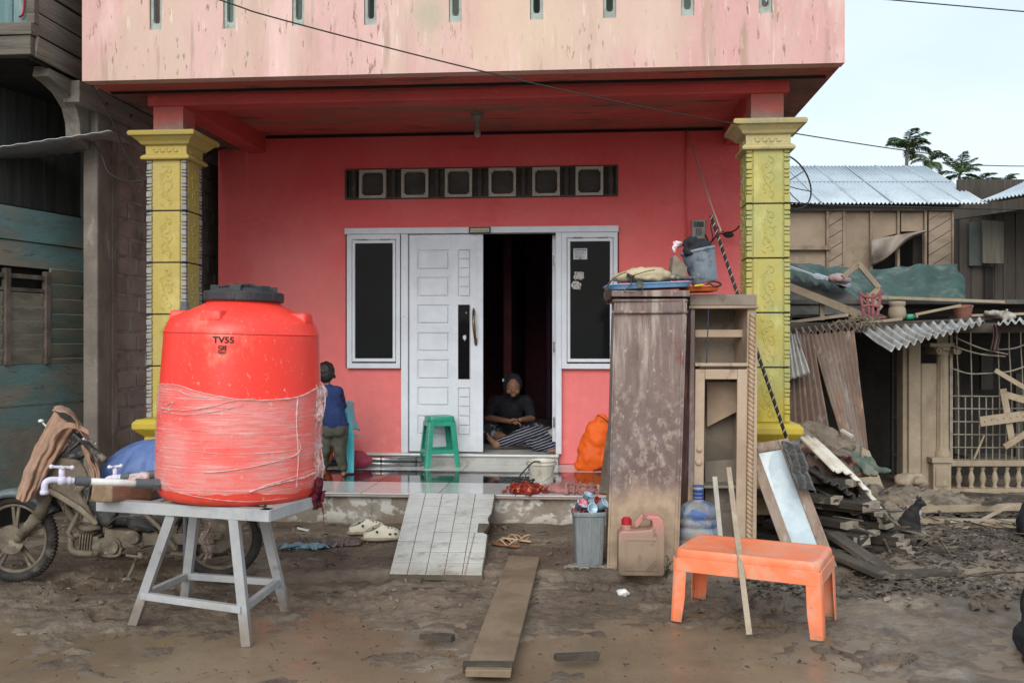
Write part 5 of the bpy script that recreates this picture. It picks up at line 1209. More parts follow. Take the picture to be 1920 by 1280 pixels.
# cling film
def film_mat(extra=0):
    m = bpy.data.materials.new('cling_film'); m.use_nodes = True; nt = m.node_tree; N = nt.nodes; N.clear(); L = nt.links.new
    out = N.new('ShaderNodeOutputMaterial'); pr = N.new('ShaderNodeBsdfPrincipled'); tr = N.new('ShaderNodeBsdfTransparent'); mxs = N.new('ShaderNodeMixShader')
    pr.inputs['Base Color'].default_value = (.78,.56,.53,1); pr.inputs['Roughness'].default_value = .28
    geo = N.new('ShaderNodeNewGeometry')
    def nz(sc, st, det=5, dist=0):
        mp = N.new('ShaderNodeMapping'); mp.inputs['Scale'].default_value = st; n = N.new('ShaderNodeTexNoise'); n.inputs['Scale'].default_value = sc; n.inputs['Detail'].default_value = det; n.inputs['Distortion'].default_value = dist
        L(geo.outputs['Position'], mp.inputs[0]); L(mp.outputs[0], n.inputs['Vector']); return n.outputs['Fac']
    def rg(v, a, b_, c, d):
        r = N.new('ShaderNodeMapRange'); L(v, r.inputs[0])
        for i, x in enumerate((a, b_, c, d)): r.inputs[i+1].default_value = x
        return r.outputs[0]
    def ma(op, a, b_):
        x = N.new('ShaderNodeMath'); x.operation = op
        for i, c in enumerate((a, b_)):
            if isinstance(c, (int, float)): x.inputs[i].default_value = c
            else: L(c, x.inputs[i])
        return x.outputs[0]
    lines = nz(7, (.35,.35,16), 7, .6); pat = nz(5, (1,1,1.4), 5)
    fac = ma('ADD', rg(pat, .35, .68, .13+extra, .38+extra), ma('ADD', rg(lines, .55, .68, 0, .26), rg(nz(18, (.3,.3,9), 6, 1), .60, .66, 0, .2)))
    L(fac, mxs.inputs[0]); L(tr.outputs[0], mxs.inputs[1]); L(pr.outputs[0], mxs.inputs[2]); L(mxs.outputs[0], out.inputs[0])
    bp = N.new('ShaderNodeBump'); bp.inputs['Strength'].default_value = .8; bp.inputs['Distance'].default_value = .006; L(lines, bp.inputs['Height']); L(bp.outputs[0], pr.inputs['Normal'])
    return m
mfilm = film_mat()
mfl2 = film_mat(.28); mfl2.name = 'film_fold'
topL = [(295,722),(330,724),(360,733),(400,741),(460,748),(520,745),(560,738),(590,722)]
pe = [onT(*q) for q in topL]
tops = sorted([(math.atan2(p.y-tc_.y, p.x-tc_.x), p.z) for p in pe])
def ztop(a):
    a = (a+math.pi) % (2*math.pi)-math.pi
    if a <= tops[0][0]: return tops[0][1]
    for (a0, z0), (a1, z1) in zip(tops, tops[1:]):
        if a0 <= a <= a1: return z0+(z1-z0)*(a-a0)/(a1-a0)
    return tops[-1][1]
def filmf(u, v):
    a = -math.pi+u*2*math.pi; zt = ztop(a); zb = .715+.02*fb(math.cos(a)*2, math.sin(a)*2, 3); z = zb+(zt-zb)*v
    r = trad(z)+.005+.004*abs(fb(a*3, z*26, 1))+.003*abs(fb(a*1.2+z*8, z*60, 4))
    return Vector((tc_.x+r*math.cos(a), tc_.y+r*math.sin(a), z))
b = B(); b.grid(filmf, 260, 90)
wrap = O('plastic_film', b, mfilm, tank, smooth=True, label='clear crinkled cling film around the lower tank')
def fold(pxs, r, name='film_fold', jit=.0):
    pts = spl([onT(a, c, .008) for a, c in pxs], 10); n_ = len(pts)
    b = B(); b.tube(pts, [r*(.4+.75*abs(fb(i*.35, r*900, 2))*2) for i in range(n_)], 8, flat=.35); O(name, b, mfl2, wrap, smooth=True)
fold(topL, .007)
fold([(298,768),(340,770),(390,762),(430,750),(475,745)], .009); fold([(300,774),(345,778),(400,770),(450,757)], .005)
fold([(300,842),(360,846),(420,850),(500,846),(560,838)], .0035); fold([(300,800),(360,806),(440,812),(520,806)], .003)
fold([(380,886),(430,880),(490,868),(545,852),(560,838),(557,820)], .008); fold([(466,920),(490,911),(530,900),(570,890),(590,880)], .015); fold([(492,908),(540,893),(592,874)], .008)
fold([(553,740),(552,790),(557,850),(555,910)], .004); fold([(300,905),(340,925),(400,935),(470,938),(540,930)], .0035); fold([(330,733),(350,742),(385,745)], .010); fold([(305,762),(320,756),(312,770),(330,768)], .008)
# loose bunched film at the right side
def flap(u, v):
    p = onT(588-4*u, 716+175*v+8*math.sin(u*3), .004); q = CX((600+6*math.sin(v*9)+4*math.sin(v*23)-960)/F*4.98, 4.98+.03*math.sin(v*14), CH+(640-(716+178*v))/F*4.98)
    return p.lerp(q, u)+CX(0, 1, 0)*(.02*fb(u*4, v*16, 2)) + Vector((.008*fb(u*6, v*22, 7), 0, 0))
b = B(); b.grid(flap, 26, 90); O('film_flap', b, mfl2, wrap, smooth=True)
b = B(); b.tube(spl([CX((600+5*math.sin(i*1.1)-960)/F*4.98, 4.98, CH+(640-(716+22*i))/F*4.98) for i in range(9)], 6), [.003+.002*abs(math.sin(i)) for i in range(49)], 6); O('film_edge', b, mfl2, wrap, smooth=True)
tank.rotation_euler = (0, R(1.5), 0)
# outlet pipes with taps
mpvc = mat('white_pvc', (.70,.70,.68), (.6,.59,.56), vs=8, rough=.4, layers=[((.3,.25,.2), 14, (1,1,1), .64, .72, .5)])
mlil = mat('white_tap', (.68,.66,.80), rough=.35, bump=0); mgp = mat('grey_coupling', (.10,.11,.12), rough=.5)
def tap(p0, p1, lab, s_=1.0, name='outlet_pipe'):
    t = T(name, lab, 'pipe', p1); d = (p1-p0).normalized(); L = (p1-p0).length
    b = B(); b.cyl(p0, p1, .017*s_, n=16); O('pipe', b, mpvc, t, smooth=True)
    b = B(); b.cyl(p0-d*.05, p0+d*.012, .023*s_, n=16); O('coupling', b, mgp, t, bevel=.003); b = B(); b.cyl(p0+d*(L-.085), p1, .024*s_, n=16); b.cyl(p1, p1+d*.03, .03*s_, n=6); O('coupling', b, mgp, t, bevel=.003)
    q = p0-d*.055; b = B()
    b.tube(spl([q, q-d*.05, q-d*.10, q-d*.125+Vector((0,0,-.015)), q-d*.13+Vector((0,0,-.05)), q-d*.13+Vector((0,0,-.065))]), .0155*s_, 12)
    b.sph(q-d*.055, .024*s_); b.cyl(q-d*.055, q-d*.055+Vector((0,0,.055)), .014*s_, n=10); b.cyl(q-d*.13+Vector((0,0,-.05)), q-d*.13+Vector((0,0,-.068)), .019*s_, n=12)
    tb_ = O('tap', b, mlil, t, smooth=True)
    b = B(); c = q-d*.055+Vector((0,0,.062)); b.bar(c-d*.045, c+d*.045, .016, .012); b.sph(c-d*.045, .011); b.sph(c+d*.045, .011); b.bar(c-Vector((-d.y,d.x,0))*.03, c+Vector((-d.y,d.x,0))*.03, .014, .012); O('tap_handle', b, mlil, tb_, bevel=.003)
    b = B(); b.cyl(q-d*.03, q-d*.018, .0195*s_, n=12); O('tap_ring', b, mlil, tb_)
tap(C(163,902,4.55), C(287,907,4.72), 'nearer white pipe with a lilac white tap, lying across the stand corner')
tap(C(243,893,5.2), C(300,888,5.1), 'farther white pipe with tap, half hidden behind the wood block', .95)
b = B(); b.bar(C(190,925,4.72), C(272,921,5.15), .11, .085, jit=.004); b.bm.verts.ensure_lookup_table()
tag(O('wood_block', b, mat('raw_wood', (.36,.25,.16), (.24,.16,.10), vs=6, st=(2,.6,2), rough=.85, bump=.5, bs=30, layers=[((.12,.09,.06), 7, (1,1,1), .5, .66, .7)]), bevel=.010, seg=3), 'rough timber block under the pipes on the stand', 'wood block')
b = B(); b.sph(C(258,897,5.0), (.05,.04,.02)); b.sph(C(270,892,5.0), (.035,.03,.025)); tag(ORG('film_scrap', b, mfl2, vox=.008, sm=1, disp=.03, dscale=.03), 'crumpled bit of grey film between the two pipes', 'plastic')
# stand
stn = T('tank_stand', 'pale grey angle iron stand with splayed legs under the tank', 'stand', CX(-1.5, 4.9, 0))
mst = mat('grey_white_steel', (.40,.41,.42), (.33,.34,.35), vs=6, rough=.5, bump=.15, micro=.08, layers=[((.16,.11,.08), 9, (1,1,1), .6, .7, .5)], mud=(.12,.08,.1,MUD,.7))
ZS = .652
FL, FR = CX(-.433*4.84, 4.84, ZS), CX(-.2530*4.54, 4.54, ZS); dd = (FR-FL).normalized(); nn = Vector((-dd.y, dd.x, 0)); BR = FR+nn*.50; BL = FL+nn*.55
b = B(); U = Vector((0,0,1))
def angle(b, p0, p1, inn, w_=.055, t=.006):
    d = (p1-p0).normalized(); b.bar(p0-U*w_/2, p1-U*w_/2, t, w_, up=(0,0,1)); b.bar(p0+inn*(w_/2+t)-U*t/2, p1+inn*(w_/2+t)-U*t/2, w_, t, up=(0,0,1))
angle(b, FL, FR, nn); angle(b, FR+nn*.004, BR, -dd); angle(b, BR, BL, -nn); angle(b, BL, FL+nn*.004, dd)
O('top_frame', b, mst, stn, bevel=.0015)
b = B()
for k in (.28, .52, .76): b.bar(FL.lerp(FR, k)+nn*.01-U*.01, BL.lerp(BR, k)-nn*.01-U*.01, .045, .006)
O('cross_bar', b, mst, stn)
ft = dict(a=(C(320,966,4.72), C(246,1163,4.97)), b=(C(437,968,4.60), C(461,1200,4.66)), c=(C(366,972,5.2), C(343,1090,5.35)), d=(C(487,972,4.98), C(534,1095,5.25)))
for k, (p, q) in ft.items():
    p.z = ZS-.055; q.z = -.03; b = B(); b.bar(p, q, .045, .006, up=(-ST,CT,0)); e = (q-p).normalized().cross(Vector((-ST,CT,0))).normalized()*.02
    b.bar(p+e+f_*.024, q+e+f_*.024, .045, .006, up=tuple(e)); O('leg', b, mst, stn, bevel=.001)
def at(k, z): p, q = ft[k]; t = (p.z-z)/(p.z-q.z); return p.lerp(q, t)
b = B(); zr = .155
for i, j in (('a','b'),('b','d'),('d','c'),('c','a')): b.bar(at(i, zr)+U*(.001 if i in 'ad' else 0), at(j, zr)+U*(.001 if i in 'ad' else 0), .03, .035)
O('lower_ring', b, mst, stn, bevel=.001)
b = B(); b.grid(lambda u, v: C(378+20*u*(1-.3*v)+5*math.sin(v*9)+3*fb(u*3,v*6), 972+75*v, 4.95+.05*math.sin(u*7+v*3)), 14, 24)
tag(O('hanging_film', b, mfilm, smooth=True), 'strip of dirty clear film dangling beneath the stand', 'plastic')
mmar = mat('maroon_cloth', (.13,.012,.03), (.09,.01,.02), vs=9, rough=.9, bump=.5, bs=40)
cl_ = crumple('maroon_cloth', lambda u, v: C(582+24*u+(1-abs(2*u-1))*3, 905+60*v*(.55+.45*math.sin(math.pi*min(1,u*1.1)))-10*math.sin(u*3.14), 4.97+.05*math.sin(u*8+v*4)), mmar, nu=26, nv=26, amp=.03, fr=22, solid=.006)
tag(cl_, 'dark maroon cloth hanging off the right corner of the stand', 'cloth')
b = B(); b.tube(spl([C(603,945,4.95), C(606,960,4.95), C(607,975,4.95), C(610,992,4.95)]), [.006]*9+[.003]*16, 6, flat=.6); tag(O('red_strip', b, mmar, smooth=True), 'thin red strip of cloth trailing below the maroon one', 'cloth')
b = B(); b.cyl(C(347,578,5.55), C(347,565,5.55), .022, n=12); b.cyl(C(347,590,5.55), C(347,577,5.55), .03, n=12); b.cyl(CX((347-960)/F*5.55,5.55,.05), C(347,588,5.55), .012); tag(O('standpipe', b, mgp, bevel=.003), 'dark pipe end poking up behind the left shoulder of the tank', 'pipe')

# ================================================================= PORCH THINGS
# tiled ramp slab
rp_ = T('tiled_ramp', 'broken slab of pale square tiles leaned as a ramp onto the porch', 'ramp', C(820,1077,5.85))
A0, A1, A2, A3 = P(768,932,7.30), P(929,936,7.30), G(907,1078,.04), G(730,1076,.04)
A0.z = A1.z = .285
NT = 5; NR = 9
du = .66/5
Lr = (A3-A0).length
nrm = (A1-A0).cross(A3-A0).normalized(); nrm = nrm if nrm.z > 0 else -nrm
def rpnt(u, v, h=0): return A0.lerp(A1, u).lerp(A3.lerp(A2, u), v)+nrm*h
edge = [(0,0),(1,0),(1,.12),(1.0,.20),(.995,.28),(.975,.32),(.965,.36),(.985,.42),(.96,.47),(.93,.51),(.935,.545),(.985,.56),(.99,.80),(.985,.90),(.99,1.0),(0,1)]
b = B(); vs = [b.bm.verts.new(rpnt(u, v, -.004)) for u, v in edge]; vs2 = [b.bm.verts.new(rpnt(u, v, -.035)) for u, v in edge]
b.bm.faces.new(vs); b.bm.faces.new(vs2[::-1])
for i in range(len(edge)): b.bm.faces.new([vs[i], vs2[i], vs2[(i+1)%len(edge)], vs[(i+1)%len(edge)]])
bmesh.ops.recalc_face_normals(b.bm, faces=b.bm.faces); O('slab', b, mat('ramp_bed', (.15,.12,.09), (.10,.08,.06), vs=5, rough=.9, bump=.5), rp_)
mrt = mat('ramp_tile', (.62,.62,.58), (.53,.53,.49), vs=5, rough=.25, rvar=.12, bump=.05, bs=10, spec=.5, micro=.03, layers=[((.27,.20,.13), 3.5, (1,1,1), .54, .70, .75), ((.12,.09,.06), 14, (1,1,1), .64, .69, .8, (.25,.12)), ((.20,.15,.10), 7, (1,1,1), .58, .66, .6, (.2,.06))], mud=(.06,.05,.05,MUD,.5))
def umax(v):
    e = [q for q in edge[1:15]]
    for (u0, v0), (u1, v1) in zip(e, e[1:]):
        if v0 <= v <= v1: return u0+(u1-u0)*(v-v0)/max(1e-6, v1-v0)
    return 1
b = B(); g = .004; us = [0,.19,.385,.58,.77,1.0]; vsr = [0,.075,.19,.305,.42,.535,.65,.765,.88,1.0]
rn = random.Random(5)
for i in range(5):
    for j in range(9):
        u0, u1, v0, v1 = us[i]+g*.8, us[i+1]-g*.8, vsr[j]+g*1.1, vsr[j+1]-g*1.1; h = .002+rn.uniform(0,.0015)
        if i == 4:
            n_ = 5; pr = [(u0, v0+(v1-v0)*k/n_) for k in range(n_, -1, -1)] + [(min(u1, umax(v0+(v1-v0)*k/n_)-.012), v0+(v1-v0)*k/n_) for k in range(n_+1)]
        else: pr = [(u0,v0),(u1,v0),(u1,v1),(u0,v1)]
        if i == 4 and j == 4: pr = [(u, v) if u < .86 else (.86, v) for u, v in pr]
        f = b.bm.faces.new([b.bm.verts.new(rpnt(u, v, h)) for u, v in pr])
        ex_ = bmesh.ops.extrude_face_region(b.bm, geom=[f]); bmesh.ops.translate(b.bm, vec=-nrm*.006, verts=[e for e in ex_['geom'] if isinstance(e, bmesh.types.BMVert)])
bmesh.ops.recalc_face_normals(b.bm, faces=b.bm.faces); O('tiles', b, mrt, rp_, bevel=.0012, seg=1)
b = B(); b.bar(rpnt(.835,.545,.002), rpnt(.80,1.0,.002), .007, .006); O('crack', b, M['mudconc'], rp_)
# green stool
def stool(name, lab, p, yaw, w_, d_, h, m, holes=True, cat='stool', taper=.80, tilt=(0,0)):
    t = T(name, lab, cat, p, world=False, rot=(tilt[0], tilt[1], yaw))
    b = B(); tw_, td = w_*taper, d_*taper
    def rr(w2, d2, r, z, n=5):
        out = []
        for sx, sy, a0 in ((1,1,0),(-1,1,90),(-1,-1,180),(1,-1,270)):
            for k in range(n+1): a = R(a0+90*k/n); out.append(Vector((sx*(w2/2-r)+r*math.cos(a), sy*(d2/2-r)+r*math.sin(a), z)))
        return out
    rings = [[b.bm.verts.new(v) for v in rr(tw_*k, td*k, min(.045, .2*td)*k, z)] for k, z in ((.55,h-.006),(.93,h-.004),(.985,h),(1.0,h-.004),(1.015,h-.016),(1.03,h-.075))]
    b.skin(rings, caps=False); b.bm.faces.new(rings[0]); bmesh.ops.recalc_face_normals(b.bm, faces=b.bm.faces); O('seat', b, m, t, smooth=True, solid=.004)
    # four side frames: leg at each corner, apron and rung
    for sx in (-1, 1):
        for sy in (-1, 1):
            b = B(); lw = .17*w_ if w_ < .5 else .075
            rg = []
            for z in (h-.05, h*.6, h*.33, 0):
                k = taper*1.03+(1-taper)*(1-(z/h)); X, Y = sx*w_/2*k, sy*d_/2*k; l = lw*(1.0 if z > 0 else .85); r = .02
                ix, iy = -sx, -sy
                pts = [(X, Y+iy*l), (X, Y+iy*r), (X+ix*r*.3, Y+iy*r*.3), (X+ix*r, Y), (X+ix*l, Y), (X+ix*l, Y+iy*.006), (X+ix*(r+.006), Y+iy*.006), (X+ix*.006, Y+iy*(r+.006)), (X+ix*.006, Y+iy*l)]
                if sx*sy < 0: pts = pts[::-1]
                rg.append([b.bm.verts.new(Vector((a, c, z))) for a, c in pts])
            b.skin(rg); bmesh.ops.recalc_face_normals(b.bm, faces=b.bm.faces); O('leg', b, m, t, bevel=.002)
    b = B()
    def kk(z): return taper*1.03+(1-taper)*(1-(z/h))
    for z0, z1 in (((h-(.085 if holes else .115), h-.045),) + ((((h*.27), (h*.35)),) if holes else ())):
        k0, k1 = kk(z0), kk(z1)
        for sy in (-1, 1): 
            b = B(); vs = [(-w_/2*k0+.02, sy*(d_/2*k0-.001), z0), (w_/2*k0-.02, sy*(d_/2*k0-.001), z0), (w_/2*k1-.02, sy*(d_/2*k1-.001), z1), (-w_/2*k1+.02, sy*(d_/2*k1-.001), z1)]
            b.bm.faces.new([b.bm.verts.new(v) for v in vs]); O('apron', b, m, t, solid=.006, bevel=.002)
        for sx in (-1, 1):
            b = B(); vs = [(sx*(w_/2*k0-.001), -d_/2*k0+.02, z0), (sx*(w_/2*k0-.001), d_/2*k0-.02, z0), (sx*(w_/2*k1-.001), d_/2*k1-.02, z1), (sx*(w_/2*k1-.001), -d_/2*k1+.02, z1)]
            b.bm.faces.new([b.bm.verts.new(v) for v in vs]); O('apron', b, m, t, solid=.006, bevel=.002)
    return t
mgs = mat('green_plastic', (.025,.30,.20), (.03,.25,.17), vs=5, rough=.32, rvar=.08, bump=.02, spec=.45, micro=.02, coords='o', layers=[((.4,.42,.36), 30, (1,1,1), .66, .70, .5)])
sp = G(822, 876, .2755); sp += CX(0, .12, 0)
stool('plastic_stool', 'green plastic stool standing in front of the closed door leaf', (sp.x, sp.y, .2755), R(22), .335, .30, .47, mgs, taper=.74)
# bucket
pb = G(1016, 917, .2755)+CX(0,.10,0); mbk = mat('white_bucket', (.62,.60,.52), (.52,.49,.41), vs=5, rough=.45, micro=.04, layers=[((.3,.24,.17), 6, (1,1,1), .58, .7, .5)])
bk = T('white_bucket', 'off white plastic bucket with a wire handle at the porch edge', 'bucket', (pb.x, pb.y, .2755))
b = B(); b.lathe([(.0,.004),(.088,0),(.092,.01),(.104,.185),(.112,.187),(.112,.196),(.108,.198),(.108,.21),(.113,.212),(.113,.222),(.106,.223),(.10,.20),(.086,.012),(.0,.010)], (pb.x, pb.y, .2755), 36, caps=False); O('bucket_body', b, mbk, bk, smooth=True, bevel=.002, ang=60)
b = B(); b.tube(spl([pb+CX(-.112,0,.195), pb+CX(-.09,-.09,.12), pb+CX(-.02,-.125,.07), pb+CX(.06,-.11,.10), pb+CX(.105,-.04,.17), pb+CX(.112,0,.195)], 8), .0025, 6); b.sph(pb+CX(-.112,0,.195), .012); b.sph(pb+CX(.112,0,.195), .012); O('bucket_handle', b, M['metal'], bk, smooth=True)
cable('black_hose', spl([P(1012,865,7.6), P(1000,866,7.5), P(985,880,7.45), P(975,892,7.45), P(973,900,7.45), P(985,906,7.45)]), .006)
tag(bpy.data.objects['black_hose'], 'loop of black cable curling over the left side of the white bucket', 'cable')
cable('black_cable', spl([P(1000,908,7.4), P(990,903,7.42), P(1002,898,7.44), P(996,905,7.43)]), .007); tag(bpy.data.objects['black_cable'], 'small knotted black cable between bucket and red cloth', 'cable')
b = B()
m1 = mat('red_patterned_cloth', (.26,.022,.015), (.18,.015,.012), vs=14, rough=.9, bump=.6, bs=50, layers=[((.60,.24,.12), 42, (1,1,1), .57, .60, .8)])
q = P(984, 922, 7.42); tag(heap('red_cloth', (q.x, q.y, .278), .15, .10, .085, m1, seed=2, amp=.65, fr=5, n=36), 'crumpled red batik cloth at the porch edge beside the bucket', 'cloth')
q = P(1072, 918, 7.48); tag(heap('pink_cloth', (q.x, q.y, .278), .24, .10, .085, mat('dusty_pink_cloth', (.40,.19,.17), (.27,.12,.11), vs=16, rough=.9, bump=.6, bs=50, layers=[((.14,.10,.09), 18, (1,1,1), .58, .66, .7)]), seed=6, amp=.6, fr=7, n=36), 'dusty pink crumpled cloth at the porch edge right of the bucket', 'cloth')
# steel tubes
for k, (dv, dz_) in enumerate(((0,.021),(0,.064),(.044,.021),(.044,.064),(.088,.021))):
    t_ = T('steel_tube', ['front bottom steel tube of the bundle by the wall','front upper steel tube of the bundle by the wall','second bottom steel tube of the bundle by the wall','second upper steel tube of the bundle by the wall','rearmost steel tube of the bundle by the wall'][k], 'tube', (PX(600, 8.9), 8.93+dv, .2755), group='steel tubes on the porch floor')
    b = B(); b.cyl((PX(600, 8.9), 8.93+dv, .2757+dz_), (PX(786+(k%3)*3, 8.9), 8.93+dv, .2757+dz_), .020, n=20); O('tube', b, M['metal'], t_, smooth=True)
    b = B(); x = PX(714, 8.9); b.cyl((x-.006, 8.93+dv, .2757+dz_), (x+.006, 8.93+dv, .2757+dz_), .0215, n=16); x = PX(780, 8.9); b.cyl((x-.006, 8.93+dv, .2757+dz_), (x+.006, 8.93+dv, .2757+dz_), .0215, n=16); O('tie', b, mw, t_)
# child's chair: turquoise
mcq = mat('turquoise_plastic', (.08,.58,.66), (.07,.50,.58), vs=6, rough=.4, bump=.02, micro=.03)
q = P(648, 880, 8.35)
cc = T('plastic_chair', 'turquoise plastic chair between the child and the wall', 'chair', (q.x, q.y, .2755))
zc = .2755
def blade(pts, w_, nm, th=.012):
    pts = spl(pts, 8); b = B()
    rg = []
    for i, p in enumerate(pts): 
        d = (pts[min(i+1, len(pts)-1)]-pts[max(i-1, 0)]).normalized(); x = Vector((CT,ST,0)); y = f_
        rg.append([b.bm.verts.new(p+y*w_*sy+x*th*sx) for sx, sy in ((-1,-1),(1,-1),(1,1),(-1,1))])
    b.skin(rg); O(nm, b, mcq, cc, bevel=.004)
blade([P(641,762,8.55), P(651,790,8.50), P(656,830,8.45), P(656,886,8.35)], .016, 'side_frame', .036)
blade([P(641,762,8.8), P(650,790,8.85), P(655,830,8.9), P(660,866,8.95)], .03, 'side_frame')
b = B(); p0, p1 = P(641,760,8.5), P(653,815,8.5); b.grid(lambda u, v: Vector((p0.x+(p1.x-p0.x)*v-.02*math.sin(math.pi*v), 8.5+.42*u, p0.z+(p1.z-p0.z)*v+.03*math.sin(math.pi*u))), 12, 12); O('backrest', b, mcq, cc, smooth=True, solid=.012)
p0 = P(600, 820, 8.5); p1 = P(652, 822, 8.5); b = B(); b.bx(p0.x, p1.x, 8.46, 8.92, p1.z-.02, p1.z); O('seat', b, mcq, cc, bevel=.008)
for xx, yy in ((606,8.48),(606,8.9)): 
    p0 = P(xx, 822, yy); b = B(); b.bar((p0.x, yy, p0.z-.02), (p0.x-.02, yy, zc), .05, .02); O('leg', b, mcq, cc, bevel=.004)
# bags behind the child
b = B(); c = P(612, 848, 8.75); b.sph(c, (.07,.06,.10), rot=(0,.4,0)); b.sph(c+Vector((.03,0,.09)), (.03,.03,.05)); b.sph(c+Vector((-.03,0,-.07)), (.08,.06,.06)); c = P(612, 870, 8.75)
tag(ORG('orange_bundle', b, mat('orange_cloth', (.62,.10,.02), rough=.8, bump=.5), vox=.012, sm=3, disp=.05, dscale=.06), 'small orange cloth bundle on the seat of the turquoise chair', 'bundle')
b = B(); c = P(668, 862, 8.72); c.z = .36; b.sph(c, (.12,.08,.085)); b.sph(c+Vector((.05,.02,-.02)), (.10,.07,.06)); b.sph(c+Vector((-.05,-.02,-.04)), (.08,.07,.05))
tag(ORG('pink_bag', b, mat('raspberry_bag', (.36,.045,.085), (.30,.04,.07), vs=9, rough=.6, bump=.4, layers=[((.65,.35,.38), 16, (1,1,1), .62, .68, .6)]), vox=.012, sm=4, disp=.04, dscale=.06), 'raspberry pink soft bag lying by the steel tubes', 'bag')
# big orange bag leaning on the wall
b = B(); q = P(1112, 872, 8.85); z0 = .2755
for dx_, dz_, r in ((0,.10,(.16,.13,.12)),(-.02,.05,(.15,.12,.07)),(.02,.24,(.145,.11,.13)),(.045,.36,(.11,.085,.11)),(.07,.45,(.07,.06,.07)),(.09,.10,(.12,.12,.10)),(.0,.17,(.15,.12,.1))): b.sph((q.x+dx_, q.y-.02, z0+dz_), r)
mob = mat('bright_orange_fabric', (.82,.13,.008), (.74,.10,.008), vs=5, rough=.6, bump=.5, bs=12, bd=.015, micro=.04, layers=[((.30,.08,.02), 26, (1,1,1), .68, .72, .5)])
ob_ = ORG('orange_bag', b, mob, vox=.012, sm=4, disp=.07, dscale=.12); tag(ob_, 'bright orange fabric bag slumped against the red wall under the right window', 'bag')
cable('bag_cord', spl([P(1120,778,8.68), P(1130,783,8.66), P(1143,794,8.62), P(1146,800,8.6)]), .005, None); bpy.data.objects['bag_cord'].parent = ob_
# leaning dark board at the right end of the porch
b = B(); p = [C(1124,925,6.5), C(1143,927,6.4), C(1146,800,6.9), C(1142,796,6.95)]; vs = [b.bm.verts.new(x) for x in p]; b.bm.faces.new(vs)
tag(O('leaning_board', b, mat('stained_board', (.12,.09,.07), (.22,.18,.13), vs=6, rough=.85), solid=.02), 'narrow stained board leaning between the orange bag and the tall wardrobe', 'board')
# ---- shoes
mcr = mat('cream_foam', (.66,.60,.47), (.58,.52,.40), vs=9, rough=.6, bump=.1, micro=.05, coords='o', layers=[((.30,.22,.14), 14, (1,1,1), .60, .70, .6)])
def croc(p, yaw, lab, lift=0):
    t = T('clog', lab, 'shoe', p, world=False, rot=(0, lift, yaw), group='pair of cream foam clogs')
    b = B()
    sec = [(-.130,.024,.040,.050),(-.120,.038,.044,.060),(-.08,.047,.044,.072),(-.03,.048,.040,.096),(.0,.047,.036,.112),(.015,.048,.036,.110),(.035,.053,.042,.094),(.07,.057,.046,.092),(.105,.052,.046,.080),(.125,.036,.044,.064),(.137,.014,.042,.052)]
    rg = []
    for x, hw, zs, zt in sec: rg.append([b.bm.verts.new(Vector((x, hw*math.cos(a)*(1 if math.sin(a) < .2 else .90), (zs*.5+ (zt-zs*.5)*math.sin(a)) if math.sin(a) > 0 else zs*.5*(1+math.sin(a))))) for a in [2*math.pi*k/16 for k in range(16)]])
    b.skin(rg); sh = O('clog_shell', b, mcr, t, smooth=True, sub=1)
    b = B(); b.tube([Vector((x, (hw+.004)*math.cos(a), .014)) for x, hw, a in [(.135*math.cos(q), .052, q+0) for q in [2*math.pi*k/28 for k in range(28)]] for a in [math.asin(max(-1, min(1, 0)))+ (math.pi/2 - q if False else 0)]][:0] or [Vector((.137*math.cos(q), .053*math.sin(q), .013)) for q in [2*math.pi*k/28 for k in range(28)]], .013, 8, closed=True); O('tread', b, mat('muddy_tread', (.38,.30,.21), (.26,.19,.13), vs=20, rough=.8), t, smooth=True)
    b = B(); b.sph((-.062,0,.086), (.060,.030,.012), rot=(0,-.42,0)); O('foot_opening', b, mat('shaded_foam', (.40,.36,.28), rough=.8), t, smooth=True)  # closed oval; darker beige paints in the shade inside the shoe
    b = B()
    for sy in (-1,1): b.sph((-.035, sy*.046, .066), (.009,.008,.009)); b.sph((-.060, sy*.030, .088), (.007,.006,.007))
    for i in range(3):
        for j in range(3): b.sph((.045+.024*i, (j-1)*.022, .095-.005*i-.006*abs(j-1)-.004*(i==2)*1.5), (.0055,.0055,.004), n=8, m=5)
    for i in range(2):
        for sy in (-1,1): b.sph((.055+.038*i, sy*(.056-.004*i), .050), (.011,.005,.007), n=8, m=5)
    O('holes', b, M['black'], t)
g1 = G(687, 1000, .05); g2 = G(716, 1012, .05)
croc((g1.x, g1.y, .052), R(24), 'left cream foam clog, the farther of the pair by the ramp')
croc((g2.x, g2.y, .052), R(14), 'right cream foam clog, nearest the ramp edge')
b = B()
mso = mat('tan_sandal', (.50,.34,.22), (.42,.28,.18), vs=9, rough=.6); msb = mat('brown_sandal', (.25,.12,.06), rough=.6)
def sandal(p, yaw, lab, m, tilt=0):
    t = T('sandal', lab, 'sandal', p, world=False, rot=(tilt, 0, yaw), group='pair of tan thong sandals')
    b = B(); o = [(.12*math.cos(a), (.040 if math.cos(a) > -.1 else .034)*math.sin(a)+.004*math.cos(a)) for a in [2*math.pi*k/22 for k in range(22)]]; b.prism(o, .014, 0, axis='z'); O('sole', b, m, t, bevel=.003)
    b = B()
    for sy in (-1,1): b.tube(spl([Vector((.07,0,.012)), Vector((.05,sy*.012,.035)), Vector((.01,sy*.032,.038)), Vector((-.035,sy*.038,.010))]), .006, 8, flat=.6)
    b.tube(spl([Vector((-.05,-.036,.012)), Vector((-.085,-.03,.04)), Vector((-.105,0,.052)), Vector((-.085,.03,.04)), Vector((-.05,.036,.012))]), .005, 8); O('straps', b, mso, t, smooth=True)
g1 = G(948, 1022, .055); g2 = G(968, 1014, .055)
sandal((g1.x, g1.y, .056), R(150), 'nearer tan thong sandal lying on the mud right of the ramp', msb)
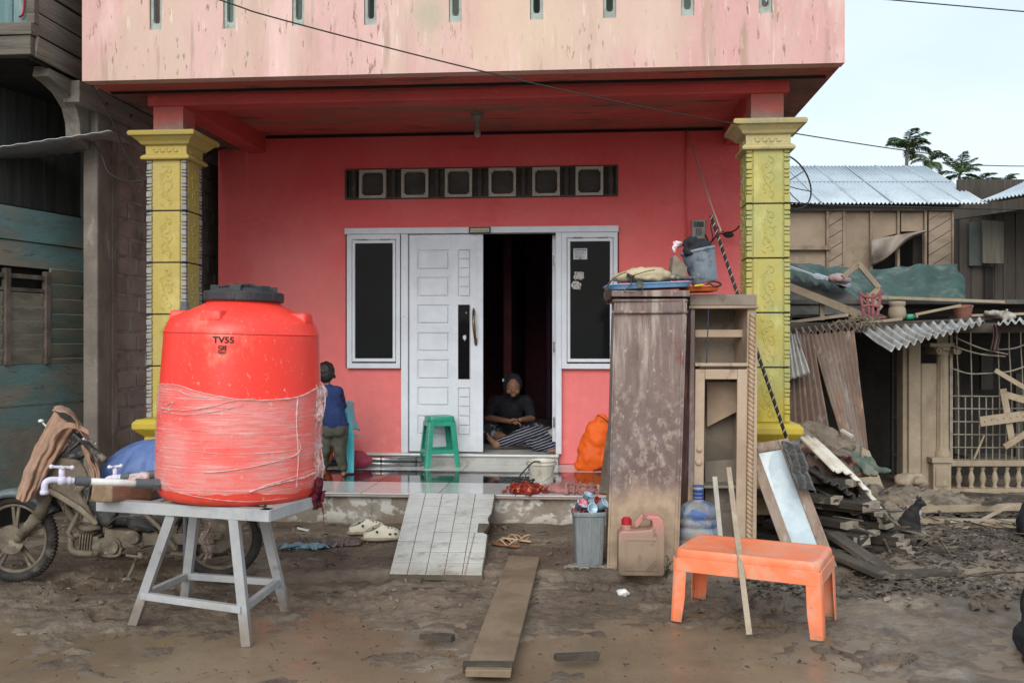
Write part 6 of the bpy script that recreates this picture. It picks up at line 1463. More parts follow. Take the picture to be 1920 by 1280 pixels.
sandal((g2.x, g2.y, .058), R(152), 'farther tan thong sandal, partly behind its mate', mso, .25)
# plank on the ground
board(C(983,1046,6.15)+Vector((0,0,0)), C(915,1262,4.15), .2, .03, 'wet brown plank laid over the mud toward the camera', mat('wet_plank', (.24,.175,.115), (.18,.13,.085), vs=4, rough=.55, bump=.4, layers=[((.12,.085,.055), 4, (1,1,1), .52, .68, .7)]), name='plank', cat='plank')
board(C(868,1250,4.22), C(962,1250,4.2), .05, .04, 'dark stick lying in the mud at the end of the plank', mtimbd, name='stick', cat='stick')
board(C(790,1190,4.7), C(850,1196,4.65), .05, .03, 'short dark stick in the mud left of the long plank', mtimbd, name='stick', cat='stick')
board(C(1040,1232,4.35), C(1122,1228,4.4), .04, .03, 'short dark stick in the mud right of the long plank', mtimbd, name='stick', cat='stick')
q = G(1168,1117,.0); b = B(); b.sph(q+Vector((0,0,.02)), (.035,.03,.02)); tag(ORG('white_wrapper', b, mat('white_wrapper', (.7,.7,.7), rough=.4), vox=.006, sm=1, disp=.03, dscale=.03), 'crumpled white wrapper in the mud before the jerrycan', 'wrapper')
q = G(570,996,.05); b = B(); b.bar(q+Vector((-.05,.03,.02)), q+Vector((.04,-.01,.01)), .03, .008, jit=.006); tag(O('pale_scrap', b, mat('pale_scrap', (.6,.55,.47), rough=.6)), 'curved pale plastic scrap on the mud left of the clogs', 'scrap')
q = G(568,1028,.04); tag(heap('blue_rag', (q.x,q.y,.045), .17, .06, .035, mat('blue_rag', (.13,.24,.32), (.25,.3,.32), vs=20, rough=.7, bump=.6), seed=9, amp=.7, fr=6, n=24), 'torn blue plastic rag lying in the mud behind the stand', 'rag')
q = G(640,1022,.04); tag(heap('rubbish', (q.x,q.y,.045), .17, .08, .035, mat('rubbish', (.07,.07,.07), (.22,.12,.10), vs=26, rough=.7, bump=.8, layers=[((.4,.38,.35), 30, (1,1,1), .62, .66, .8)]), seed=4, amp=.8, fr=8, n=26), 'small patch of mixed rubbish in the mud below the clogs', 'rubbish')
# ================================================================= WARDROBES AND WHAT STANDS ROUND THEM
def fr4(p0, p1, q1, q0, b, th):                                          # board from 4 front corners
    n_ = (p1-p0).cross(q0-p0).normalized()
    if n_.dot(Vector((0,0,CH))-p0) > 0: n_ = -n_
    vs = [b.bm.verts.new(v) for v in (p0,p1,q1,q0)]; v2 = [b.bm.verts.new(v+n_*th) for v in (p0,p1,q1,q0)]
    b.bm.faces.new(vs); b.bm.faces.new(v2[::-1])
    for i in range(4): b.bm.faces.new([vs[i], v2[i], v2[(i+1)%4], vs[(i+1)%4]])
    bmesh.ops.recalc_face_normals(b.bm, faces=b.bm.faces)
wd = T('wardrobe', 'tall dark brown wardrobe side streaked with mud, standing before the porch', 'wardrobe', CX(.80, 6.0, 0))
mwr = mat('brown_veneer_muddy', (.14,.092,.082), (.19,.135,.12), vs=3, st=(1,1,.5), rough=.5, rvar=.2, bump=.3, bs=30, micro=.08,
    layers=[((.42,.35,.30), 6.5, (2.4,1,.22), .46, .66, .70, (.95,1.35)), ((.16,.02,.025), 2.2, (1,1,.7), .56, .66, .8, (1.0,1.2)), ((.40,.33,.28), 19, (1,1,.8), .48, .66, .6, (1.35,.95)), ((.50,.42,.35), 34, (1,1,.6), .62, .68, .7), ((.24,.21,.21), 2.2, (1,1,.6), .45, .62, .75, (1.1,.7))], mud=(.52,.09,.10,(.40,.29,.20),.95))
D0, D1 = 6.02, 6.10
TLp, TRp, BLp, BRp = C(1153,560,D1), C(1283,560,D1-.02), C(1139,1073,D0-.02), C(1266,1074,D0-.02)
b = B(); fr4(TLp, TRp, BRp, BLp, b, .02); O('side_panel', b, mwr, wd, bevel=.004)
b = B(); dv = CX(.02,.38,0)
fr4(TRp+dv*.02, TRp+dv, BRp+dv, BRp+dv*.02, b, .02); fr4(TLp+dv*.06, TLp+dv, BLp+dv, BLp+dv*.06, b, .02); fr4(TLp+dv, TRp+dv, BRp+dv, BLp+dv, b, .015); O('carcase', b, mwr, wd)
b = B(); fr4(TRp+CX(-.012,-.006,0), TRp+CX(.006,-.006,0), BRp+CX(.006,-.006,0), BRp+CX(-.012,-.006,0), b, .03); fr4(TLp+CX(-.004,-.006,0), TLp+CX(.010,-.006,0), BLp+CX(.010,-.006,0), BLp+CX(-.004,-.006,0), b, .03); O('edge_strip', b, mwr, wd, bevel=.004)
b = B(); ca, cb = C(1148,547,D1), C(1290,547,D1)
for z, o, h in ((0,.012,.05),(-.045,.004,.012)): 
    c = (ca+cb)/2+Vector((0,0,z-.012)); b.box(c+CX(0,.19,0), ((cb-ca).length+2*o-.01, .42+2*o, h*.8), rot=(0,0,TH))
O('cornice', b, mwr, wd, bevel=.012, seg=3)
b = B(); b.tube([C(1147,585,D1-.03), C(1290,585,D1-.03)], .010, 10); O('moulding', b, mwr, wd, smooth=True)
# open cabinet
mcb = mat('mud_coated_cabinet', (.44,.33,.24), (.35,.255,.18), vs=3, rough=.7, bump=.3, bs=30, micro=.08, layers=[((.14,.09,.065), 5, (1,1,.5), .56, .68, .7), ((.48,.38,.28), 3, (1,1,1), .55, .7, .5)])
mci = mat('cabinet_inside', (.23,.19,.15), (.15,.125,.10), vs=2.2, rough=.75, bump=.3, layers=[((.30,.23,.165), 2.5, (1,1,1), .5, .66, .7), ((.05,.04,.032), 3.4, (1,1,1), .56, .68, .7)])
cb_ = T('open_cabinet', 'open mud coated cabinet with rope moulding, between the wardrobe and the pillar', 'cabinet', CX(1.4, 6.3, 0))
DC = 6.25
def cc3(px_, py_, o=0): return C(px_, py_, DC+o)
b = B(); dv = CX(0,.36,0)
fr4(cc3(1296,552), cc3(1303,552), cc3(1301,1045), cc3(1288,1045), b, .37); O('left_side', b, mwr, cb_, bevel=.004)
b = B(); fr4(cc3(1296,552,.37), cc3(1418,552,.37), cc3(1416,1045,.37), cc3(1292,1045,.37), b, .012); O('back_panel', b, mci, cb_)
b = B(); fr4(cc3(1402,552,.004), cc3(1418,552,.004), cc3(1417,1045,.004), cc3(1396,1045,.004), b, .36); O('right_side', b, mcb, cb_, bevel=.004)
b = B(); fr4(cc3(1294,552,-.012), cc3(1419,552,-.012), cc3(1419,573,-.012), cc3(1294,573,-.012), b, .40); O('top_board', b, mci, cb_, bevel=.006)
b = B(); b.tube([cc3(1292,576,-.018), cc3(1421,576,-.018)], .010, 10); O('moulding', b, mcb, cb_, smooth=True)
b = B(); b.bar(cc3(1303,683,.0), cc3(1402,683,.0), .03, .02); O('middle_rail', b, mcb, cb_)
b = B(); b.bar(cc3(1303,625,.15), cc3(1401,625,.15), .02, .05, up=(0,0,1)); O('shelf_rail', b, mcb, cb_, bevel=.003)
b = B(); b.bx(0,0,0,0,0,0) if 0 else None
c = (cc3(1303,686,.18)+cc3(1402,686,.18))/2; b.box(c, (.36,.34,.016), rot=(0,0,TH)); O('shelf', b, mci, cb_); b = B(); c = (cc3(1303,905,.18)+cc3(1402,905,.18))/2; b.box(c, (.34,.34,.016), rot=(0,0,TH)); O('shelf', b, mci, cb_)
b = B()
for px0, px1, py0, py1 in ((1304,1322,692,1040),(1383,1402,692,1040)): fr4(cc3(px0,py0,-.01), cc3(px1,py0,-.01), cc3(px1-4,py1,-.01), cc3(px0-4,py1,-.01), b, .022)
fr4(cc3(1322.3,692,-.008), cc3(1382.7,692,-.008), cc3(1382.7,711,-.008), cc3(1322.3,711,-.008), b, .02)
df = O('door_frame', b, mcb, cb_, bevel=.005)
b = B(); b.sph(cc3(1310,866,-.02), (.022,.012,.022)); b.cyl(cc3(1311,842,-.012), cc3(1311,842,-.022), .018, n=12); O('knob', b, mcb, df, smooth=True)
b = B()                                                                  # rope moulding: two strands twisted
p0, p1 = cc3(1411,588,-.012), cc3(1404,1045,-.012); dn = (p1-p0); n_ = 260
for ph in (0, math.pi):
    pts = []
    for i in range(n_+1):
        t = i/n_; a = t*2*math.pi*26+ph; pts.append(p0+dn*t+CX(.0095*math.cos(a), .0095*math.sin(a), 0))
    b.tube(pts, .0125, 8)
O('rope_moulding', b, mat('rope_mould', (.44,.32,.21), (.34,.24,.155), vs=8, rough=.75, bump=.3), cb_, smooth=True)
b = B(); fr4(cc3(1414,640,-.01), cc3(1420,640,-.01), cc3(1418,1045,-.01), cc3(1410,1045,-.01), b, .03); O('edge_strip', b, mcb, cb_)
b = B(); fr4(cc3(1326,716,.25), cc3(1384,716,.2), cc3(1384,770,.2), cc3(1326,800,.28), b, .01); O('hanging_panel', b, mcb, cb_); 
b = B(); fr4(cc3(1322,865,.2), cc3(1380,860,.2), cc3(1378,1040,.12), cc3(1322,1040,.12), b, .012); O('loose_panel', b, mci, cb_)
cable('blue_cord', spl([cc3(1329,575,-.02), cc3(1327,620,-.02), cc3(1325,680,-.02)]), .004, cb_, mat('blue_cord', (.03,.05,.10), rough=.7))
# teal painted thing in the gap
b = B(); fr4(C(1266,732,7.05), C(1292,725,7.05), C(1292,800,7.05), C(1262,800,7.05), b, .01); tp_ = O('painted_panel', b, mat('teal_panel', (.10,.28,.27), (.30,.12,.14), vs=7, lo=.52, hi=.56, rough=.6)); tag(tp_, 'teal and pink painted panel glimpsed in the gap between the two cabinets', 'panel')
# ---- on top
def slab(lab, pts, D, dep, h, m, name, cat, rim=.006):
    b = B(); a, c = C(*pts[0], D), C(*pts[1], D); w_ = (c-a).length
    t = T(name, lab, cat, (a+c)/2)
    Mx = Matrix((( (c-a).normalized()), f_, Vector((0,0,1)))).transposed().to_4x4(); Mx.translation = (a+c)/2
    rg = []
    for w2, d2, z in ((w_*.46,dep*.44,0),(w_*.49,dep*.48,h*.8),(w_*.5,dep*.5,h*.8),(w_*.5,dep*.5,h),(w_*.48,dep*.47,h),(w_*.45,dep*.43,.004)):
        rg.append([b.bm.verts.new(Mx @ Vector((w2*math.copysign(abs(math.cos(k))**.35, math.cos(k)), dep/2+d2*math.copysign(abs(math.sin(k))**.35, math.sin(k)), z))) for k in [2*math.pi*i/32 for i in range(32)]])
    b.skin(rg); O('tray', b, m, t, smooth=True, bevel=.002, ang=30)
slab('pale blue plastic tray lying on top of the wardrobe', [(1138,543),(1303,536)], 6.05, .36, .034, mat('blue_tray', (.16,.36,.66), (.24,.44,.68), vs=8, rough=.45, layers=[((.5,.47,.42), 9, (1,1,1), .55, .68, .6)]), 'blue_tray', 'tray')
slab('flat orange plastic tray under the grey bucket', [(1285,546),(1353,544)], 6.16, .32, .032, mat('orange_tray', (.78,.16,.035), (.70,.20,.06), vs=8, rough=.5), 'orange_tray', 'tray')
b = B(); b.bar(C(1301,536,6.12), C(1318,534,6.12), .05, .012); tag(O('yellow_lid', b, mat('yellow_lid', (.7,.5,.05), rough=.5), bevel=.003), 'small yellow plastic strip between the blue and orange trays', 'plastic')
bkp = T('backpack', 'dirty cream backpack with dark straps lying on the blue tray', 'backpack', C(1200,532,6.15))
b = B(); cm = C(1206,518,6.2)
for dx_, dz_, r in ((-.10,-.012,(.10,.13,.035)),(-.02,.004,(.13,.14,.05)),(.06,.008,(.12,.14,.055)),(.12,.0,(.07,.12,.045)),(.0,-.02,(.16,.15,.03))): b.sph(cm+CX(dx_,0,dz_), r)
O('bag_body', ORG('bag_body', b, mat('cream_canvas', (.50,.42,.27), (.40,.33,.21), vs=7, rough=.85, bump=.5, bs=26, layers=[((.22,.17,.11), 8, (1,1,1), .56, .68, .7)]), bkp, vox=.010, sm=3, disp=.045, dscale=.09).data, M['dark']) if 0 else ORG('bag_body', b, mat('cream_canvas', (.50,.42,.27), (.40,.33,.21), vs=7, rough=.85, bump=.5, bs=26, layers=[((.22,.17,.11), 8, (1,1,1), .56, .68, .7)]), bkp, vox=.010, sm=3, disp=.045, dscale=.09)
b = B(); mstp = mat('grey_webbing', (.07,.065,.055), (.14,.12,.09), vs=20, rough=.9)
for pts in ([(1142,543),(1139,535),(1146,526),(1158,517),(1175,510)], [(1176,512),(1183,520),(1182,535),(1170,546),(1190,549)], [(1180,516),(1196,528),(1204,540),(1203,552)], [(1148,525),(1140,536),(1133,552),(1138,565)], [(1228,506),(1215,508),(1198,513),(1180,519)]):
    b.tube(spl([C(a, c, 6.03) for a, c in pts]), .009, 6, flat=.35)
b.box(C(1182,518,6.05), (.05,.015,.025), rot=(0,.4,TH)); b.box(C(1200,533,6.02), (.035,.01,.04), rot=(0,0,TH)); O('straps', b, mstp, bkp)
b = B(); b.sph(C(1140,558,6.12), (.03,.06,.04)); b.sph(C(1146,548,6.15), (.035,.08,.02)); tag(ORG('dark_rag', b, mat('dark_rag', (.06,.035,.03), rough=.9), vox=.008, sm=2, disp=.03, dscale=.04), 'dark rag under the left end of the blue tray', 'rag')
b = B()
for dx_, dz_, r in ((-.05,.0,(.035,.05,.02)),(.0,-.002,(.05,.045,.014)),(.045,-.002,(.04,.042,.014)),(-.04,.014,(.02,.035,.012))): b.sph(C(1280,521,6.1)+CX(dx_,0,dz_), r)
tag(ORG('grey_shoe', b, mat('grey_shoe', (.10,.09,.08), (.35,.33,.28), vs=22, lo=.5, hi=.6, rough=.8), vox=.008, sm=2), 'worn grey shoe between the backpack and the grey bucket', 'shoe')
b = B(); b.prism([(-.05,0),(.045,0),(.055,.07),(-.02,.145),(-.035,.14)], .14, M=Matrix.Translation(C(1273,521,6.16)) @ Euler((0,0,TH)).to_matrix().to_4x4()); tag(O('dusty_box', b, mat('dusty_box', (.14,.11,.085), (.24,.2,.15), vs=7, rough=.85), bevel=.004), 'dusty dark box standing behind the grey shoe', 'box')
gb = T('grey_bucket', 'grey mud stained bucket tilted to the left on top of the cabinet', 'bucket', C(1316,532,6.28))
Mb = Euler((0, R(-13), TH)).to_matrix()
cb0 = C(1322,530,6.28)
b = B(); b.lathe([(0,.004),(.082,0),(.086,.01),(.108,.205),(.117,.207),(.117,.222),(.112,.224),(.104,.20),(.082,.012),(0,.01)], cb0, 40, M=Mb, caps=False); O('bucket_body', b, mat('grey_blue_bucket', (.16,.20,.25), (.22,.27,.31), vs=7, rough=.5, micro=.05, layers=[((.07,.07,.075), 9, (1,1,1), .52, .64, .75), ((.45,.42,.38), 14, (1,1,1), .6, .68, .6)]), gb, smooth=True, bevel=.002, ang=60)
b = B(); top = cb0+Mb @ Vector((0,0,.225))
for dx_, dz_, r in ((0,-.01,(.09,.09,.04)),(-.03,.03,(.06,.06,.05)),(.03,.015,(.06,.06,.04)),(-.02,-.06,(.055,.03,.06)),(-.06,-.03,(.04,.04,.03)),(.06,-.0,(.04,.05,.025))): b.sph(top+CX(dx_, -.05 if dz_ < -.02 else 0, dz_), r)
tag(ORG('black_cloth', b, M['blackcloth'], vox=.008, sm=2, disp=.06, dscale=.05), 'black crumpled cloth stuffed into the top of the grey bucket', 'cloth')
b = B(); b.sph(C(1270,457,6.28), (.035,.03,.02)); b.sph(C(1264,466,6.26), (.015,.02,.03)); tag(ORG('pink_white_rag', b, mat('pink_white_rag', (.75,.62,.66), (.6,.15,.25), vs=25, lo=.5, hi=.56, rough=.8), vox=.006, sm=1, disp=.03, dscale=.03), 'pink and white scrap hanging over the left rim of the grey bucket', 'rag')
cable('black_lead', spl([C(1324,534,6.1), C(1334,528,6.1), C(1346,529,6.12), C(1352,534,6.12), C(1340,537,6.08), C(1330,531,6.09)]), .006); tag(bpy.data.objects['black_lead'], 'coiled black lead at the foot of the grey bucket', 'cable')
# spiral pole and thin rod
p0, p1 = C(1333,405,6.95), C(1500,895,6.45)
pl_ = T('spiral_pole', 'black and white spirally wrapped pole leaning past the right pillar', 'pole', p1)
b = B(); b.cyl(p0, p1, .012, n=12); O('pole', b, mat('pole_dark', (.025,.022,.02), rough=.6), pl_, smooth=True)
b = B(); d = p1-p0; x = d.cross(Vector((0,1,0))).normalized(); y = d.cross(x).normalized(); n_ = 480; nt_ = 34
b.tube([p0+d*(i/n_)+(x*math.cos(i/n_*2*math.pi*nt_)+y*math.sin(i/n_*2*math.pi*nt_))*.0105 for i in range(n_+1)], .0042, 5); O('wrapping', b, mat('pole_wrap', (.36,.32,.27), (.26,.23,.2), vs=30, rough=.7), pl_, smooth=True)
b = B(); b.tube(spl([C(1289,243,8.9), C(1312,320,8.3), C(1334,385,7.7), C(1352,434,7.3)]), .007, 8); tag(O('thin_rod', b, mat('thin_rod', (.42,.30,.26), rough=.6), smooth=True), 'thin pale bent rod leaning on the red wall above the meter', 'rod')
# ---- mirror
mi = T('mirror', 'wood framed mirror leaning tilted, its glass smeared with pale mud', 'mirror', C(1530,1070,5.95))
mTL, mTR, mBR, mBL = C(1396,835,6.42), C(1478,822,6.36), C(1570,1062,5.95), C(1488,1084,5.98)
def mq(u, v): return mTL.lerp(mTR, u).lerp(mBL.lerp(mBR, u), v)
mn = (mTR-mTL).cross(mBL-mTL).normalized(); mn = mn if mn.y < 0 else -mn
mmf = mat('weathered_mirror_wood', (.24,.165,.12), (.30,.235,.19), vs=5, st=(2,1,.6), rough=.8, bump=.5, bs=30, layers=[((.42,.37,.32), 8, (2,1,.6), .55, .66, .6), ((.10,.07,.055), 9, (2,1,.5), .58, .68, .6)])
fw, fh_ = .24, .065
def qbox(b, u0, u1, v0, v1, o, th):
    vs = [b.bm.verts.new(mq(u, v)+mn*o) for u, v in ((u0,v0),(u1,v0),(u1,v1),(u0,v1))]; v2 = [b.bm.verts.new(mq(u, v)+mn*(o-th)) for u, v in ((u0,v0),(u1,v0),(u1,v1),(u0,v1))]
    b.bm.faces.new(vs); b.bm.faces.new(v2[::-1])
    for i in range(4): b.bm.faces.new([vs[i], v2[i], v2[(i+1)%4], vs[(i+1)%4]])
    bmesh.ops.recalc_face_normals(b.bm, faces=b.bm.faces)
for nm, a in (('left_rail',(0,fw,0,1)),('right_rail',(1-fw,1,0,1)),('top_rail',(fw+.004,1-fw-.004,0,.075)),('bottom_rail',(fw+.004,1-fw-.004,.925,1))):
    b = B(); qbox(b, *a, .014, .035); O(nm, b, mmf, mi, bevel=.005)
b = B(); qbox(b, fw*.85, 1-fw*.85, .06, .94, .0, .006)
O('mirror_glass', b, mat('mud_smeared_mirror', (.36,.45,.50), (.28,.37,.42), vs=3.2, rough=.35, rvar=.14, bump=.1, bs=24, metal=0, spec=.5, micro=.10, layers=[((.46,.53,.56), 4, (1,1,.5), .5, .62, .6), ((.07,.06,.05), 9, (1.6,1,.4), .56, .60, .9, (1.02,1.06)), ((.42,.33,.22), 12, (1,1,1), .66, .70, .7)]), mi)
b = B()                                                                 # pale arched border on the glass
arc = [(.17,.08),(.62,.08),(.52,.10),(.42,.14),(.335,.20),(.30,.28),(.29,.40),(.17,.34)]
b.bm.faces.new([b.bm.verts.new(mq(u, v)+mn*.0015) for u, v in arc]); O('arched_border', b, mat('glass_border', (.54,.60,.62), rough=.3, bump=0), mi)
mtw = mat('charcoal_towel', (.055,.050,.048), (.035,.032,.032), vs=14, rough=1.0, bump=1.0, bs=120, bd=.012, sheen=.3)
def tow(u, v):
    if v < .16: k = v/.16; base = C(1466+34*u, 828-2*u, 6.36+.05*(1-k)).lerp(C(1464+34*u, 830, 6.28), k)
    else: k = (v-.16)/.84; base = C(1464+(34*u)+ 30*k+ (4*k*u), 830+ (86+8*u)*k, 6.28-.20*k-.02)
    return base + CX(0, -.012*math.sin(u*15+k*3), .0)
tag(crumple('grey_towel', tow, mtw, nu=34, nv=44, amp=.018, fr=16, solid=.010), 'charcoal towel slung over the top right corner of the mirror', 'towel')
mgf = film_mat(-.10); mgf.name = 'grey_film'
for n_f in mgf.node_tree.nodes:
    if n_f.type == 'BSDF_PRINCIPLED': n_f.inputs['Base Color'].default_value = (.42,.40,.36,1)
# ---- grey bin with cups
q = G(1106, 1060, .05)+CX(0,.10,0)
mbin = mat('grey_bin', (.15,.17,.18), (.22,.24,.25), vs=6, st=(1,1,.4), rough=.55, bump=.1, layers=[((.42,.40,.36), 5, (1,1,.4), .52, .68, .65), ((.30,.24,.18), 7, (1,1,1), .6, .7, .6)])
bi = T('waste_bin', 'mud stained grey rectangular bin full of plastic cups', 'bin', (q.x, q.y, .045), TH+.05, world=False)
b = B(); w_, d_, h = .20, .18, .335; rg = []
for k, z in ((.84,0),(.86,.01),(1.0,h-.03),(1.06,h-.028),(1.08,h-.022),(1.08,h),(1.03,h+.002),(1.0,h-.012),(.97,h-.05),(.83,.02)):
    pts = []
    for i in range(32):
        a = 2*math.pi*i/32; cx_ = math.copysign(abs(math.cos(a))**.3, math.cos(a)); sy_ = math.copysign(abs(math.sin(a))**.3, math.sin(a)); f = 1-.025*(i%8 == 4)
        pts.append(b.bm.verts.new(Vector((w_/2*k*cx_, d_/2*k*sy_, z))))
    rg.append(pts)
b.skin(rg, caps=False); b.bm.faces.new(rg[0][::-1]); b.bm.faces.new(rg[-1]); O('bin_body', b, mbin, bi, smooth=True, bevel=.003, ang=35)
b = B()
for xx in (-.06, 0, .06): b.bar((xx*.86, -d_/2*.865, .01), (xx, -d_/2*1.005, h-.035), .010, .008, up=(0,1,0))
O('bin_ribs', b, mbin, bi, bevel=.002)
cups = [((-.06,-.04,h+.03),(.7,.5,.2),'blue and red printed paper cup leaning at the left of the bin',1),((-.055,.0,h-.0),(1.2,-.4,0),'red printed cup lying low at the left rim of the bin',2),((.075,-.03,h+.03),(.3,.9,0),'clear blue tinted cup lying at the right rim of the bin',0),((.0,-.05,h+.015),(1.3,.3,.5),'clear blue tinted cup lying at the front of the bin',0),((.02,.02,h+.05),(-.3,-.6,0),'clear cup standing at the back of the bin',0),((.04,.03,h+.03),(.9,.1,1.0),'dark red cup in the middle of the bin',3),((-.01,.03,h+.06),(.2,.4,0),'clear cup topmost at the centre of the bin',0)]
mcup = [mat('clear_blue_cup', (.42,.58,.68), (.36,.50,.62), vs=30, rough=.2, bump=0, spec=.7, coords='o'), mat('blue_print_cup', (.15,.35,.62), (.62,.12,.10), vs=24, lo=.5, hi=.54, rough=.4, coords='o', layers=[((.8,.8,.8), 20, (1,1,1), .52, .56, .9)]), mat('red_print_cup', (.60,.06,.05), (.75,.7,.68), vs=24, lo=.52, hi=.56, rough=.4, coords='o'), mat('dark_red_cup', (.30,.03,.03), rough=.5, coords='o')]
for (c, r_, lab, k) in cups:
    b = B(); b.lathe([(.022,-.04),(.024,-.04),(.033,.038),(.036,.039),(.036,.043),(.031,.042),(.022,-.036)], (0,0,0), 20)
    o = O('plastic_cup', b, mcup[k], smooth=True); pt = Matrix.Translation((q.x,q.y,.045)) @ Matrix.Rotation(TH, 4, 'Z') @ Vector(c); o.location = pt; o.rotation_euler = r_; tag(o, lab, 'cup', 'cups in the grey bin')
b = B(); c = Vector((q.x,q.y,.045+h+.09)); b.grid(lambda u, v: c+Vector((.10*(u-.5)-.02, -.03+.06*v, .05*math.sin(u*3.1)-.04+.02*fb(u*5,v*5))), 12, 12); tag(O('clear_bag', b, mgf, smooth=True), 'wisp of clear plastic bag on top of the cups in the bin', 'plastic')
for px_, py_, lab, sd in ((1090,1056,'clear plastic bag flattened in the mud left of the bin',1),(1150,1058,'clear plastic bag flattened in the mud between bin and jerrycan',2)):
    q2 = G(px_, py_, .05); o = heap('clear_bag', (q2.x,q2.y-.06,.045), .12, .05, .014, mgf, seed=sd, amp=.7, fr=4, n=20); tag(o, lab, 'plastic bag')
# ---- jerrycan
q = G(1201, 1074, .045)
jc = T('jerrycan', 'mud covered pinkish jerrycan with a red cap, in front of the wardrobe', 'jerrycan', (q.x, q.y, .045), TH-.05, world=False)
mjc = mat('jerry_plastic', (.52,.20,.18), (.48,.24,.20), vs=5, rough=.45, bump=.1, coords='o', micro=.04, layers=[((.27,.20,.14), 3.2, (1,1,.8), .34, .44, .95, (.37,.20)), ((.14,.10,.08), 7, (1,1,.6), .55, .62, .8), ((.30,.03,.06), 5, (1,1,1), .58, .64, .8, (.22,.30))], mud=(.10,.06,.05,(.20,.14,.10),.9))
b = B(); jp = [(-.135,.0),(.125,.0),(.138,.012),(.138,.30),(.130,.335),(.105,.36),(.03,.365),(.018,.352),(.018,.342),(.055,.335),(.062,.320),(.062,.262),(.052,.252),(-.125,.262),(-.138,.248),(-.138,.012)]
jp = [(-.125,0),(.125,0),(.138,.014),(.138,.29),(.131,.33),(.108,.357),(.02,.365),(.01,.35),(.02,.338),(.058,.335),(.066,.322),(.066,.29),(.056,.278),(-.05,.268),(-.118,.268),(-.138,.25),(-.138,.014)]
b.prism(jp, .15, -.075); O('can_body', b, mjc, jc, bevel=.012, seg=3, ang=25, smooth=False)
b = B(); b.bar((-.035,0,.285),(.02,0,.350), .032, .024, up=(0,1,0)); b.cyl((-.085,0,.262),(-.085,0,.295), .034, n=20); O('handle', b, mjc, jc, bevel=.005)
b = B(); b.plate(-.10,.10,.03,.225, [(-.088,.088,.042,.213)], -.0785, -.072); b.bar((.02,-.078,.03),(.085,-.078,.10),.006,.006); b.bar((.04,-.078,.03),(.095,-.078,.085),.006,.006); O('embossing', b, mjc, jc, bevel=.002)
b = B(); b.cyl((-.085,0,.295),(-.085,0,.328), .030, n=24); b.cyl((-.085,0,.327),(-.085,0,.338), .024, n=24)
for k in range(16): a = k*math.pi/8; b.box((-.085+.030*math.cos(a), .030*math.sin(a), .311), (.004,.004,.03), rot=(0,0,a))
O('can_cap', b, mat('red_cap', (.42,.015,.03), rough=.4), jc)
# ---- water gallon
q = C(1309, 1066, 6.18); q.z = .045
wg = T('water_gallon', 'blue ribbed water gallon bottle coated in grey mud', 'water bottle', q)
b = B(); pf = [(.10,0),(.125,.015),(.133,.04),(.133,.07),(.126,.08),(.133,.09),(.133,.13),(.126,.14),(.133,.15),(.134,.20),(.122,.215),(.122,.225),(.134,.238),(.135,.26),(.125,.272),(.125,.28),(.134,.29),(.133,.315),(.115,.345),(.075,.37),(.04,.382),(.032,.392),(.030,.40),(.036,.405),(.030,.412),(.029,.425),(.035,.43),(.030,.437),(.029,.45),(.034,.455),(.034,.475),(.02,.476)]
b.lathe(pf, q, 48); O('bottle_body', b, mat('blue_gallon', (.06,.12,.30), (.30,.32,.34), vs=6, lo=.40, hi=.52, rough=.5, bump=.2, bs=40, layers=[((.24,.21,.17), 8, (1,1,1), .45, .56, .65), ((.03,.07,.30), 5, (1,1,1), .62, .68, .6)]), wg, smooth=True)
b = B(); b.lathe([(.031,.384),(.033,.39),(.033,.47),(.036,.474),(.036,.48),(.02,.481)], q, 28); O('bottle_neck', b, mat('blue_neck', (.04,.09,.33), rough=.35), wg, smooth=True)
q3 = C(1352, 1040, 6.1); q3.z = .05; b = B(); b.sph(q3+Vector((0,0,.06)), (.07,.06,.09)); b.sph(q3+Vector((.06,0,.03)), (.05,.05,.06)); tag(ORG('grey_rag', b, mat('grey_rag', (.16,.15,.13), (.24,.22,.19), vs=12, rough=.9, bump=.6), vox=.01, sm=2, disp=.05, dscale=.05), 'muddy grey rag beside the water gallon', 'rag')
board(C(1340,893,6.0), C(1353,1030,5.9), .030, .012, 'straight pale lath standing by the water gallon', mat('pale_lath', (.42,.39,.34), (.33,.3,.26), vs=5, rough=.7), name='lath', cat='stick', up=up_, jit=0)
sk = board(C(1366,876,5.15), C(1405,1190,4.72), .030, .016, 'rough pale stick leaning on the front of the orange bench', mat('rough_stick', (.38,.31,.23), (.28,.22,.16), vs=9, rough=.8, bump=.4), name='stick', cat='stick', up=up_, jit=.002)
# ---- orange bench
mor = mat('orange_bench', (.84,.20,.085), (.80,.25,.13), vs=4, rough=.42, rvar=.1, bump=.05, bs=20, coords='o', micro=.03, layers=[((.52,.38,.28), 4.2, (1,1,1), .48, .66, .6), ((.35,.22,.15), 22, (1,1,1), .60, .67, .65), ((.28,.19,.12), 6, (1,1,1), .40, .60, .8, (.10,.0))])
fl, frr = CX(.862, 5.07, 0), CX(1.534, 4.73, 0); d = (frr-fl).normalized(); yaw = math.atan2(d.y, d.x); cen = (fl+frr)/2+CX(-.01,0,0)+Vector((-d.y, d.x, 0))*.21
stool('orange_bench', 'low long orange plastic bench in the foreground', (cen.x, cen.y, -.02), yaw, .76, .45, .38, mor, holes=False, cat='bench', taper=.955)

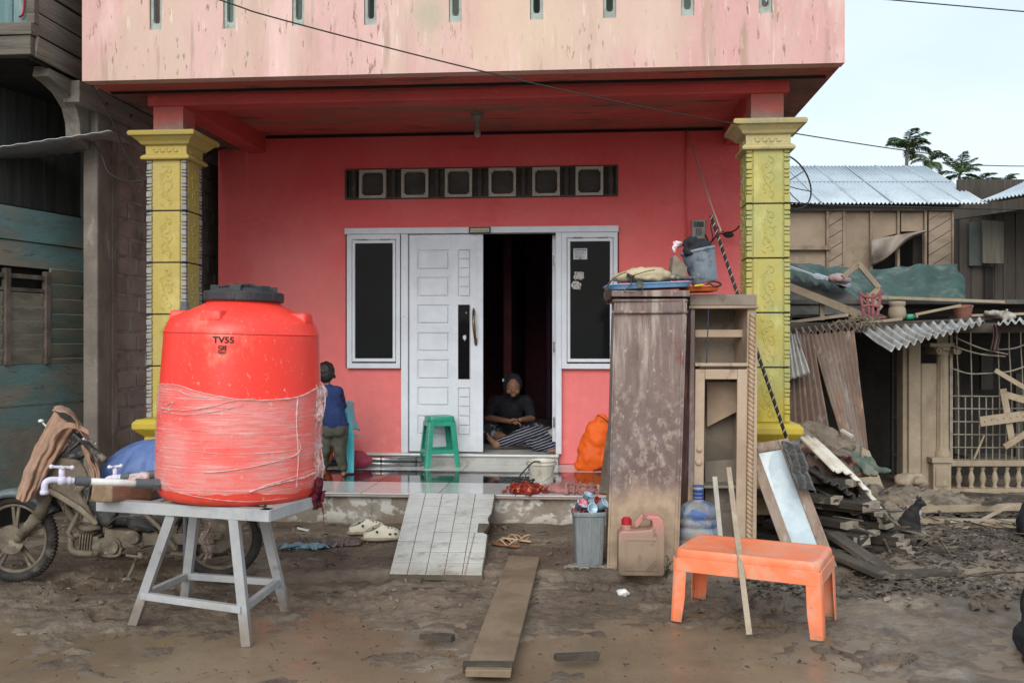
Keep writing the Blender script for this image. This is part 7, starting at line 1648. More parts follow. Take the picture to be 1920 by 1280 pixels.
# ================================================================= MOTORCYCLE
DM = 5.74
mc = T('motorcycle', 'small motorcycle caked in dry mud beside the tank stand', 'motorcycle', C(220, 1088, DM))
mmd = mat('mud_caked_metal', (.16,.13,.095), (.11,.09,.066), vs=8, rough=.85, bump=.7, bs=40, layers=[((.07,.06,.05), 7, (1,1,1), .54, .64, .8), ((.34,.29,.22), 9, (1,1,1), .56, .68, .6)])
mmk = mat('muddy_black', (.03,.029,.028), (.06,.055,.048), vs=6, rough=.45, bump=.3, bs=30, layers=[((.20,.165,.12), 6, (1,1,1), .48, .60, .85)])
mty = mat('tyre', (.022,.021,.02), (.045,.038,.031), vs=9, rough=.85, bump=.6, bs=60, layers=[((.13,.105,.08), 5, (1,1,1), .54, .66, .7)])
def m_(px_, py_, o=0): return C(px_, py_, DM+o)
def mpx(v): return v*DM/F
ux_, uz_ = Vector((CT,ST,0)), Vector((0,0,1))
def wheel(cx_, cy_, r, steer, disc):
    c = m_(cx_, cy_); rx = (ux_*math.cos(steer)+f_*math.sin(steer)); ay = rx.cross(uz_)
    b = B(); b.tube([c+rx*(r-.03)*math.cos(a)+uz_*(r-.03)*math.sin(a) for a in [2*math.pi*i/56 for i in range(56)]], .030, 12, closed=True, flat=1.15, up=ay)
    for i in range(72): a = 2*math.pi*i/72; b.box(c+rx*(r-.0045)*math.cos(a)+uz_*(r-.002)*math.sin(a), (.010,.042,.008), rot=Matrix((rx*-math.sin(a)+uz_*math.cos(a), ay, rx*math.cos(a)+uz_*math.sin(a))).transposed())
    wt = O('wheel', b, mty, mc, smooth=True)
    b = B(); b.tube([c+rx*(r-.062)*math.cos(a)+uz_*(r-.062)*math.sin(a) for a in [2*math.pi*i/48 for i in range(48)]], .013, 8, closed=True, flat=1.4, up=ay); O('rim', b, mmd, wt, smooth=True)
    b = B()
    for k in range(5):
        a = 2*math.pi*k/5+.3
        for s_ in (-.10, .10): b.bar(c+(rx*math.cos(a)+uz_*math.sin(a))*.03, c+(rx*math.cos(a+s_)+uz_*math.sin(a+s_))*(r-.07), .020, .016, up=tuple(ay))
    b.cyl(c-ay*.05, c+ay*.05, .034, n=18); O('spokes', b, mmd, wt, bevel=.003)
    if disc:
        b = B(); sgn = -1 if (ay.dot(f_) > 0) else 1
        b.cyl(c+ay*sgn*.052, c+ay*sgn*.048, .085, n=36); O('brake_disc', b, mmd, wt)
    return c
wf = wheel(30, 1008, .262, -.12, True); wr_ = wheel(412, 1004, .255, 0, False)
b = B()
for o in (-.075, .075): b.cyl(m_(92,925,o), m_(72,968,o), .026, .040); b.cyl(m_(72,968,o), m_(38,1004,o), .040, .026); b.sph(m_(34,1008,o), .028)
b.bar(m_(64,965,-.075), m_(44,1000,-.08), .05, .03); O('fork', b, mmd, mc, smooth=True)
b = B()                                                                  # front mudguard
c = wf; n_ = 16; rg = []
for i in range(n_+1):
    a = R(165-130*i/n_); p = c+(ux_*math.cos(a)+uz_*math.sin(a))*.292
    rg.append([b.bm.verts.new(p+f_*y+(ux_*math.cos(a)+uz_*math.sin(a))*z) for y, z in ((-.055,-.04),(-.052,-.01),(-.03,.006),(.03,.006),(.052,-.01),(.055,-.04),(.045,-.035),(.025,-.004),(-.025,-.004),(-.045,-.035))])
b.skin(rg); O('front_mudguard', b, mat('wrapped_mudguard', (.10,.13,.15), (.17,.17,.15), vs=9, rough=.45, bump=.5, layers=[((.35,.34,.32), 14, (1,1,1), .6, .66, .5)]), mc, smooth=True)
def plt(pts, th, nm, m, o=0, bevel=.008, parent=None):                   # flat shaped side panels with thickness
    b = B(); f = [b.bm.verts.new(m_(a, c_, o-th/2)) for a, c_ in pts]; g = [b.bm.verts.new(m_(a, c_, o+th/2)) for a, c_ in pts]
    b.bm.faces.new(f); b.bm.faces.new(g[::-1])
    for i in range(len(pts)): b.bm.faces.new([f[i], g[i], g[(i+1)%len(pts)], f[(i+1)%len(pts)]])
    bmesh.ops.recalc_face_normals(b.bm, faces=b.bm.faces)
    return O(nm, b, m, parent or mc, bevel=bevel, seg=3)
plt([(72,898),(84,872),(112,856),(150,862),(162,880),(170,905),(150,925),(168,950),(184,984),(150,950),(112,926),(72,908)], .24, 'leg_shield', mmd, 0, .035)
plt([(68,902),(112,924),(152,948),(186,980),(178,986),(146,958),(108,934),(64,912)], .27, 'shield_edge', mat('dry_mud_trim', (.24,.20,.15), (.17,.14,.10), vs=9, rough=.85, bump=.6), 0, .012)
plt([(150,912),(176,905),(214,930),(222,962),(206,990),(188,986),(166,950)], .22, 'inner_cover', mat('spattered_black', (.025,.027,.030), (.06,.058,.052), vs=12, rough=.4, bump=.3, layers=[((.34,.31,.26), 30, (1,1,1), .60, .64, .8)]), 0, .03)
plt([(64,905),(78,912),(98,925),(92,942),(74,946),(62,930)], .2, 'front_cover', mmd, 0, .02)
plt([(92,862),(110,812),(140,806),(160,824),(172,850),(150,862),(112,872)], .20, 'headlight_cowl', mat('taped_cowl', (.03,.03,.032), (.12,.12,.12), vs=14, lo=.5, hi=.6, rough=.3, layers=[((.40,.39,.36), 16, (1,1,1), .62, .66, .6)]), 0, .03)
b = B(); b.sph(m_(104,842,-.08), (.035,.05,.045)); O('headlight', b, mat('lamp_glass', (.30,.32,.32), rough=.15, spec=.7), mc, smooth=True)
b = B(); b.tube(spl([m_(118,826,.33), m_(130,822,.15), m_(146,824,0), m_(160,832,-.2), m_(172,842,-.30)]), .012, 8)
b.cyl(m_(164,834,-.24), m_(196,862,-.38), .019, n=12); O('handlebar', b, mmk, mc, smooth=True)
b = B(); b.tube(spl([m_(160,826,-.2), m_(168,826,-.3), m_(180,832,-.36)]), .006, 6); b.sph(m_(158,823,-.2), .014); O('brake_lever', b, M['metal'], mc, smooth=True)
b = B(); b.tube(spl([m_(88,800,.2), m_(82,794,.2), m_(78,789,.2)]), .006, 6); b.sph(m_(77,789,.2), (.018,.018,.012)); O('mirror_stalk', b, mpvc, mc, smooth=True)
plt([(158,912),(200,935),(262,952),(300,950),(330,938),(420,932),(452,940),(430,960),(380,968),(300,972),(240,985),(196,985),(172,960)], .16, 'body_cover', mmk, 0, .03)
plt([(262,930),(330,918),(430,915),(440,930),(330,934),(262,945)], .22, 'seat', M['black'], 0, .03)
b = B()                                                                  # engine, downtube and footrests
b.sph(m_(205,1023,-.05), (.10,.09,.055)); b.cyl(m_(206,1026,.02), m_(206,1026,-.13), .062, n=24); b.cyl(m_(206,1026,-.13), m_(206,1026,-.145), .045, n=24)
b.cyl(m_(246,1010,.0), m_(246,1010,-.13), .05, n=20); b.cyl(m_(250,1010,-.13), m_(250,1010,-.145), .03, n=16); b.box(m_(232,1004,0), (.16,.18,.10), rot=(0,.1,TH)); b.box(m_(176,1014,0), (.10,.13,.085), rot=(0,.1,TH))
for k in range(5): b.box(m_(160+k*5,1013,0), (.008,.16,.11), rot=(0,.1,TH))
O('engine', b, mmd, mc, bevel=.006)
b = B(); b.tube(spl([m_(150,1000,-.03), m_(135,1010,-.05), m_(134,1028,-.07), m_(146,1036,-.08), m_(175,1038,-.08), m_(230,1044,.08), m_(330,1040,.12)]), .019, 10); b.cyl(m_(330,1040,.12), m_(450,1022,.13), .04, .045, 18); O('exhaust', b, mmd, mc, smooth=True)
b = B(); b.tube(spl([m_(180,1036,-.14), m_(200,1042,-.15), m_(222,1040,-.15), m_(228,1026,-.15)]), .009, 6); b.cyl(m_(176,1036,-.14), m_(184,1036,-.20), .012); b.bar(m_(238,1040,-.15), m_(262,1043,-.17), .03, .012); b.cyl(m_(262,1036,-.10), m_(264,1043,-.24), .014); O('pedals', b, mmd, mc, smooth=True)
b = B(); b.tube(spl([m_(110,930,0), m_(140,975,0), m_(160,990,0), m_(190,985,0)]), .022, 10); b.tube([m_(172,985,.03), m_(262,955,.05), m_(430,930,.05)], .018, 8); b.tube([m_(148,960,-.06), m_(128,998,-.06), m_(140,1012,-.06)], .014, 8); O('frame_tubes', b, mmd, mc, smooth=True)
b = B(); b.bar(m_(268,1016,-.07), m_(412,1004,-.075), .02, .045, up=(0,0,1)); b.box(m_(335,1010,-.085), (.42,.012,.065), rot=(0,R(-1.5),TH)); b.cyl(m_(412,1004,-.12), m_(412,1004,.12), .012); b.box(m_(408,1004,-.095), (.07,.012,.04), rot=(0,0,TH)); b.cyl(m_(400,1003,-.10), m_(400,1003,-.108), .012); O('chain_guard', b, mmd, mc, bevel=.004)
b = B(); b.cyl(m_(408,1004,-.06), m_(408,1004,-.052), .10, n=36); O('sprocket', b, mmd, mc)
b = B(); b.cyl(m_(345,950,-.10), m_(385,995,-.10), .022, n=12)
b.tube([m_(345,950,-.10)+(m_(385,995,-.10)-m_(345,950,-.10))*(i/90)+Vector((.03*math.cos(i*.55), .03*math.sin(i*.55), 0)) for i in range(91)], .006, 5); O('shock_absorber', b, mmd, mc)
b = B(); b.tube([m_(256,1046,-.06), m_(248,1066,-.14), m_(240,1084,-.2)], .010, 8); b.box(m_(240,1084,-.2), (.05,.03,.01)); O('side_stand', b, mmd, mc)
b = B(); n_ = 14; rg = []
for i in range(n_+1):
    a = R(150-140*i/n_); p = wr_+(ux_*math.cos(a)+uz_*math.sin(a))*.285
    rg.append([b.bm.verts.new(p+f_*y+(ux_*math.cos(a)+uz_*math.sin(a))*z) for y, z in ((-.06,-.03),(-.05,.0),(.05,.0),(.06,-.03),(.05,-.03),(.04,-.008),(-.04,-.008),(-.05,-.03))])
b.skin(rg); O('rear_mudguard', b, mmk, mc, smooth=True)
b = B()
for a in ([m_(150,826,-.12), m_(128,850,-.10), m_(112,900,-.09), m_(120,960,-.08)], [m_(160,830,-.2), m_(176,870,-.14), m_(168,920,-.12), m_(150,980,-.09)], [m_(200,985,-.12), m_(225,968,-.13), m_(262,975,-.12), m_(300,1000,-.1)]): b.tube(spl(a), .006, 6)
O('control_cables', b, mmk, mc, smooth=True)
b = B(); b.tube(spl([m_(262,955,-.12), m_(300,990,-.13), m_(330,1030,-.13)]), .012, 8); b.bar(m_(322,1036,-.14), m_(346,1038,-.16), .03, .012); O('rear_footrest', b, mmd, mc)
plt([(232,960),(300,952),(360,958),(330,985),(280,1000),(240,992)], .18, 'side_cover', mmk, 0, .03)
# cloth draped over the handlebars
mbc = mat('tan_cloth', (.36,.22,.155), (.29,.175,.12), vs=7, rough=.9, bump=.4, bs=60, layers=[((.16,.11,.08), 5, (1,1,1), .56, .68, .6)])
def bl(a, b_, c, d, u, v): return (a[0]*(1-u)*(1-v)+b_[0]*u*(1-v)+c[0]*(1-u)*v+d[0]*u*v, a[1]*(1-u)*(1-v)+b_[1]*u*(1-v)+c[1]*(1-u)*v+d[1]*u*v)
def clp(a, b_, c, d, sag, dep, wv):
    def f(u, v):
        x, y = bl(a, b_, c, d, u, v); return C(x+sag[0]*math.sin(math.pi*v), y+sag[1]*math.sin(math.pi*v)+7*math.sin(math.pi*u)*v, DM+dep[0]*(1-v)+dep[1]*v-.05*math.sin(math.pi*u)+wv*math.sin(u*11+v*2.5)*(.3+.7*v)+.5*wv*math.sin(u*23-v*5))
    return f
tc1 = crumple('tan_cloth', clp((101,772),(150,806),(28,932),(62,936),(-5,0),(-.06,-.22),.016), mbc, nu=36, nv=46, amp=.010, fr=14, solid=.006)
tag(tc1, 'tan brown cloth draped over the motorcycle handlebars', 'cloth')
o = crumple('cloth_crown', lambda u, v: C(98+70*v+(1-v)*2*u, 788-26*math.sin(math.pi*min(1,.22+.78*v))+18*v+30*v*v-(8*(1-abs(2*u-1))), DM-.22+.50*u+.012*math.sin(v*14+u*4)+.0), mbc, tc1, nu=30, nv=30, amp=.014, fr=14, solid=.006)
b = B(); b.grid(lambda u, v: C(100+30*u+38*u*u, 826-30*math.sin(u*2.4)+10*u+(1-v)*(-14+ 6*u), DM-.20-.03*v+.01*math.sin(u*17)), 30, 8); O('cloth_hem', b, mbc, tc1, smooth=True, solid=.006)
crumple('cloth_end', clp((150,836),(166,832),(173,915),(193,912),(4,0),(-.10,-.12),.014), mbc, tc1, nu=18, nv=34, amp=.010, fr=14, solid=.006)
# blue tarpaulin bundle
b = B(); cB = C(300, 908, 5.9)
def bund(u, v):
    a = u*2*math.pi; r = (1-(1-v)**2)**.5*(1+.09*math.sin(a*11+4*v)*v+.05*math.sin(a*23)*v); h = .30*(1-v)**.75
    return cB+Vector((.34*r*math.cos(a), .28*r*math.sin(a), h-.02+.012*fb(math.cos(a)*3, math.sin(a)*3, v*4)))
b.grid(bund, 130, 26); tag(O('blue_tarpaulin', b, mat('blue_tarp', (.085,.14,.34), (.12,.19,.40), vs=5, rough=.55, bump=.5, bs=16, layers=[((.3,.32,.38), 7, (1,1,1), .6, .7, .4)]), smooth=True, weld=True), 'gathered blue tarpaulin bundle behind the tank', 'tarpaulin')

# ================================================================= CAT
ct = C(1712, 1001, 6.72)
mcat = mat('black_fur', (.012,.011,.011), (.022,.02,.018), vs=20, rough=.75, bump=.5, bs=120, bd=.004, sheen=.05)
cat = T('cat', 'black cat sitting on a board end behind the plank pile, facing right', 'cat', ct)
def c_(x, y, z): return ct+CX(x, y, z)
b = B()
b.sph(c_(-.035,.02,.065), (.065,.055,.07)); b.sph(c_(-.02,.01,.11), (.055,.048,.07), rot=(0,.3,0)); b.sph(c_(.005,0,.155), (.042,.04,.06), rot=(0,.25,0)); b.cap(c_(.012,-.01,.17), c_(.028,-.015,.205), .032, .028)
b.sph(c_(.040,-.02,.222), (.036,.032,.030)); b.sph(c_(.066,-.03,.213), (.016,.015,.012))
for s_ in (-.016, .018): b.cap(c_(.022,s_-.005,.13), c_(.032,s_-.008,.06), .018, .012); b.cap(c_(.032,s_-.008,.06), c_(.034,s_-.008,.012), .012, .010); b.sph(c_(.044,s_-.01,.009), (.018,.011,.010))
for s_ in (-.035, .045): b.sph(c_(-.02,s_,.04), (.045,.025,.042)); b.sph(c_(.015,s_,.010), (.032,.013,.011))
b.tube(spl([c_(-.09,.02,.02), c_(-.13,.0,.012), c_(-.14,-.05,.012), c_(-.10,-.075,.012)]), [.013]*12+[.010]*13, 8)
for s_ in (-1, 1): 
    e = c_(.032,-.02+s_*.020,.246); b.tube([e, e+Vector((.002,s_*.003,.018)), e+Vector((.003,s_*.004,.034))], [.013,.008,.001], 8)
ORG('body', b, mcat, cat, vox=.0055, sm=2)
b = B()
for s_ in (-1, 1): b.sph(c_(.062,-.022+s_*.016,.228), (.005,.005,.005), n=8, m=6)
O('eyes', b, mat('cat_eye', (.25,.28,.05), rough=.2), cat)
b = B(); b.sph(c_(.036,-.035,.155), (.010,.008,.022)); b.sph(c_(.081,-.032,.216), .004, n=8, m=6); O('chest_patch', b, mat('cat_white', (.3,.29,.28), rough=.9), cat, smooth=True)

# ================================================================= PEOPLE
def hand(b, w_, dirv, up, side, s_=1.0, curl=.5, thumb=1):
    """palm and five separate bent fingers; dirv along the hand, up = back of the hand, side = towards the thumb"""
    w_ = Vector(w_); d, u, t = Vector(dirv).normalized(), Vector(up).normalized(), Vector(side).normalized()*thumb
    for k in (-1, 0, 1): b.cap(w_+d*.01*s_+t*k*.022*s_, w_+d*.075*s_+t*k*.028*s_, .013*s_, .0125*s_, 8)
    for i, (o, L) in enumerate(((.033,.066),(.011,.076),(-.011,.070),(-.032,.054))):
        p = w_+d*.08*s_+t*o*s_; a = 0
        for j, f in enumerate((.45,.32,.23)):
            a += curl*(.5+.35*j)+.06*i; q = p+(d*math.cos(a)-u*math.sin(a))*L*f*s_; b.cap(p, q, (.0092-.001*j)*s_, (.0085-.001*j)*s_, 8); p = q
    p = w_+d*.02*s_+t*.032*s_
    for j, L in enumerate((.034,.03,.024)):
        q = p+(t*.75+d*(.55+.25*j)-u*(.1+.3*curl)).normalized()*L*s_; b.cap(p, q, (.0115-.001*j)*s_, (.0105-.001*j)*s_, 8); p = q
mnv = mat('navy_shirt', (.018,.035,.12), (.014,.028,.095), vs=8, rough=.9, bump=.5, bs=30, coords='o')
mol = mat('olive_trousers', (.075,.075,.058), (.055,.055,.042), vs=8, rough=.9, bump=.5, bs=30, coords='o')
# ---- child on the porch, back to the camera, leaning left
cq = P(643, 886, 8.2); ZC = .2755
kid = T('person', 'small child in navy shirt and olive trousers, barefoot, back turned beside the tank', 'person', (cq.x, cq.y, ZC))
def k_(x, y, z): return Vector((cq.x+x, cq.y+y, ZC+z))
# joints in metres from the right foot
hipR, hipL = k_(-.025,.02,.43), k_(-.125,.03,.43)
knR, knL = k_(-.030,-.0,.23), k_(-.165,.02,.235)
anR, anL = k_(.0,.03,.05), k_(-.20,.08,.05)
chest, neck, head = k_(-.135,.06,.66), k_(-.155,.06,.79), k_(-.175,.075,.895)
shR, shL = k_(-.065,.05,.735), k_(-.225,.06,.745)
elR, elL = k_(-.06,.20,.60), k_(-.30,.17,.63)
haR, haL = k_(-.19,.30,.56), k_(-.33,.30,.60)
b = B()
b.cap(hipR, knR, .050, .036); b.cap(knR, anR, .036, .024); b.cap(hipL, knL, .050, .036); b.cap(knL, anL, .036, .024)
for an, dx_ in ((anR, .0), (anL, -.05)):
    b.sph(an+Vector((0,-.002,-.028)), (.024,.028,.024)); b.cap(an+Vector((0,-.015,-.034)), an+Vector((dx_*.6-.01,.08,-.040)), .020, .017)
    for i in range(5): b.cap(an+Vector((dx_*.6-.026+.010*i,.088,-.042)), an+Vector((dx_*.6-.030+.012*i,.112-.004*abs(i-1),-.045)), .0075 if i else .009, .006, 8)
b.cap(k_(-.075,.02,.45), chest, .085, .085); b.cap(shR, shL, .040, .040); b.cap(chest, neck, .05, .032); b.cap(neck, head, .030, .030)
b.sph(head, (.072,.082,.088)); b.sph(head+Vector((-.01,.055,-.03)), (.045,.04,.05))
b.sph(head+Vector((-.012,.095,-.01)), (.011,.014,.013)); b.sph(head+Vector((-.012,.082,-.04)), (.022,.012,.008))
for s_ in (-1, 1): b.sph(head+Vector((s_*.072,.008,-.012)), (.010,.016,.024)); b.sph(head+Vector((-.012+s_*.028,.078,.005)), (.010,.008,.007))
for a, c, e in ((shR, elR, haR), (shL, elL, haL)): b.cap(a, c, .034, .026); b.cap(c, e, .026, .018)
ORG('body', b, M['skinD'], kid, vox=.0075, sm=2)
b = B(); hand(b, haR, Vector((-.5,.7,-.2)), (0,0,1), (-1,-.6,0), .62, .5, 1); hand(b, haL, Vector((-.1,.9,-.3)), (0,0,1), (1,0,0), .62, .5, 1); ORG('hands', b, M['skinD'], kid, vox=.0035, sm=1)
b = B(); b.sph(head+Vector((.004,-.012,.018)), (.080,.086,.088)); b.sph(head+Vector((.012,-.040,-.012)), (.068,.055,.070)); b.sph(head+Vector((0,.03,.06)), (.06,.06,.04)); b.sph(head+Vector((.082,-.01,-.028)), (.012,.02,.02)); ORG('hair', b, M['hair'], kid, vox=.008, sm=1, disp=.015, dscale=.02)
b = B(); b.cap(k_(-.075,.02,.47), chest, .112, .106); b.cap(chest, k_(-.15,.06,.75), .102, .060); b.cap(shR, shL, .050, .050)
for a, c, e in ((shR, elR, haR), (shL, elL, haL)): b.cap(a, c, .053, .043); b.cap(c, c.lerp(e, .75), .043, .034)
b.sph(k_(-.07,.02,.455), (.118,.10,.05)); ORG('shirt', b, mnv, kid, vox=.0085, sm=3, disp=.022, dscale=.06)
b = B(); b.sph(k_(-.075,.015,.42), (.112,.098,.075)); b.sph(k_(-.03,-.03,.40), (.062,.06,.065)); b.sph(k_(-.12,-.03,.40), (.062,.06,.065))
for a, c, e in ((hipR, knR, anR), (hipL, knL, anL)): b.cap(a, c, .072, .056); b.cap(c, e.lerp(c, .12), .056, .040)
ORG('trousers', b, mol, kid, vox=.0085, sm=3, disp=.022, dscale=.06)
# ---- seated woman in the doorway
def face(b, h, fw_, up, s_=1.0):
    r = fw_.cross(up).normalized(); return r
wo = P(956, 831, 10.1); ZI = .378
wom = T('person', 'woman in dark headscarf and dark tee sitting cross legged inside the doorway', 'person', (wo.x, wo.y, ZI))
def w_(x, y, z): return Vector((wo.x+x, wo.y+y, ZI+z))
b = B(); pel = w_(0,.12,.10); ch_ = w_(.0,.02,.36); nk = w_(.02,-.06,.50); hd = w_(.05,-.15,.60)
b.cap(pel, ch_, .13, .125); b.cap(w_(-.15,-.02,.44), w_(.17,-.02,.44), .055, .055); b.cap(ch_, nk, .08, .045); b.cap(nk, hd, .045, .04)
b.sph(hd, (.078,.095,.11), rot=(.6,0,0)); b.sph(hd+Vector((.003,-.092,-.045)), (.012,.016,.016)); b.sph(hd+Vector((.004,-.070,-.085)), (.028,.02,.02)); b.sph(hd+Vector((.003,-.082,-.068)), (.021,.010,.007))
for s_ in (-1, 1): b.sph(hd+Vector((s_*.030,-.088,-.012)), (.014,.009,.007)); b.sph(hd+Vector((s_*.045,-.062,-.045)), (.026,.026,.026))
kL, kR = w_(-.24,-.10,.13), w_(.30,-.10,.15)
b.cap(pel+Vector((-.09,0,-.01)), kL, .085, .065); b.cap(kL, w_(.02,-.27,.06), .060, .038); b.cap(pel+Vector((.09,0,-.01)), kR, .085, .065); b.cap(kR, w_(.0,-.20,.07), .060, .038)
for p, s_ in ((w_(.02,-.27,.05), 1), (w_(0,-.20,.06), -1)):
    b.cap(p, p+Vector((s_*.10,-.05,-.012)), .034, .026)
    for i in range(5): b.cap(p+Vector((s_*.11,-.03-.014*i+.02,-.012)), p+Vector((s_*.145,-.045-.014*i+.02,-.016)), .010, .008, 8)
eL, eR = w_(-.23,-.06,.27), w_(.24,-.08,.27); hL, hR = w_(.03,-.30,.255), w_(.13,-.30,.27)
b.cap(w_(-.165,-.02,.43), eL, .048, .038); b.cap(eL, hL, .038, .024); b.cap(w_(.18,-.02,.43), eR, .048, .038); b.cap(eR, hR, .038, .024)
ORG('body', b, M['skinD'], wom, vox=.009, sm=2)
b = B(); hand(b, hL, (1,-.3,-.1), (0,-.3,1), (0,-1,.1), .95, .6); hand(b, hR, (-.6,-.6,.1), (0,-.3,1), (-.5,-.8,.1), .95, .7); ORG('hands', b, M['skinD'], wom, vox=.0042, sm=1)
b = B(); b.cap(pel+Vector((0,0,.03)), ch_, .15, .145); b.cap(w_(-.15,-.02,.435), w_(.17,-.02,.435), .072, .072); b.cap(ch_, nk-Vector((0,0,.03)), .11, .06)
b.cap(w_(-.165,-.02,.43), w_(-.165,-.02,.43).lerp(eL, .75), .068, .058); b.cap(w_(.18,-.02,.43), w_(.18,-.02,.43).lerp(eR, .75), .068, .058); ORG('dark_shirt', b, mat('dark_tee', (.010,.011,.016), (.016,.016,.02), vs=6, rough=.95, bump=.4), wom, vox=.011, sm=3, disp=.02, dscale=.08)
b = B(); b.sph(hd+Vector((-.003,.025,.03)), (.098,.10,.115), rot=(.4,0,0)); b.cap(hd+Vector((0,.05,-.04)), nk+Vector((0,.05,-.02)), .07, .08); b.sph(hd+Vector((-.085,.02,.02)), (.03,.05,.08)); ORG('headscarf', b, M['blackcloth'], wom, vox=.009, sm=3, disp=.02, dscale=.06)
b = B(); b.sph(hd+Vector((-.105,-.02,.07)), (.012,.012,.018)); O('scarf_pin', b, mat('pale_pin', (.5,.6,.55), rough=.3), wom, smooth=True)
b = B(); b.cap(kL, pel+Vector((-.09,0,0)), .078, .1); b.cap(kR, pel+Vector((.09,0,0)), .078, .1); b.cap(kL, kL.lerp(w_(.02,-.27,.06), .35), .075, .062); b.cap(kR, kR.lerp(w_(0,-.2,.07), .35), .075, .062); ORG('patterned_shorts', b, mat('patterned_cloth', (.03,.035,.05), (.28,.30,.32), vs=22, lo=.54, hi=.58, rough=.9), wom, vox=.010, sm=2, disp=.02, dscale=.06)
# ---- second person: striped trousers stretched left, rest behind the jamb
s0 = P(1062, 838, 9.55)
sec = T('person', 'person in striped trousers and grey shirt seated behind the right door jamb', 'person', (s0.x, s0.y, ZI))
def s_(x, y, z): return Vector((s0.x+x, s0.y+y, ZI+z))
hp, kn1, an1 = s_(-.0,.05,.12), s_(-.37,-.05,.155), s_(-.66,-.10,.065)
kn2, an2 = s_(-.28,-.20,.075), s_(-.10,-.27,.05)
b = B(); b.cap(hp, kn1, .085, .06); b.cap(kn1, an1, .055, .036); b.cap(hp+Vector((0,-.1,-.02)), kn2, .085, .058); b.cap(kn2, an2, .052, .034)
b.sph(an1+Vector((-.03,0,-.02)), (.04,.035,.035)); b.cap(an1+Vector((-.03,0,-.02)), an1+Vector((-.10,-.02,.055)), .032, .026)
for i in range(5): b.cap(an1+Vector((-.10,-.05+.014*i,.065)), an1+Vector((-.118,-.052+.015*i,.105-.004*i)), .011-.001*i, .009-.001*i, 8)
b.cap(an2, an2+Vector((.06,-.05,-.02)), .030, .026); b.cap(an2+Vector((.06,-.05,-.02)), an2+Vector((-.05,-.09,-.028)), .026, .018)
for i in range(5): b.cap(an2+Vector((-.055,-.07-.011*i,-.032)), an2+Vector((-.085+.004*i,-.072-.012*i,-.036)), .009, .0075, 8)
tr = s_(.06,.05,.42); b.cap(hp+Vector((.03,0,0)), tr, .13, .12); b.cap(s_(.06,-.10,.50), s_(.06,.2,.50), .055, .055); hd2 = s_(.05,.03,.75); b.cap(tr, s_(.05,.04,.64), .07, .045); b.sph(hd2, (.095,.08,.11)); b.sph(hd2+Vector((-.095,0,-.02)), (.018,.013,.015)); b.sph(hd2+Vector((-.075,0,-.06)), (.02,.026,.014))
for q_s in (-1,1): b.sph(hd2+Vector((-.082,q_s*.03,.005)), (.009,.013,.008)); b.sph(hd2+Vector((0,q_s*.08,-.01)), (.018,.01,.026))
e1 = s_(.03,-.14,.30); h1 = s_(-.06,-.14,.17); b.cap(s_(.06,-.12,.5), e1, .045, .036); b.cap(e1, h1, .036, .026); hand(b, h1, (-1,-.1,-.3), (0,0,1), (0,-1,0), .95, .35)
b.cap(s_(.06,.2,.5), s_(.05,.24,.28), .045, .036); b.cap(s_(.05,.24,.28), s_(-.1,.2,.2), .036, .026); hand(b, s_(-.1,.2,.2), (-1,0,-.2), (0,0,1), (0,1,0), .95, .35)
ORG('body', b, M['skinD'], sec, vox=.0085, sm=2)
b = B(); b.sph(hd2+Vector((.02,.005,.03)), (.10,.095,.10)); ORG('hair', b, M['hair'], sec, vox=.010, sm=2)
b = B(); b.cap(hp, kn1, .105, .085); b.cap(kn1, an1.lerp(kn1, .08), .083, .050); b.cap(hp+Vector((0,-.1,-.02)), kn2, .10, .075); b.cap(kn2, an2.lerp(kn2,.1), .07, .055); b.sph(s_(-.2,-.1,.06), (.2,.12,.055))
mstr = mat('striped_trousers', (.014,.016,.03), rough=.9, bump=.2, micro=0)
nt = mstr.node_tree; N = nt.nodes; pb_ = [n for n in N if n.type == 'BSDF_PRINCIPLED'][0]
g_ = N.new('ShaderNodeNewGeometry'); mp_ = N.new('ShaderNodeMapping'); mp_.inputs['Rotation'].default_value = (0, R(20), R(-14)); wv = N.new('ShaderNodeTexWave'); wv.bands_direction = 'Z'; wv.inputs['Scale'].default_value = 12; wv.inputs['Distortion'].default_value = 1.2; wv.inputs['Detail Scale'].default_value = 1.5
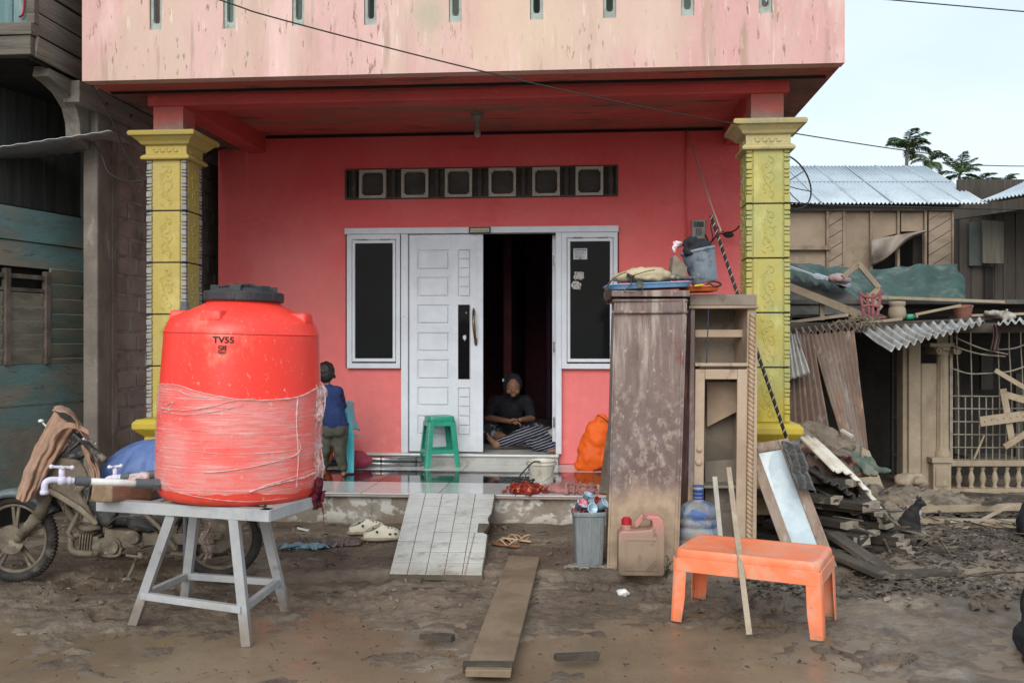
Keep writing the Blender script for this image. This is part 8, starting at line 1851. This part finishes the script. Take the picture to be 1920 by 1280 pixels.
rp2 = N.new('ShaderNodeValToRGB'); rp2.color_ramp.elements[0].position = .93; rp2.color_ramp.elements[0].color = (.014,.016,.03,1); rp2.color_ramp.elements[1].position = .97; rp2.color_ramp.elements[1].color = (.45,.46,.50,1)
nt.links.new(g_.outputs['Position'], mp_.inputs[0]); nt.links.new(mp_.outputs[0], wv.inputs['Vector']); nt.links.new(wv.outputs['Fac'], rp2.inputs[0]); nt.links.new(rp2.outputs[0], pb_.inputs['Base Color'])
ORG('striped_trousers', b, mstr, sec, vox=.010, sm=4, disp=.025, dscale=.1)
b = B(); b.cap(hp+Vector((.03,0,.03)), tr, .16, .145); b.cap(s_(.06,-.10,.50), s_(.06,.2,.50), .07, .07); b.cap(s_(.06,-.12,.5), e1, .062, .055); b.cap(e1, e1.lerp(h1, .6), .055, .045); b.sph(s_(-.08,-.10,.17), (.10,.11,.06)); b.cap(s_(.06,.2,.5), s_(.05,.24,.28), .06, .05)
ORG('grey_shirt', b, mat('grey_shirt', (.40,.38,.34), (.32,.30,.27), vs=7, rough=.9, bump=.5), sec, vox=.011, sm=2, disp=.035, dscale=.08)

# small weed by the bench
wq = G(1250, 1084, .0); we = T('weed', 'small green weed growing in the mud left of the orange bench', 'plant', (wq.x, wq.y, .03))
b = B(); b2 = B(); rn = random.Random(4)
for k in range(5):
    a = rn.uniform(0, 6.28); e = Vector((.05*math.cos(a), .05*math.sin(a), rn.uniform(.06,.13))); p = Vector((wq.x, wq.y, .0)); b.tube([p, p+e*.5+Vector((0,0,.02)), p+e], .0025, 5)
    for j in range(5):
        o = p+e*(.35+.15*j); c2 = rn.uniform(0, 6.28); d = Vector((math.cos(c2), math.sin(c2), .3))*.03; n2 = Vector((-d.y, d.x, 0))*.35
        b2.bm.faces.new([b2.bm.verts.new(x) for x in (o, o+d*.5+n2, o+d, o+d*.5-n2)])
mgw = mat('weed_leaf', (.06,.09,.035), (.10,.12,.06), vs=20, rough=.7)
O('stem', b, mgw, we); O('leaves', b2, mgw, we)
